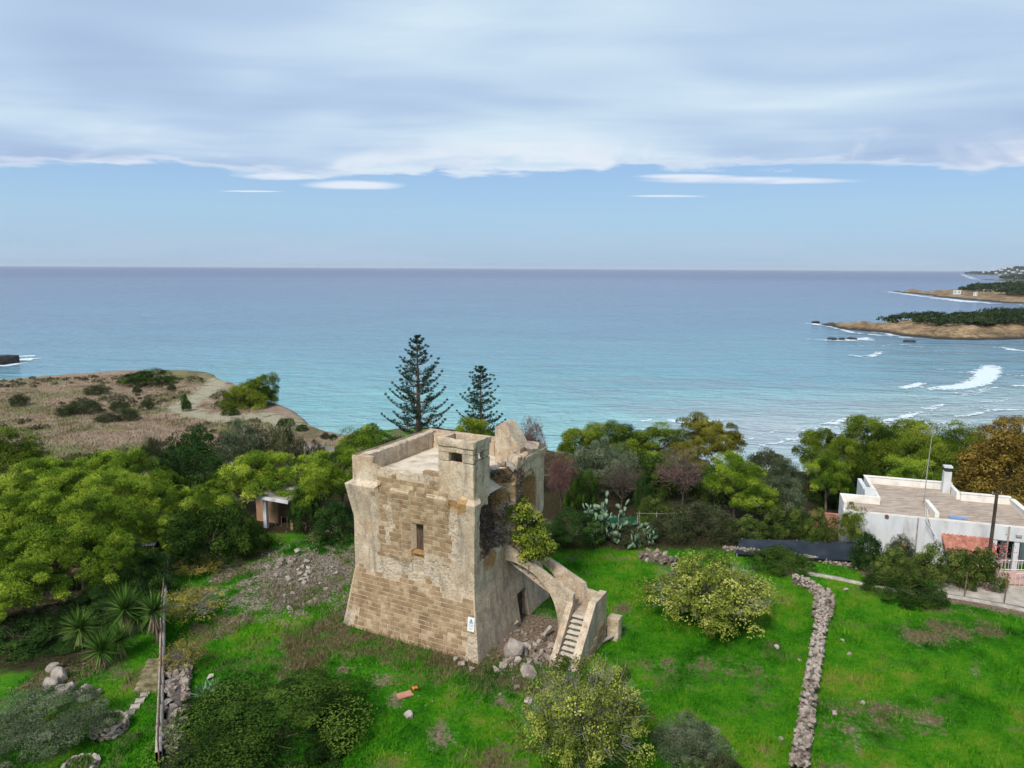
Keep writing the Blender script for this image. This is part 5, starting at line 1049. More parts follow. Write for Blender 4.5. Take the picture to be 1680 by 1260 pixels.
# yuccas: trunk, rosette, skirt of dead leaves
def yucca(px, py, Y, wpx, label, seed, hgt=None):
    c0 = AT(px, py, Y); depth = np.linalg.norm(c0 - np.array([0, 0, CAM_Z])); R = wpx / FPX * depth / 2; zb = hz(c0[0], Y); r = np.random.default_rng(seed); h = max(c0[2] - zb, 0.8)
    root = empty('yucca', (c0[0], Y, zb), r.random() * 6, label, 'yucca', 'yuccas beside the left wall')
    tk = MB(); tk.tube([(0.15, 0.1, -0.2), (0.05, 0.02, h * 0.5), (0, 0, h)], [0.17, 0.13, 0.11], 8); tk.obj('trunk', mat_bark, root)
    n = 190; d = unit(r.normal(size=(n, 3)) + np.array([0, 0, 0.55])); p = np.array([0, 0, h]) + d * 0.08; bend = d.copy(); L = R * r.uniform(0.75, 1.1, n); W = np.full(n, 0.075)
    nr = unit(np.cross(d, np.cross(np.array([0, 0, 1.0]), d) + 1e-3)); V1 = leaf_tris(p, d, nr, L, W)
    obj('leaf_rosette', crown_mesh('leaf_rosette', V1, np.repeat(np.clip(r.normal(0.5, 0.2, n), 0, 1), 3), mat_yucca), root)
    n = 110; a = r.random(n) * 6.283; d = unit(np.stack([np.cos(a) * 0.45, np.sin(a) * 0.45, -1 + 0 * a], 1) + r.normal(0, 0.12, (n, 3))); p = np.array([0, 0, h - 0.02]) - np.array([0, 0, 1]) * (r.random((n, 1)) * R * 0.5) + d * 0.05
    V2 = leaf_tris(p, d, unit(np.stack([np.cos(a), np.sin(a), 0 * a], 1)), R * r.uniform(0.5, 0.95, n), np.full(n, 0.06)); obj('dead_leaf_skirt', crown_mesh('dead_leaf_skirt', V2, np.repeat(r.random(n), 3), mat_thatch), root)
yucca(204, 1000, 33.6, 72, 'largest yucca head with a long skirt of dead leaves', 1)
yucca(131, 1030, 32.8, 62, 'yucca farthest left of the cluster', 2)
yucca(252, 1002, 33.0, 62, 'yucca against the left wall', 3)
yucca(166, 1068, 31.0, 62, 'lowest yucca of the cluster in front of the others', 4)
yucca(196, 1066, 31.8, 58, 'dark shaded yucca in the middle of the cluster', 5)
yucca(226, 1018, 34.2, 54, 'small yucca between the largest and the wall', 6)

# agave by the big bush, prickly pears right of the tower
def agave(px, py, zg, R, n, label, seed):
    c0 = P(px, py, zg); r = np.random.default_rng(seed); root = empty('agave', c0, 0, label, 'agave'); a = np.arange(n) * 2.4; e = np.linspace(0.25, 1.25, n)
    d = unit(np.stack([np.cos(a) * np.cos(e), np.sin(a) * np.cos(e), np.sin(e)], 1)); p = d * 0.05; V = leaf_diamonds(p, d, unit(np.cross(d, np.cross([0, 0, 1.0], d))), R * r.uniform(.8, 1.1, n), np.full(n, R * 0.2)); obj('leaves', crown_mesh('leaves', V, np.repeat(r.random(n), 6), mat_agave), root)
agave(335, 1145, 8.0, 0.75, 22, 'pale green agave left of the very large dark bush', 1); agave(352, 1133, 8.0, 0.55, 18, 'smaller agave touching the very large dark bush', 2)
mat_opun = simple('cactus_pad', [(0.3, (0.07, 0.13, 0.07)), (0.5, (0.13, 0.20, 0.12)), (0.7, (0.22, 0.29, 0.19))], 3, 0.7, 30, 0.2, 0.01, rand=0.4)
pad = MB(); ang = np.linspace(0, 6.283, 11)[:-1]
for s_ in (-1, 1): pass
V = [(0, -0.035, 0.5)] + [(0.33 * math.sin(a) * (1 + .25 * math.cos(a - math.pi)), 0, 0.5 - 0.5 * math.cos(a)) for a in ang] + [(0, 0.035, 0.5)]
F = [(0, 1 + k, 1 + (k + 1) % 10) for k in range(10)] + [(11, 1 + (k + 1) % 10, 1 + k) for k in range(10)]; pad.add(V, F); PAD = pad.mesh('pad', mat_opun, True)
def opuntia(px, py_top, Y, wpx, label, seed, npad):
    t = AT(px, py_top, Y); depth = np.linalg.norm(t - np.array([0, 0, CAM_Z])); R = wpx / FPX * depth / 2; zb = hz(t[0], Y); h = max(t[2] - zb, 0.9); r = np.random.default_rng(seed)
    root = empty('prickly_pear', (t[0], Y, zb), 0, label, 'cactus', 'prickly pears beside the tower lawn'); nodes = [(np.array([r.normal(0, R * 0.5), r.normal(0, R * 0.4), 0.0]), np.array([r.normal(0, .2), r.normal(0, .2), 1.0])) for _ in range(9)]
    for k in range(npad):
        i_ = int(r.integers(len(nodes)) if k > 8 else k); p_, d_ = nodes[i_]; d2 = unit(d_ + r.normal(0, 0.45, 3) + np.array([0, 0, 0.25])); s_ = r.uniform(0.42, 0.62)
        if p_[2] + s_ * d2[2] > h or np.hypot(*(p_ + d2 * s_)[:2]) > R: 
            p_, d_ = nodes[int(r.integers(9))]; d2 = unit(d_ + r.normal(0, 0.5, 3))
        o = obj('pad', PAD, root, p_, Vector(d2).to_track_quat('Z', 'Y').to_euler(), (s_, s_, s_)); o.rotation_euler.rotate_axis('Z', r.random() * 3.14)
        nodes.append((p_ + d2 * s_ * 0.92, d2))
opuntia(985, 800, 46.4, 100, 'large pale green prickly pear right of the reddish bush', 3, 190)
opuntia(1022, 838, 45.6, 75, 'prickly pear in front of the green netting', 4, 80)
opuntia(1052, 858, 45.0, 60, 'prickly pear nearest the lawn edge', 6, 70)
opuntia(1012, 815, 48.5, 60, 'prickly pear behind the green netting', 8, 60)

# fig growing over the head of the stairs, and dry creepers on the right face
def climber(name, label, centre, dims, n, cr, m, L, W, mat, seed, twn, twmat, cat):
    V, ti, C = make_crown(seed, dims, n, cr, m, L, W, style='leaf', flat=1.0, low=-0.9, hollow=0.35, jag=0.75, broad=True); root = empty(name, centre, TROT, label, cat)
    obj('leaves', crown_mesh('leaves', V, ti, mat), root); tb = twigs(seed, None, np.array(dims) * 1.05, twn, 0.6, 0.012, twmat, 'stems'); tb.obj('stems', twmat, root); return root
cf = empty('climbing_fig', TL(0.3, 4.0, 4.6), TROT, 'leafy yellow green fig growing over the head of the stairs', 'fig plant'); CV, CT, CS = [], [], MB()
for k, (cc, dm, n_) in enumerate((((-0.15, 0.0, 1.0), (0.75, 0.75, 1.0), 46), ((0.55, -0.25, 0.1), (0.95, 0.75, 0.75), 52), ((0.95, 0.2, -0.35), (0.6, 0.6, 0.4), 18), ((0.3, -0.4, -0.5), (0.5, 0.3, 0.4), 12), ((0.25, 0.7, 0.6), (0.7, 0.6, 0.8), 26))):
    V, ti, C = make_crown(70 + k, dm, n_, 0.25, 62, 0.115, 0.085, style='leaf', flat=1.0, low=-0.9, hollow=0.35, jag=0.7, broad=True); CV.append(V + np.array(cc)); CT.append(ti); tb = twigs(70 + k, None, np.array(dm) * 1.15, 28, 0.5, 0.011, mat_twig, 'stems'); CS.add(np.concatenate(tb.v) + np.array(cc), tb.f)
obj('leaves', crown_mesh('leaves', np.concatenate(CV), np.concatenate(CT), mat_vine), cf); CS.obj('stems', mat_twig, cf)
def creeper(name, label, ylo, yhi, zlo, zhi, n, seed, mat):
    r = np.random.default_rng(seed); mb = MB(); root = empty(name, TW, TROT, label, 'creeper')
    for _ in range(n):
        y, z = r.uniform(ylo, yhi), r.uniform(zlo + (zhi - zlo) * 0.4, zhi); pts = []
        for k in range(7):
            x_ = -0.5 + float(offR(np.array([y]), np.array([z]))[0]) + 0.06 + 0.05 * r.random(); pts.append((x_, y, z)); y += r.normal(0, 0.10); z -= r.uniform(0.05, 0.3)
        mb.tube(pts, np.linspace(0.014, 0.005, 7), 3, False)
    mb.obj('stems', mat, root)
    m_ = n * 46; y = r.uniform(ylo, yhi, m_); z = zhi - (zhi - zlo) * r.random(m_) ** 1.3; p = np.stack([-0.5 + offR(y, z) + 0.05 + 0.12 * r.random(m_), y, z], 1); d = unit(r.normal(size=(m_, 3)) + np.array([0.4, 0, -0.3]))
    V = leaf_tris(p, d, unit(r.normal(size=(m_, 3))), r.uniform(.06, .15, m_), np.full(m_, .045)); obj('dry_leaves', crown_mesh('dry_leaves', V, np.repeat(r.random(m_), 3), mat_dryc), root)
creeper('dry_creeper', 'dark dry creeper hanging in the collapsed part of the tower side', 1.0, 3.5, 4.6, 8.0, 300, 3, mat_dead)
creeper('dry_creeper', 'thin dry creeper beside the blind arch of the tower', 3.3, 4.6, 4.8, 8.2, 60, 4, mat_dead)
# ================================================================== WHITE HOUSE
HR = math.atan2(-0.3, 0.954)
HF = P(1384, 837, 10.5); HZ = 7.1; RZ = 3.40                     # front left corner, floor height, roof above it
house = empty('white_house', (HF[0], HF[1], HZ), HR, 'white flat roofed house with brown gravel roof and chimney', 'house')
mat_white = simple('white_render', [(0.28, (0.36, 0.345, 0.32)), (0.40, (0.50, 0.50, 0.50)), (0.52, (0.58, 0.585, 0.595)), (0.75, (0.63, 0.63, 0.635))], 1.1, 0.8, 12, 0.2, 0.01, stretch=(1.5, 1.5, 0.35), detail=7.0)
mat_cream = simple('cream_parapet', [(0.3, (0.58, 0.53, 0.47)), (0.5, (0.70, 0.66, 0.60)), (0.7, (0.76, 0.73, 0.68))], 1.6, 0.85, 12, 0.2, 0.01)
mat_gravel = simple('brown_gravel_roof', [(0.3, (0.24, 0.18, 0.14)), (0.5, (0.36, 0.285, 0.225)), (0.7, (0.47, 0.39, 0.32))], 3.0, 0.95, 20, 0.6, 0.03, stretch=(0.5, 1.6, 1))
mat_tile = simple('terracotta_tile', [(0.3, (0.24, 0.085, 0.058)), (0.5, (0.35, 0.14, 0.095)), (0.7, (0.45, 0.23, 0.17))], 3.0, 0.85, 20, 0.3, 0.01)
mat_terra = simple('terracotta_wall', [(0.3, (0.34, 0.15, 0.10)), (0.6, (0.44, 0.21, 0.14))], 1.5, 0.9, 20, 0.2, 0.01)
mat_shadow = simple('dark_interior', [(0.3, (0.02, 0.02, 0.022)), (0.7, (0.05, 0.05, 0.05))], 2, 0.6, 10, 0.0)
mat_metalw = simple('white_metal', [(0.3, (0.62, 0.60, 0.58)), (0.7, (0.74, 0.72, 0.70))], 3, 0.5, 20, 0.0)
mat_pinkm = simple('pink_metal', [(0.3, (0.62, 0.50, 0.50)), (0.7, (0.70, 0.58, 0.57))], 3, 0.6, 20, 0.0)
mat_pinkw = simple('pink_wall', [(0.3, (0.50, 0.32, 0.29)), (0.7, (0.60, 0.41, 0.37))], 2, 0.9, 20, 0.2, 0.01)
mat_rust = simple('rusty_iron', [(0.3, (0.08, 0.048, 0.036)), (0.5, (0.15, 0.09, 0.065)), (0.7, (0.24, 0.15, 0.11))], 5, 0.9, 30, 0.3, 0.005)
mat_conc = simple('concrete', [(0.3, (0.20, 0.175, 0.145)), (0.5, (0.31, 0.275, 0.235)), (0.7, (0.42, 0.38, 0.33))], 2.0, 0.95, 25, 0.4, 0.015)
def hbox(name, u0, u1, v0, v1, z0, z1, m, parent=house): return MB().box(((u0 + u1) / 2, (v0 + v1) / 2, (z0 + z1) / 2), (u1 - u0, v1 - v0, z1 - z0)).obj(name, m, parent)
hbox('wall', 2.25, 7.9, 0, 7.3, -0.6, RZ - 0.06, mat_white); hbox('wall', 0, 2.25, 0, 2.2, -0.6, RZ - 0.06, mat_white); hbox('wall', 7.9, 11, 1.9, 4.9, -0.6, RZ - 0.06, mat_white)
hbox('porch_fascia', 7.902, 11, 0, 1.9, RZ - 0.95, RZ - 0.06, mat_white)
for u_ in (8.55, 9.75, 10.75): hbox('porch_column', u_, u_ + 0.28, 0.06, 0.34, -0.6, RZ - 0.95, mat_white)
hbox('porch_wall', 7.92, 8.3, 0.3, 1.9, -0.6, RZ - 0.95, mat_white); hbox('porch_door', 8.8, 9.6, 1.86, 1.93, -0.2, 2.1, mat_shadow); hbox('porch_window', 9.95, 10.7, 1.86, 1.93, 0.7, 2.0, mat_shadow)
for k, (u0, u1, v0, v1) in enumerate(((2.45, 7.9, 0.1, 7.1), (0.15, 2.45, 0.1, 2.0), (7.9, 10.8, 0.1, 4.7))): hbox('gravel_roof', u0, u1, v0, v1, RZ - 0.06, RZ + 0.004 * k, mat_gravel)
PH = 0.50
for u0, u1, v0, v1, h in ((2.25, 7.9, 7.08, 7.3, PH), (7.68, 7.9, 4.9, 7.08, PH), (7.9, 10.78, 4.68, 4.9, PH), (10.78, 11, 0.1, 4.9, PH - .1), (2.25, 2.47, 2.2, 7.08, PH), (0, 2.47, 1.98, 2.2, PH), (0, 0.2, 0.1, 1.98, PH), (0, 11, 0.0, 0.1, 0.03), (5.35, 5.6, 0.35, 3.1, 0.32)):
    hbox('parapet', u0, u1, v0, v1, RZ - 0.06, RZ + h, mat_cream)
for u0, u1, v0, v1 in ((2.2, 7.95, 7.04, 7.34), (7.86, 10.82, 4.64, 4.94), (10.74, 11.04, 0.06, 4.64)): hbox('coping', u0, u1, v0, v1, RZ + PH + (-.1 if u0 > 10 else 0), RZ + PH + 0.06 + (-.1 if u0 > 10 else 0), mat_cream)
hbox('high_wall', 1.55, 2.2, 2.25, 2.45, 0, RZ + 1.0, mat_white); hbox('high_wall', 1.55, 1.8, 2.45, 5.5, 0, RZ + 0.75, mat_white)
ch = bpy.data.objects.new('chimney', None); link(ch, house)
hbox('shaft', 7.15, 7.62, 6.2, 6.67, RZ - 0.05, RZ + 1.55, mat_white, ch); hbox('flue', 7.2, 7.57, 6.25, 6.62, RZ + 1.55, RZ + 1.83, mat_shadow, ch); hbox('cap', 7.12, 7.65, 6.17, 6.70, RZ + 1.83, RZ + 1.95, mat_white, ch)
hbox('blue_board', 6.2, 7.2, 0.35, 0.75, RZ + 0.01, RZ + 0.07, simple('blue_board', [(0.3, (0.12, 0.22, 0.42)), (0.7, (0.18, 0.30, 0.52))], 3, 0.6, 20, 0))
def tile_canopy(u0, u1, z0, dep, drop, name):
    r_ = bpy.data.objects.new(name, None); link(r_, house); n = int((u1 - u0) / 0.03); us = np.linspace(u0, u1, n); vs = np.linspace(0, 1, 25); U, S = np.meshgrid(us, vs); Z = z0 - drop * S + 0.07 * np.abs(np.sin(U * math.pi / 0.24)) + 0.035 * (1 - (S * 6) % 1) + 0.02 * ((S * 6) % 1 < 0.01); V_ = -dep * S
    A = np.stack([U, V_ - 0.005, Z], -1).reshape(-1, 3); B = A - np.array([0, 0, 0.08]); f = grid_faces(25, n); F = np.concatenate([f[:, ::-1] if False else f, (f + len(A))[:, ::-1]]); obj('tiles', mesh_np('tiles', np.concatenate([A, B]), F[:, ::-1], mat_tile, True), r_)
    MB().box(((u0 + u1) / 2, -dep, z0 - drop - 0.05), (u1 - u0, 0.06, 0.10)).obj('edge_beam', mat_tile, r_)
    for u_ in np.linspace(u0 + .15, u1 - .15, 4): MB().tube([(u_, -0.02, z0 - drop - 0.5), (u_, -dep + .08, z0 - drop - 0.04)], 0.03, 5).obj('bracket', mat_white, r_)
for u_ in (4.35, 9.35): MB().tube([(u_, -0.05, -0.4), (u_, -0.05, RZ - 0.02)], 0.045, 6).obj('downpipe', mat_conc, house)
tile_canopy(5.75, 8.5, 2.42, 1.15, 0.55, 'tiled_canopy'); tile_canopy(3.05, 3.9, 1.55, 0.5, 0.22, 'tiled_canopy')
rl = bpy.data.objects.new('roof_ladder', None); link(rl, house)
for v_ in (-0.06, -0.5): MB().tube([(4.7, v_, RZ + 0.75), (4.75, v_, RZ - 0.1), (5.35, v_, 2.35)], 0.022, 5).obj('rail', mat_metalw, rl)
for k in range(6): MB().tube([(4.7 + 0.11 * k, -0.06, RZ + 0.6 - 0.3 * k), (4.7 + 0.11 * k, -0.5, RZ + 0.6 - 0.3 * k)], 0.018, 5).obj('rung', mat_metalw, rl)
for u_, z_ in ((5.4, 2.3), (5.62, 2.3)): MB().tube([(u_, -0.3, 1.5), (u_, -0.3, z_)], 0.02, 5).obj('rail', mat_metalw, rl)
for k in range(4): MB().tube([(5.4, -0.3, 1.55 + 0.24 * k), (5.62, -0.3, 1.55 + 0.24 * k)], 0.018, 5).obj('rung', mat_metalw, rl)
MB().tube([(2.55, -0.02, RZ - 0.12), (2.55, -0.10, RZ - 0.12)], 0.12, 10).obj('hose_reel', mat_rust, house); MB().box((3.35, -0.05, 2.15), (0.22, 0.12, 0.10)).obj('wall_lamp', mat_conc, house); MB().box((9.9, -0.05, RZ - 0.55), (0.3, 0.12, 0.12)).obj('wall_lamp', mat_conc, house)
def HL(u, v, z): c_, s_ = math.cos(HR), math.sin(HR); return np.array([HF[0] + u * c_ - v * s_, HF[1] + u * s_ + v * c_, HZ + z])
# terracotta wall left of the house
tw_ = empty('terracotta_wall', HL(-2.3, 1.2, 0), HR, 'plain terracotta coloured wall joining the left end of the house', 'wall')
MB().box((1.35, 0.1, 0.9), (1.7, 0.2, 3.4)).obj('wall_panel', mat_terra, tw_); MB().box((1.35, 0.1, 2.64), (1.74, 0.26, 0.08)).obj('coping', mat_tile, tw_)
# antenna mast, pole
mp = HL(5.1, 2.2, RZ - 0.06); mast = empty('antenna_mast', mp, 0, 'thin antenna mast rising from the white house roof', 'antenna'); mt = AT(1523, 690, mp[1])
MB().tube([(0, 0, 0), (0.03, 0, (mt[2] - mp[2]) * 0.5), (0.14, 0, mt[2] - mp[2])], [0.032, 0.028, 0.02], 6).obj('pole', mat_conc, mast)
for k, z_ in enumerate((0.985, 0.95, 0.915)): MB().tube([(-0.45 + .1 * k, 0, (mt[2] - mp[2]) * z_), (0.6 - .1 * k, 0.1, (mt[2] - mp[2]) * z_)], 0.009, 4).obj('element', mat_conc, mast)
for s_ in (-1, 1): MB().tube([(0.05, 0, (mt[2] - mp[2]) * 0.6), (1.6 * s_, 1.2 * s_, 0.02)], 0.006, 3).obj('guy_wire', mat_conc, mast)
pb_ = P(1616, 966, 7.5); pole = empty('utility_pole', (pb_[0], pb_[1], hz(pb_[0], pb_[1]) - 0.1), 0, 'dark wooden utility pole in front of the white house', 'pole'); pt_ = AT(1624, 812, pb_[1]); hh = pt_[2] - pb_[2]
MB().tube([(0, 0, 0), (0.03, 0, hh * .5), (0.05, 0, hh)], [0.12, 0.10, 0.085], 8).obj('shaft', mat_wood, pole); MB().box((0.05, 0, hh - 0.06), (0.5, 0.08, 0.07)).obj('crossarm', mat_wood, pole)
for s_ in (-0.2, 0.3): MB().tube([(s_, 0, hh - 0.03), (s_, 0, hh + 0.1)], [0.03, 0.022], 6).obj('insulator', mat_conc, pole)
# pink wall with railing and gate
g0 = P(1638, 961, 7.5); g1 = g0 + np.array([5.5, -0.25, 0]); gz = hz(g0[0], g0[1]) - 0.1; ga = math.atan2(g1[1] - g0[1], g1[0] - g0[0]); gt = empty('pink_railing', (g0[0], g0[1], gz), ga, 'pink wall and pale metal railing at the right edge by the road', 'railing')
for u0, u1 in ((-0.35, 0.0),): MB().box(((u0 + u1) / 2, 0, 0.75), (0.34, 0.34, 1.5)).obj('gate_post', mat_pinkw, gt)
MB().box((2.6, 0.05, 0.4), (5.2, 0.16, 0.95)).obj('low_wall', mat_pinkw, gt)
for z_ in (0.98, 1.55): MB().tube([(0, 0.05, z_), (5.2, 0.05, z_)], 0.03, 5).obj('rail', mat_pinkm, gt)
for k in range(27): MB().tube([(0.1 + k * 0.19, 0.05, 0.88), (0.1 + k * 0.19, 0.05, 1.6)], 0.014, 4).obj('bar', mat_pinkm, gt)
gw = empty('metal_gate', (g0[0] + 0.6, g0[1] - 0.5, gz), ga + 0.2, 'pale swung open gate leaf standing in front of the pink wall', 'gate')
for z_ in (0.12, 0.95): MB().tube([(0, 0, z_), (3.4, 0, z_)], 0.025, 5).obj('rail', mat_pinkm, gw)
for k in range(12): MB().tube([(k * 0.309, 0, 0.12), (k * 0.309, 0, 0.97)], 0.013, 4).obj('bar', mat_pinkm, gw)
# shade net on posts
mat_net = simple('dark_blue_net', [(0.3, (0.012, 0.017, 0.024)), (0.5, (0.019, 0.026, 0.036)), (0.7, (0.03, 0.038, 0.05))], 1.5, 0.75, 60, 0.2, 0.01)
mat_gnet = simple('green_net', [(0.3, (0.008, 0.06, 0.03)), (0.7, (0.02, 0.13, 0.065))], 2, 0.8, 60, 0.2, 0.01)
n00, n10, n11, n01 = AT(1214, 884, 44.8), AT(1404, 889, 43.4), AT(1411, 921, 41.6), AT(1205, 909, 43.0); net = empty('shade_net', (n00[0], n00[1], hz(n00[0], n00[1])), 0, 'dark blue shade net stretched on posts left of the white house', 'shade net')
U, S = np.meshgrid(np.linspace(0, 1, 30), np.linspace(0, 1, 12)); A = (n00 * ((1 - U) * (1 - S))[..., None] + n10 * (U * (1 - S))[..., None] + n11 * (U * S)[..., None] + n01 * ((1 - U) * S)[..., None]); A[..., 2] += -0.16 * np.sin(U * math.pi * 4) ** 2 * np.sin(S * math.pi) - 0.1 * np.sin(S * math.pi); A = A - np.array(net.location)
V = np.concatenate([A.reshape(-1, 3), A.reshape(-1, 3) - np.array([0, 0, 0.012])]); f = grid_faces(12, 30); obj('net_sheet', mesh_np('net_sheet', V, np.concatenate([f, f[:, ::-1] + 360]), mat_net, True), net)
for k in range(5):
    for q0, q1 in ((n00, n10), (n01, n11)):
        p_ = q0 + (q1 - q0) * (0.02 + 0.24 * k); zb = hz(p_[0], p_[1]); MB().tube([(p_[0] - net.location.x, p_[1] - net.location.y, zb - net.location.z - 0.1), (p_[0] - net.location.x, p_[1] - net.location.y, p_[2] - net.location.z + 0.03)], 0.03, 5).obj('post', mat_conc, net)
gn0, gn1 = AT(984, 852, 47.3), AT(1046, 846, 47.0); gn = empty('green_netting', (gn0[0], gn0[1], hz(gn0[0], gn0[1])), 0, 'strip of green netting among the prickly pears', 'netting'); L = gn1 - gn0; U, S = np.meshgrid(np.linspace(0, 1, 14), np.linspace(0, 1, 5)); A = np.stack([U * L[0], U * L[1] + 0.06 * np.sin(U * 14), 0.05 + S * 1.25 + 0.05 * np.sin(U * 9)], -1)
V = np.concatenate([A.reshape(-1, 3), A.reshape(-1, 3) + np.array([0, 0.01, 0])]); f = grid_faces(5, 14); obj('net_sheet', mesh_np('net_sheet', V, np.concatenate([f, f[:, ::-1] + 70]), mat_gnet, True), gn)
for s_ in (0, 0.5, 1.0): MB().tube([(L[0] * s_, L[1] * s_ + .03, -0.1), (L[0] * s_, L[1] * s_ + .03, 1.5)], 0.025, 5).obj('post', mat_conc, gn)
pf_ = empty('pole_fence', AT(1048, 850, 47.5), 0, 'thin pole fence with a rail between cactus and thicket', 'fence'); pf_.location.z = hz(pf_.location.x, 47.5)
for k in range(3): MB().tube([(k * 1.2, 0, -0.1), (k * 1.2 + .03, 0, 1.5)], 0.03, 5).obj('post', mat_twig, pf_)
MB().tube([(-0.2, 0, 1.4), (1.2, 0, 1.36), (2.7, 0, 1.42)], 0.022, 5).obj('rail', mat_twig, pf_)
# road kerb, fence posts, drain
mat_road = simple('pale_dirt_road', [(0.3, (0.28, 0.235, 0.185)), (0.5, (0.40, 0.35, 0.29)), (0.7, (0.50, 0.45, 0.39))], 1.4, 0.95, 18, 0.5, 0.03)
def ribbon(name, line, w, lift, mat, label, n=60, thick=0.12, kind='structure', zref=7.6):
    A = np.array([P(px, py, zref)[:2] for px, py in line]); seg = np.r_[0, np.cumsum(np.linalg.norm(np.diff(A, axis=0), axis=1))]; u = np.linspace(0, seg[-1], n); x = np.interp(u, seg, A[:, 0]); y = np.interp(u, seg, A[:, 1]); tx, ty = np.gradient(x), np.gradient(y); L = np.hypot(tx, ty)
    offs = np.array([-.5, -.5, .5, .5]); X = x[:, None] - (ty / L)[:, None] * offs * w; Y = y[:, None] + (tx / L)[:, None] * offs * w; Z = H(X, Y) + np.array([-0.15, lift, lift, -0.15]); f = grid_faces(n, 4); return tag(obj(name, mesh_np(name, np.stack([X, Y, Z], -1).reshape(-1, 3), f[:, ::-1], mat)), label, None, None, kind)
ribbon('kerb', ((1322, 955), (1375, 963), (1430, 974), (1480, 982), (1540, 986), (1600, 996), (1660, 1007), (1720, 1020)), 0.32, 0.13, mat_conc, 'pale concrete kerb between the lawn and the dirt road')
xs_ = np.linspace(0, 1, 40)
RA = np.array([P(px, py, 7.5)[:2] for px, py in ((1545, 985), (1600, 994), (1660, 1005), (1740, 1018))]); RB = np.array([P(px, py, 7.5)[:2] for px, py in ((1500, 958), (1560, 960), (1640, 964), (1740, 968))])
ia = np.stack([np.interp(xs_, np.linspace(0, 1, 4), RA[:, k]) for k in (0, 1)], 1); ib = np.stack([np.interp(xs_, np.linspace(0, 1, 4), RB[:, k]) for k in (0, 1)], 1); S = np.linspace(0, 1, 14)[:, None, None]; XY = ia[None] * (1 - S) + ib[None] * S; ZZ = H(XY[..., 0], XY[..., 1]) + 0.025
tag(obj('dirt_road', mesh_np('dirt_road', np.concatenate([XY, ZZ[..., None]], -1).reshape(-1, 3), grid_faces(14, 40), mat_road, True)), 'pale dirt road in front of the white house', None, None, 'structure')
for k, (px, py, pt) in enumerate(((1581, 989, 950), (1646, 1000, 952))):
    p_ = P(px, py, 7.55); q_ = AT(px + 3, pt, p_[1]); r_ = empty('fence_post', (p_[0], p_[1], hz(p_[0], p_[1]) - .1), 0, ('thin rusty fence post on the kerb, the left one', 'thin rusty fence post on the kerb nearest the right edge')[k], 'post', 'fence posts on the kerb'); MB().tube([(0, 0, 0), (0.02, 0, q_[2] - p_[2] + .1)], 0.035, 6).obj('shaft', mat_rust, r_); MB().box((0.02, 0, q_[2] - p_[2] + .1), (0.09, 0.09, 0.02)).obj('cap', mat_rust, r_)
dp = P(1623, 976, 7.5); dr = empty('drain_cover', (dp[0], dp[1], hz(dp[0], dp[1]) + 0.03), HR, 'dark square drain cover in the dirt road', 'drain'); MB().box((0, 0, 0), (0.75, 0.75, 0.03)).obj('frame', mat_conc, dr)
for k in range(5): MB().box((0, -0.24 + 0.12 * k, 0.02), (0.6, 0.06, 0.02)).obj('bar', mat_rust, dr)

# ================================================================== STONES
mat_stone = simple('dry_stone', [(0.26, (0.10, 0.075, 0.058)), (0.42, (0.19, 0.148, 0.118)), (0.56, (0.285, 0.232, 0.19)), (0.75, (0.39, 0.335, 0.285))], 4.0, 0.95, 22, 0.6, 0.03, rand=0.3, spec=0.08)
mat_pale = simple('pale_limestone', [(0.28, (0.19, 0.155, 0.125)), (0.45, (0.30, 0.25, 0.21)), (0.7, (0.43, 0.38, 0.33))], 3.0, 0.95, 16, 0.5, 0.03, rand=0.2, spec=0.08)
mat_darkrock = simple('wet_dark_rock', [(0.3, (0.018, 0.015, 0.013)), (0.7, (0.06, 0.05, 0.042))], 1.0, 0.6, 6, 0.6, 0.1)
mat_dirtcore = simple('wall_core', [(0.3, (0.07, 0.055, 0.045)), (0.7, (0.16, 0.13, 0.11))], 5, 0.95, 20, 0.5, 0.03)
def rock_mesh(seed, n=15, mat=mat_stone, name='stone'):
    r = np.random.default_rng(seed); bm = bmesh.new()
    for d in unit(r.normal(size=(n, 3))): bm.verts.new(Vector(np.sign(d) * np.abs(d) ** 0.75 * r.uniform(0.42, 0.56)))
    res = bmesh.ops.convex_hull(bm, input=bm.verts[:]); bmesh.ops.delete(bm, geom=[e for e in res['geom_interior'] if isinstance(e, bmesh.types.BMVert)], context='VERTS')
    me = bpy.data.meshes.new(name); bm.to_mesh(me); bm.free(); me.materials.append(mat); return me
RK = [rock_mesh(k) for k in range(12)]; RP = [rock_mesh(50 + k, 15, mat_pale) for k in range(8)]
RKV = [(np.array([v_.co for v_ in m_.vertices]), [tuple(p_.vertices) for p_ in m_.polygons]) for m_ in RK]
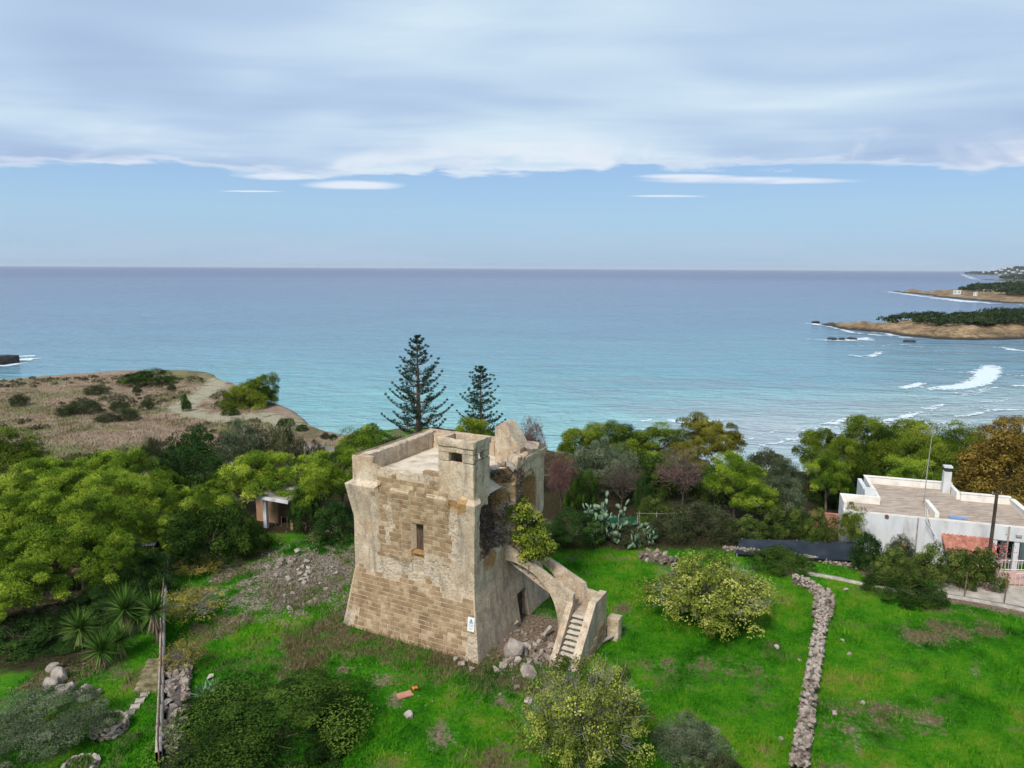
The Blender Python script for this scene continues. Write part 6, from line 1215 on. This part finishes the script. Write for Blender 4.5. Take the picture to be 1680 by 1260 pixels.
def stone_wall(name, label, line, width, height, size, seed, nmax=300, zref=8.0, dens=1.0, cat='stone wall'):
    A = np.array([P(px, py, zref)[:2] for px, py in line]); seg = np.r_[0, np.cumsum(np.linalg.norm(np.diff(A, axis=0), axis=1))]; n = max(8, int(seg[-1] / 0.35)); u = np.linspace(0, seg[-1], n); x = np.interp(u, seg, A[:, 0]); y = np.interp(u, seg, A[:, 1])
    for _ in range(4): x[1:-1] = (x[:-2] + 2 * x[1:-1] + x[2:]) / 4; y[1:-1] = (y[:-2] + 2 * y[1:-1] + y[2:]) / 4
    tx, ty = np.gradient(x), np.gradient(y); Ln = np.hypot(tx, ty); nx, ny = -ty / Ln, tx / Ln; r = np.random.default_rng(seed)
    root = empty(name, (x[0], y[0], hz(x[0], y[0])), 0, label, cat); B = np.array(root.location)
    prof = [(-0.5, -0.25), (-0.46, 0.55), (-0.3, 0.86), (0, 0.9), (0.3, 0.86), (0.46, 0.55), (0.5, -0.25)]; wv = 1 + 0.22 * (fbm(pt3(u * 0.5, 0 * u, seed), 3) - 0.5); hv = 1 + 0.35 * (fbm(pt3(u * 0.6, 5 + 0 * u, seed), 3) - 0.5)
    G = H(x, y); C = np.stack([np.stack([x + nx * a * width * wv * .9, y + ny * a * width * wv * .9, G + b_ * height * hv], 1) for a, b_ in prof], 1)
    obj('rubble_core', mesh_np('rubble_core', (C - B).reshape(-1, 3), grid_faces(n, 7), mat_dirtcore), root)
    S = []; ns = int(seg[-1] * (width + 1.6 * height) / (size * size) * 1.15 * dens)
    for k in range(ns):
        uu = r.random() * seg[-1]; i_ = min(int(uu / seg[-1] * (n - 1)), n - 2); f = uu / seg[-1] * (n - 1) - i_; q_ = r.random() * (width + 1.6 * height); w_, h_ = width * wv[i_], height * hv[i_]
        if q_ < 0.8 * height: a, b_ = -0.5, q_ / (0.8 * height)
        elif q_ > width + 0.8 * height: a, b_ = 0.5, (q_ - width - 0.8 * height) / (0.8 * height)
        else: a = (q_ - 0.8 * height) / width - 0.5; b_ = 0.95
        X = x[i_] + (x[i_ + 1] - x[i_]) * f + nx[i_] * a * w_; Y = y[i_] + (y[i_ + 1] - y[i_]) * f + ny[i_] * a * w_; Z = G[i_] + b_ * h_ * 0.98; s_ = size * r.uniform(0.65, 1.45)
        S.append((Y, (X - B[0], Y - B[1], Z - B[2]), (r.normal(0, .35), r.normal(0, .35), r.random() * 6.28), (s_ * r.uniform(.9, 1.5), s_ * r.uniform(.8, 1.1), s_ * r.uniform(.6, .9))))
    S.sort(key=lambda t: t[0]); m_ = [[], [], 0]
    for k, (_, p_, ro, sc_) in enumerate(S):
        if k < nmax: obj('stone', RK[k % 12], root, p_, ro, sc_)
        else:
            V, F = RKV[k % 12]; V = (V * sc_) @ np.array(Euler(ro).to_matrix()).T + p_; m_[0].append(V); m_[1] += [tuple(i_ + m_[2] for i_ in f_) for f_ in F]; m_[2] += len(V)
    if m_[0]: tag(obj('stones', mesh_np('stones', np.concatenate(m_[0]), np.array(m_[1]), mat_stone), root), kind='stuff')
    return root
stone_wall('dry_stone_wall', 'long winding dry stone wall dividing the lawn on the right', ((1308, 1275), (1322, 1190), (1334, 1110), (1343, 1050), (1350, 1010), (1348, 985), (1330, 970), (1302, 959)), 0.46, 0.50, 0.17, 4)
stone_wall('stone_heap', 'bulge of tumbled stones on the bend of the long wall', ((1346, 1022), (1352, 1005), (1350, 985)), 0.8, 0.55, 0.22, 8, 70, cat='stones')
stone_wall('stone_edging', 'short pale stone edging at the back of the tower lawn', ((1050, 918), (1075, 922), (1110, 930)), 0.5, 0.5, 0.34, 5, 60, cat='stones')
stone_wall('low_garden_wall', 'low grey stone wall running below the shade net', ((1185, 912), (1260, 920), (1340, 930), (1420, 942), (1500, 951), (1580, 960), (1622, 966)), 0.30, 0.26, 0.16, 6, 220, 7.7)
stone_wall('tumbled_wall', 'tumbled stones along the right side of the left boundary wall', ((285, 1250), (288, 1180), (290, 1120), (292, 1070)), 0.75, 0.45, 0.34, 7, 130)
# left boundary: concrete strip wall with rusty posts and rail
bw = empty('boundary_wall', (LWALL[0][0], LWALL[0][1], hz(*LWALL[0])), 0, 'narrow concrete boundary wall with rusty fence running up the left side', 'wall'); A = np.array(LWALL); seg = np.r_[0, np.cumsum(np.linalg.norm(np.diff(A, axis=0), axis=1))]; B = np.array(bw.location); nn = 30; u = np.linspace(0, seg[-1], nn); x = np.interp(u, seg, A[:, 0]); y = np.interp(u, seg, A[:, 1]); tx, ty = np.gradient(x), np.gradient(y); Ln = np.hypot(tx, ty); G = H(x, y)
C = np.stack([np.stack([x - ty / Ln * a, y + tx / Ln * a, G + z_], 1) for a, z_ in ((-.11, -.3), (-.11, .62), (.11, .62), (.11, -.3))], 1); obj('wall_strip', mesh_np('wall_strip', (C - B).reshape(-1, 3), grid_faces(nn, 4)[:, ::-1], mat_conc), bw)
for k in range(0, nn, 2):
    MB().tube([(x[k] - B[0], y[k] - B[1], G[k] - B[2]), (x[k] - B[0] + .02, y[k] - B[1], G[k] - B[2] + 1.15)], 0.03, 5).obj('post', mat_rust, bw)
for z_ in (0.85, 1.12): MB().tube([(x[k] - B[0], y[k] - B[1], G[k] - B[2] + z_) for k in range(nn)], 0.028, 5).obj('rail', mat_rust, bw)
# single stones -------------------------------------------------
def stone(name, label, px, py, zg, s, seed, cat='stone', group=None, mesh=None, flat=0.75, sink=0.2):
    c0 = P(px, py, zg); r = random.Random(seed); zb = hz(c0[0], c0[1]); me = mesh or RP[seed % 8]
    o = obj(name, me, None, (c0[0], c0[1], zb + s * flat * (0.5 - sink)), (r.uniform(-.4, .4), r.uniform(-.4, .4), r.random() * 6), (s * r.uniform(.9, 1.3), s * r.uniform(.8, 1.1), s * flat)); return tag(o, label, cat, group)
BIG = [rock_mesh(200 + k, 60, mat_pale, 'boulder') for k in range(4)]
stone('boulder', 'largest pale boulder in the rubble between tower and stairs', 842, 1076, 8, 0.95, 1, 'boulder', mesh=BIG[0], flat=1.05)
stone('boulder', 'flat pale slab in the rubble nearest the stair foot', 868, 1108, 8, 0.8, 2, 'boulder', mesh=BIG[1], flat=0.6)
stone('boulder', 'lone pale boulder lying in the grass in front of the tower', 671, 1176, 8, 0.33, 3, 'boulder', mesh=BIG[2], flat=0.9)
stone('boulder', 'rounded stone on the lawn between fig tree and stone wall', 1274, 1066, 8, 0.26, 4, 'boulder', mesh=BIG[3], flat=0.8)
BLB = ('topmost small white boulder above the silvery olive bush', 'largest white boulder above the silvery olive bush', 'white boulder just below the largest one, towards the right', 'white boulder at the right of the group near the yuccas', 'white boulder at the left of the group above the olive bush', 'rightmost small white boulder below the front yucca', 'white boulder touching the top of the olive bush', 'small white boulder between the right ones of the group')
for k, (px, py, s) in enumerate(((86, 1084, 0.5), (96, 1100, 0.75), (112, 1120, 0.5), (140, 1122, 0.55), (82, 1112, 0.6), (155, 1126, 0.4), (100, 1122, .5), (128, 1128, .4))): stone('white_boulder', BLB[k], px, py, 8, s, 30 + k, 'boulder', 'white boulders above the olive bush', BIG[k % 4], 0.9)
rr = np.random.default_rng(77)
for k in range(34):
    px, py = rr.normal(868, 24), rr.normal(1072, 22)
    if px < 800 + (1100 - py) * 0.45 or px > 908: continue
    stone('rubble_stone', 'rubble stone in the heap between tower and stairs', px, py, 8, rr.uniform(0.22, 0.52), 100 + k, 'rubble', 'rubble stones below the stairs', RK[k % 12] if k % 3 else RP[k % 8])
for k in range(46):
    px, py = rr.normal(498, 36), rr.normal(952, 30)
    if px > 560: continue
    stone('field_stone', 'loose pale stone in the rubble left of the tower', px, py, 8, rr.uniform(0.14, 0.42), 200 + k, 'stone', 'loose stones left of the tower', RP[k % 8] if k % 4 else RK[k % 12])
for k in range(10): stone('field_stone', 'stone of the small pile at the back of the rubble left of the tower', rr.normal(476, 8), rr.normal(922, 5), 8, rr.uniform(.3, .5), 260 + k, 'stone', 'small stone pile left of the tower', RK[k % 12])
for k, (px, py, s, lb) in enumerate(((775, 1100, .34, 'stone fallen at the near corner of the tower'), (758, 1092, .40, 'reddish block fallen just left of the near tower corner'), (748, 1083, .32, 'small block leaning on the tower front near the sign'), (848, 1128, .3, 'stone in the grass below the rubble heap'), (1382, 1056, .22, 'small pale stone right of the long wall, the upper one'), (1393, 1078, .24, 'small pale stone right of the long wall, the lower one'), (1368, 1176, .28, 'pale stone right of the long wall near the bottom'), (1312, 1087, .2, 'pale stone left of the long wall'), (1281, 1216, .22, 'pale stone left of the long wall near the bottom'), (345, 1112, .3, 'flat stone left of the agave'), (1388, 972, .3, 'stone at the far side of the right lawn'), (1415, 1158, .2, 'tiny pale stone in the middle of the right lawn'))): stone('field_stone', lb, px, py, 8, s, 300 + k, 'stone')
# small rubble as one mass
mb = MB(); 
for k in range(900):
    if k < 330: px, py, s = rr.normal(866, 28), rr.normal(1066, 26), rr.uniform(.05, .2)
    elif k < 800: px, py, s = rr.normal(500, 44), rr.normal(955, 36), rr.uniform(.04, .15)
    else: px, py, s = rr.uniform(580, 900), rr.normal(1150, 40), rr.uniform(.03, .10)
    c0 = P(px, py, 8)
    if bool(in_tower(np.array([c0[0]]), np.array([c0[1]]), 0.0)[0]): continue
    V, F = RKV[k % 12]; mb.add((V * s * np.array([1.2, 1, .7])) @ np.array(Euler((0, 0, rr.random() * 6)).to_matrix()).T + np.array([c0[0], c0[1], hz(c0[0], c0[1]) + s * .2]), F)
tag(mb.obj('small_rubble', mat_stone), 'small broken stones strewn round the tower', 'rubble', kind='stuff')
# boards and scraps
for lb, px, py, L, rz, ry in (('grey board lying in the rubble below the arch', 892, 1048, 1.3, 0.9, -0.35), ('broken board against the tower foot by the door', 836, 1034, 1.1, 0.6, -0.3), ('short pale board in the grass right of the stairs', 996, 1054, 0.7, 0.5, -0.25)):
    c0 = P(px, py, 8); V, F = rough_box((-L / 2, -0.09, -0.03), (L / 2, 0.09, 0.03), 0.2, 0.008, px); o = obj('board', mesh_np('board', V, F, mat_conc), None, (c0[0], c0[1], hz(c0[0], c0[1]) + 0.2), (0.1, ry, rz)); tag(o, lb, 'board')
mat_orange = simple('orange_plastic', [(0.3, (0.55, 0.12, 0.03)), (0.7, (0.65, 0.18, 0.06))], 4, 0.6, 20, 0.2)
c0 = P(681, 1133, 8); V, F = rough_box((-0.16, -0.1, 0), (0.16, 0.1, 0.07), 0.06, 0.03, 4); tag(obj('orange_scrap', mesh_np('orange_scrap', V, F, mat_orange), None, (c0[0], c0[1], hz(c0[0], c0[1]) + .08), (0.2, .1, 0.6)), 'small orange scrap lying in the grass before the tower', 'scrap')
V, F = rough_box((-0.5, -0.22, -0.03), (0.2, 0.22, 0.03), 0.12, 0.02, 6); tag(obj('earthenware_tile', mesh_np('earthenware_tile', V, F, mat_terra), None, (c0[0] - .25, c0[1] - .35, hz(c0[0], c0[1]) + .05), (0, 0, 0.5)), 'broken terracotta piece beside the orange scrap', 'tile')
# stone planters (rings) and garden steps at lower left
def ring(name, label, px, py, R, seed, courses=3):
    c0 = P(px, py, 7.6); root = empty(name, (c0[0], c0[1], hz(c0[0], c0[1])), 0, label, 'planter'); r = np.random.default_rng(seed)
    for cq in range(courses):
        n = int(2 * math.pi * R / 0.24)
        for k in range(n): a = 6.283 * (k + 0.5 * (cq % 2)) / n; s_ = r.uniform(.2, .3); obj('stone', RP[int(r.integers(8))] if k % 3 else RK[int(r.integers(12))], root, (R * math.cos(a), R * math.sin(a), 0.08 + 0.17 * cq), (r.normal(0, .2), r.normal(0, .2), a), (s_ * .9, s_ * 1.15, s_ * .8))
    m_ = MB(); m_.tube([(0, 0, -0.1), (0, 0, 0.17 * courses - 0.06)], R * 0.92, 16); m_.obj('soil', mat_dirtcore, root); n = 500; a = r.random(n) * 6.283; q_ = R * .8 * np.sqrt(r.random(n)); p_ = np.stack([q_ * np.cos(a), q_ * np.sin(a), np.full(n, .17 * courses - .07)], 1); V = leaf_tris(p_, unit(r.normal(0, .5, (n, 3)) + np.array([0, 0, 1])), unit(r.normal(size=(n, 3))), r.uniform(.08, .2, n), np.full(n, .04)); obj('grass_tuft', crown_mesh('grass_tuft', V, np.repeat(r.random(n), 3), mat_yucca), root)
ring('stone_planter', 'round planter of stacked pale stones on the lower left lawn', 180, 1196, 0.62, 1); ring('stone_planter', 'round stone planter cut by the bottom edge at lower left', 132, 1262, 0.55, 2, 2)
mat_mossy = simple('mossy_step', [(0.3, (0.07, 0.065, 0.028)), (0.5, (0.17, 0.14, 0.075)), (0.7, (0.30, 0.25, 0.16))], 3, 0.95, 20, 0.5, 0.03)
gs = empty('garden_steps', P(238, 1135, 7.6), 0.1, 'mossy yellow stone garden steps beside the left boundary wall', 'steps'); gs.location.z = hz(gs.location.x, gs.location.y)
for k in range(5): V, F = rough_box((-0.55, k * 0.36, 0.0), (0.55, k * 0.36 + 0.4, 0.12 + 0.13 * k), 0.15, 0.025, k); obj('step', mesh_np('step', V, F, mat_mossy), gs)
gl = empty('garden_slabs', P(212, 1160, 7.6), 0.3, 'pale slabs edging the lower left lawn', 'slabs'); gl.location.z = hz(gl.location.x, gl.location.y)
for k in range(5): V, F = rough_box((-0.25 + 0.12 * k, k * 0.42 - 1.0, -0.05), (0.2 + 0.12 * k, k * 0.42 - 0.62, 0.09), 0.15, 0.03, k + 9); obj('slab', mesh_np('slab', V, F, mat_pale), gl)
# low shed, metal roof shelter
sb = AT(420, 858, 49.0); shed = empty('garden_shed', (sb[0], 49.0, hz(sb[0], 49.0)), -0.35, 'low ochre shed with white roof edge under the umbrella pine', 'shed'); mat_ochre = simple('ochre_wall', [(0.3, (0.26, 0.15, 0.09)), (0.7, (0.38, 0.24, 0.15))], 2, 0.9, 20, 0.3, 0.01)
MB().box((0.1, 1.2, 1.05), (1.9, 0.2, 2.3)).obj('wall', mat_ochre, shed); MB().box((1.6, 2.4, 1.05), (2.6, 0.2, 2.3)).obj('wall', mat_ochre, shed); MB().box((2.9, 1.3, 0.5), (0.2, 2.2, 1.2)).obj('wall', mat_ochre, shed)
for u_ in (0.9,): MB().box((u_, 0.0, 1.1), (0.26, 0.26, 2.2)).obj('pillar', mat_white, shed)
MB().box((1.75, 1.2, 2.28), (2.7, 3.0, 0.14), ry=0.03).obj('roof_slab', mat_conc, shed); MB().box((1.75, -0.34, 2.28), (2.74, 0.08, 0.22), ry=0.03).obj('roof_edge', mat_white, shed)
for k in range(4): MB().tube([(1.2 + .5 * k, 0.6, -.1), (1.25 + .5 * k, 0.6, 0.75)], 0.03, 5).obj('trellis_bar', mat_rust, shed)
mr = AT(236, 900, 42.0); ms = empty('metal_shelter', (mr[0], 42.0, hz(mr[0], 42.0)), 0.15, 'grey metal shelter roof half hidden in the left grove', 'shelter'); hgt_ = max(1.6, mr[2] - ms.location.z); mat_zinc = simple('grey_sheet_metal', [(0.3, (0.16, 0.17, 0.20)), (0.7, (0.26, 0.27, 0.31))], 1.5, 0.55, 20, 0.1)
us = np.linspace(-0.9, 0.9, 60); U, S = np.meshgrid(us, np.linspace(-0.8, 0.8, 4)); A = np.stack([U, S, hgt_ + 0.03 * np.sin(U * 40) - 0.15 * S * -1], -1).reshape(-1, 3); f = grid_faces(4, 60); obj('roof_sheet', mesh_np('roof_sheet', np.concatenate([A, A - np.array([0, 0, .02])]), np.concatenate([f, f[:, ::-1] + 240]), mat_zinc, True), ms)
for sx in (-.8, .8):
    for sy in (-.7, .7): MB().tube([(sx, sy, -.1), (sx, sy, hgt_ + .15 * sy - .02)], 0.035, 5).obj('post', mat_conc, ms)
# slat fence by the shore
s0, s1_ = AT(492, 722, 69), AT(562, 722, 67); sf = empty('slat_fence', (s0[0], s0[1], hz(s0[0], s0[1])), math.atan2(s1_[1] - s0[1], s1_[0] - s0[0]), 'grey upright slat fence at the foot of the headland', 'fence'); Ls = np.hypot(*(s1_ - s0)[:2]); mat_slat = simple('grey_slat', [(0.3, (0.24, 0.23, 0.23)), (0.7, (0.36, 0.35, 0.35))], 2, 0.9, 20, 0.2, .005)
SL = MB().box((0, 0, 0.85), (0.11, 0.05, 1.7)).mesh('slat', mat_slat)
for k in range(int(Ls / 0.19)): obj('slat', SL, sf, (k * 0.19, 0, 0))
MB().box((Ls / 2, 0.04, 1.4), (Ls, 0.04, 0.08)).obj('rail', mat_slat, sf); MB().box((Ls / 2, 0.04, 0.4), (Ls, 0.04, 0.08)).obj('rail', mat_slat, sf)
# rocks in the sea
def sea_rock(label, px, py, s, seed, flat): c0 = P(px, py, 0.0); o = obj('sea_rock', rock_mesh(400 + seed, 70, mat_darkrock, 'sea_rock'), None, (c0[0], c0[1], s * flat * 0.18), (0, 0, seed), (s, s * 0.7, s * flat)); tag(o, label, 'rock')
sea_rock('dark rock washed by surf at the left edge of the sea', 0, 597, 9.0, 1, 0.42); sea_rock('smaller dark rock beside the surf at the left edge', 14, 594, 4.5, 2, 0.45)
sea_rock('leftmost dark rock in the surf off the ochre headland', 1365, 557, 3.5, 3, 0.35); sea_rock('middle dark rock in the surf off the ochre headland', 1381, 557, 3.0, 4, 0.35); sea_rock('right dark rock in the surf off the ochre headland', 1398, 557, 4.0, 5, 0.32); sea_rock('lone dark rock close under the ochre headland', 1492, 561, 4.0, 6, 0.3); sea_rock('dark rock at the very tip of the ochre headland', 1338, 530, 4.5, 7, 0.35)
# houses across the bay
mat_hwin = mat_shadow
def far_house(label, px, py, D, w, h, d, group=None, tall=False):
    d_ = ray(px, py); k = D / d_[1]; p_ = np.array([d_[0] * k, D, CAM_Z + d_[2] * k]) if D > 1000 else P(px, py, 5.0); root = empty('far_house', p_, -0.5, label, 'house', group)
    MB().box((0, 0, h / 2 - 0.5), (w, d, h + 1)).obj('wall', mat_white, root); MB().box((0, 0, h + 0.1), (w * 1.03, d * 1.03, 0.35)).obj('roof', mat_cream, root)
    n = max(2, int(w / 4)); 
    for i_ in range(n): MB().box((-w / 2 + (i_ + .5) * w / n, -d / 2 - 0.02, h * 0.5), (w / n * 0.4, 0.06, h * 0.42)).obj('window', mat_hwin, root)
far_house('long white house in the scrub of the second headland', 1624, 479.5, 640, 12, 2.8, 8); far_house('white house at the right edge on the second headland', 1674, 480, 620, 13, 3.2, 9); far_house('small pale house near the shore of the second headland', 1570, 481, 650, 6, 2.2, 6); far_house('tiny pale hut low on the shore of the second headland', 1600, 483.5, 600, 3, 1.8, 3)
far_house('white building at the right edge below the distant hills', 1672, 457.5, 1850, 18, 4.5, 14)
for k, (px, py) in enumerate(((1622, 446), (1634, 448), (1642, 444), (1650, 449), (1655, 445), (1662, 447), (1669, 443), (1674, 449), (1648, 441), (1660, 440), (1630, 443), (1677, 445), (1613, 447), (1640, 451))): far_house('tiny pale house on the distant coast at the horizon', px, py, 3650 + 30 * (k % 5), 9 + 4 * (k % 3), 5, 9, 'houses of the distant coast')

# fallen blocks on the ruined tower top
rt = np.random.default_rng(9)
for k in range(16):
    y_, x_ = rt.uniform(3.6, 6.6), rt.uniform(-1.5, -0.35); s_ = rt.uniform(0.3, 0.6); c0 = TL(x_, y_, 8.55 + 0.25 * rt.random() + (0.15 if y_ > 4.6 else -0.45))
    tag(obj('fallen_block', RP[k % 8] if k % 2 else RK[k % 12], None, c0, (rt.normal(0, .4), rt.normal(0, .4), rt.random() * 6), (s_ * 1.3, s_, s_ * .7)), 'tumbled block on the ruined right hand top of the tower', 'block', 'tumbled blocks on the tower top')
for k, (x_, y_, s_) in enumerate(((-2.75, 0.85, 0.36), (-3.15, 0.8, 0.42))): tag(obj('loose_block', BM[k], None, TL(x_, y_, 8.42), (0, 0, TROT + .1), (s_ * 1.2, s_ * .7, s_ * .7)), ('pale loose block on the front parapet beside the turret', 'brown loose block on the front parapet left of the pale one')[k], 'block')

# ================================================================== HAZE over the sea
mh = bpy.data.materials.new('sea_haze'); mh.use_nodes = True; mh.node_tree.nodes.clear(); q = NT(mh.node_tree); pvn = q.n('ShaderNodeVolumePrincipled'); q.put(pvn.inputs['Color'], (0.78, 0.86, 0.97)); pvn.inputs['Density'].default_value = 0.000038; ho = q.n('ShaderNodeOutputMaterial'); mh.node_tree.links.new(pvn.outputs[0], ho.inputs['Volume'])
tag(MB().box((0, 22700, 38), (93000, 46600, 84)).obj('haze', mh), 'thin pale sea haze', 'haze', kind='stuff')
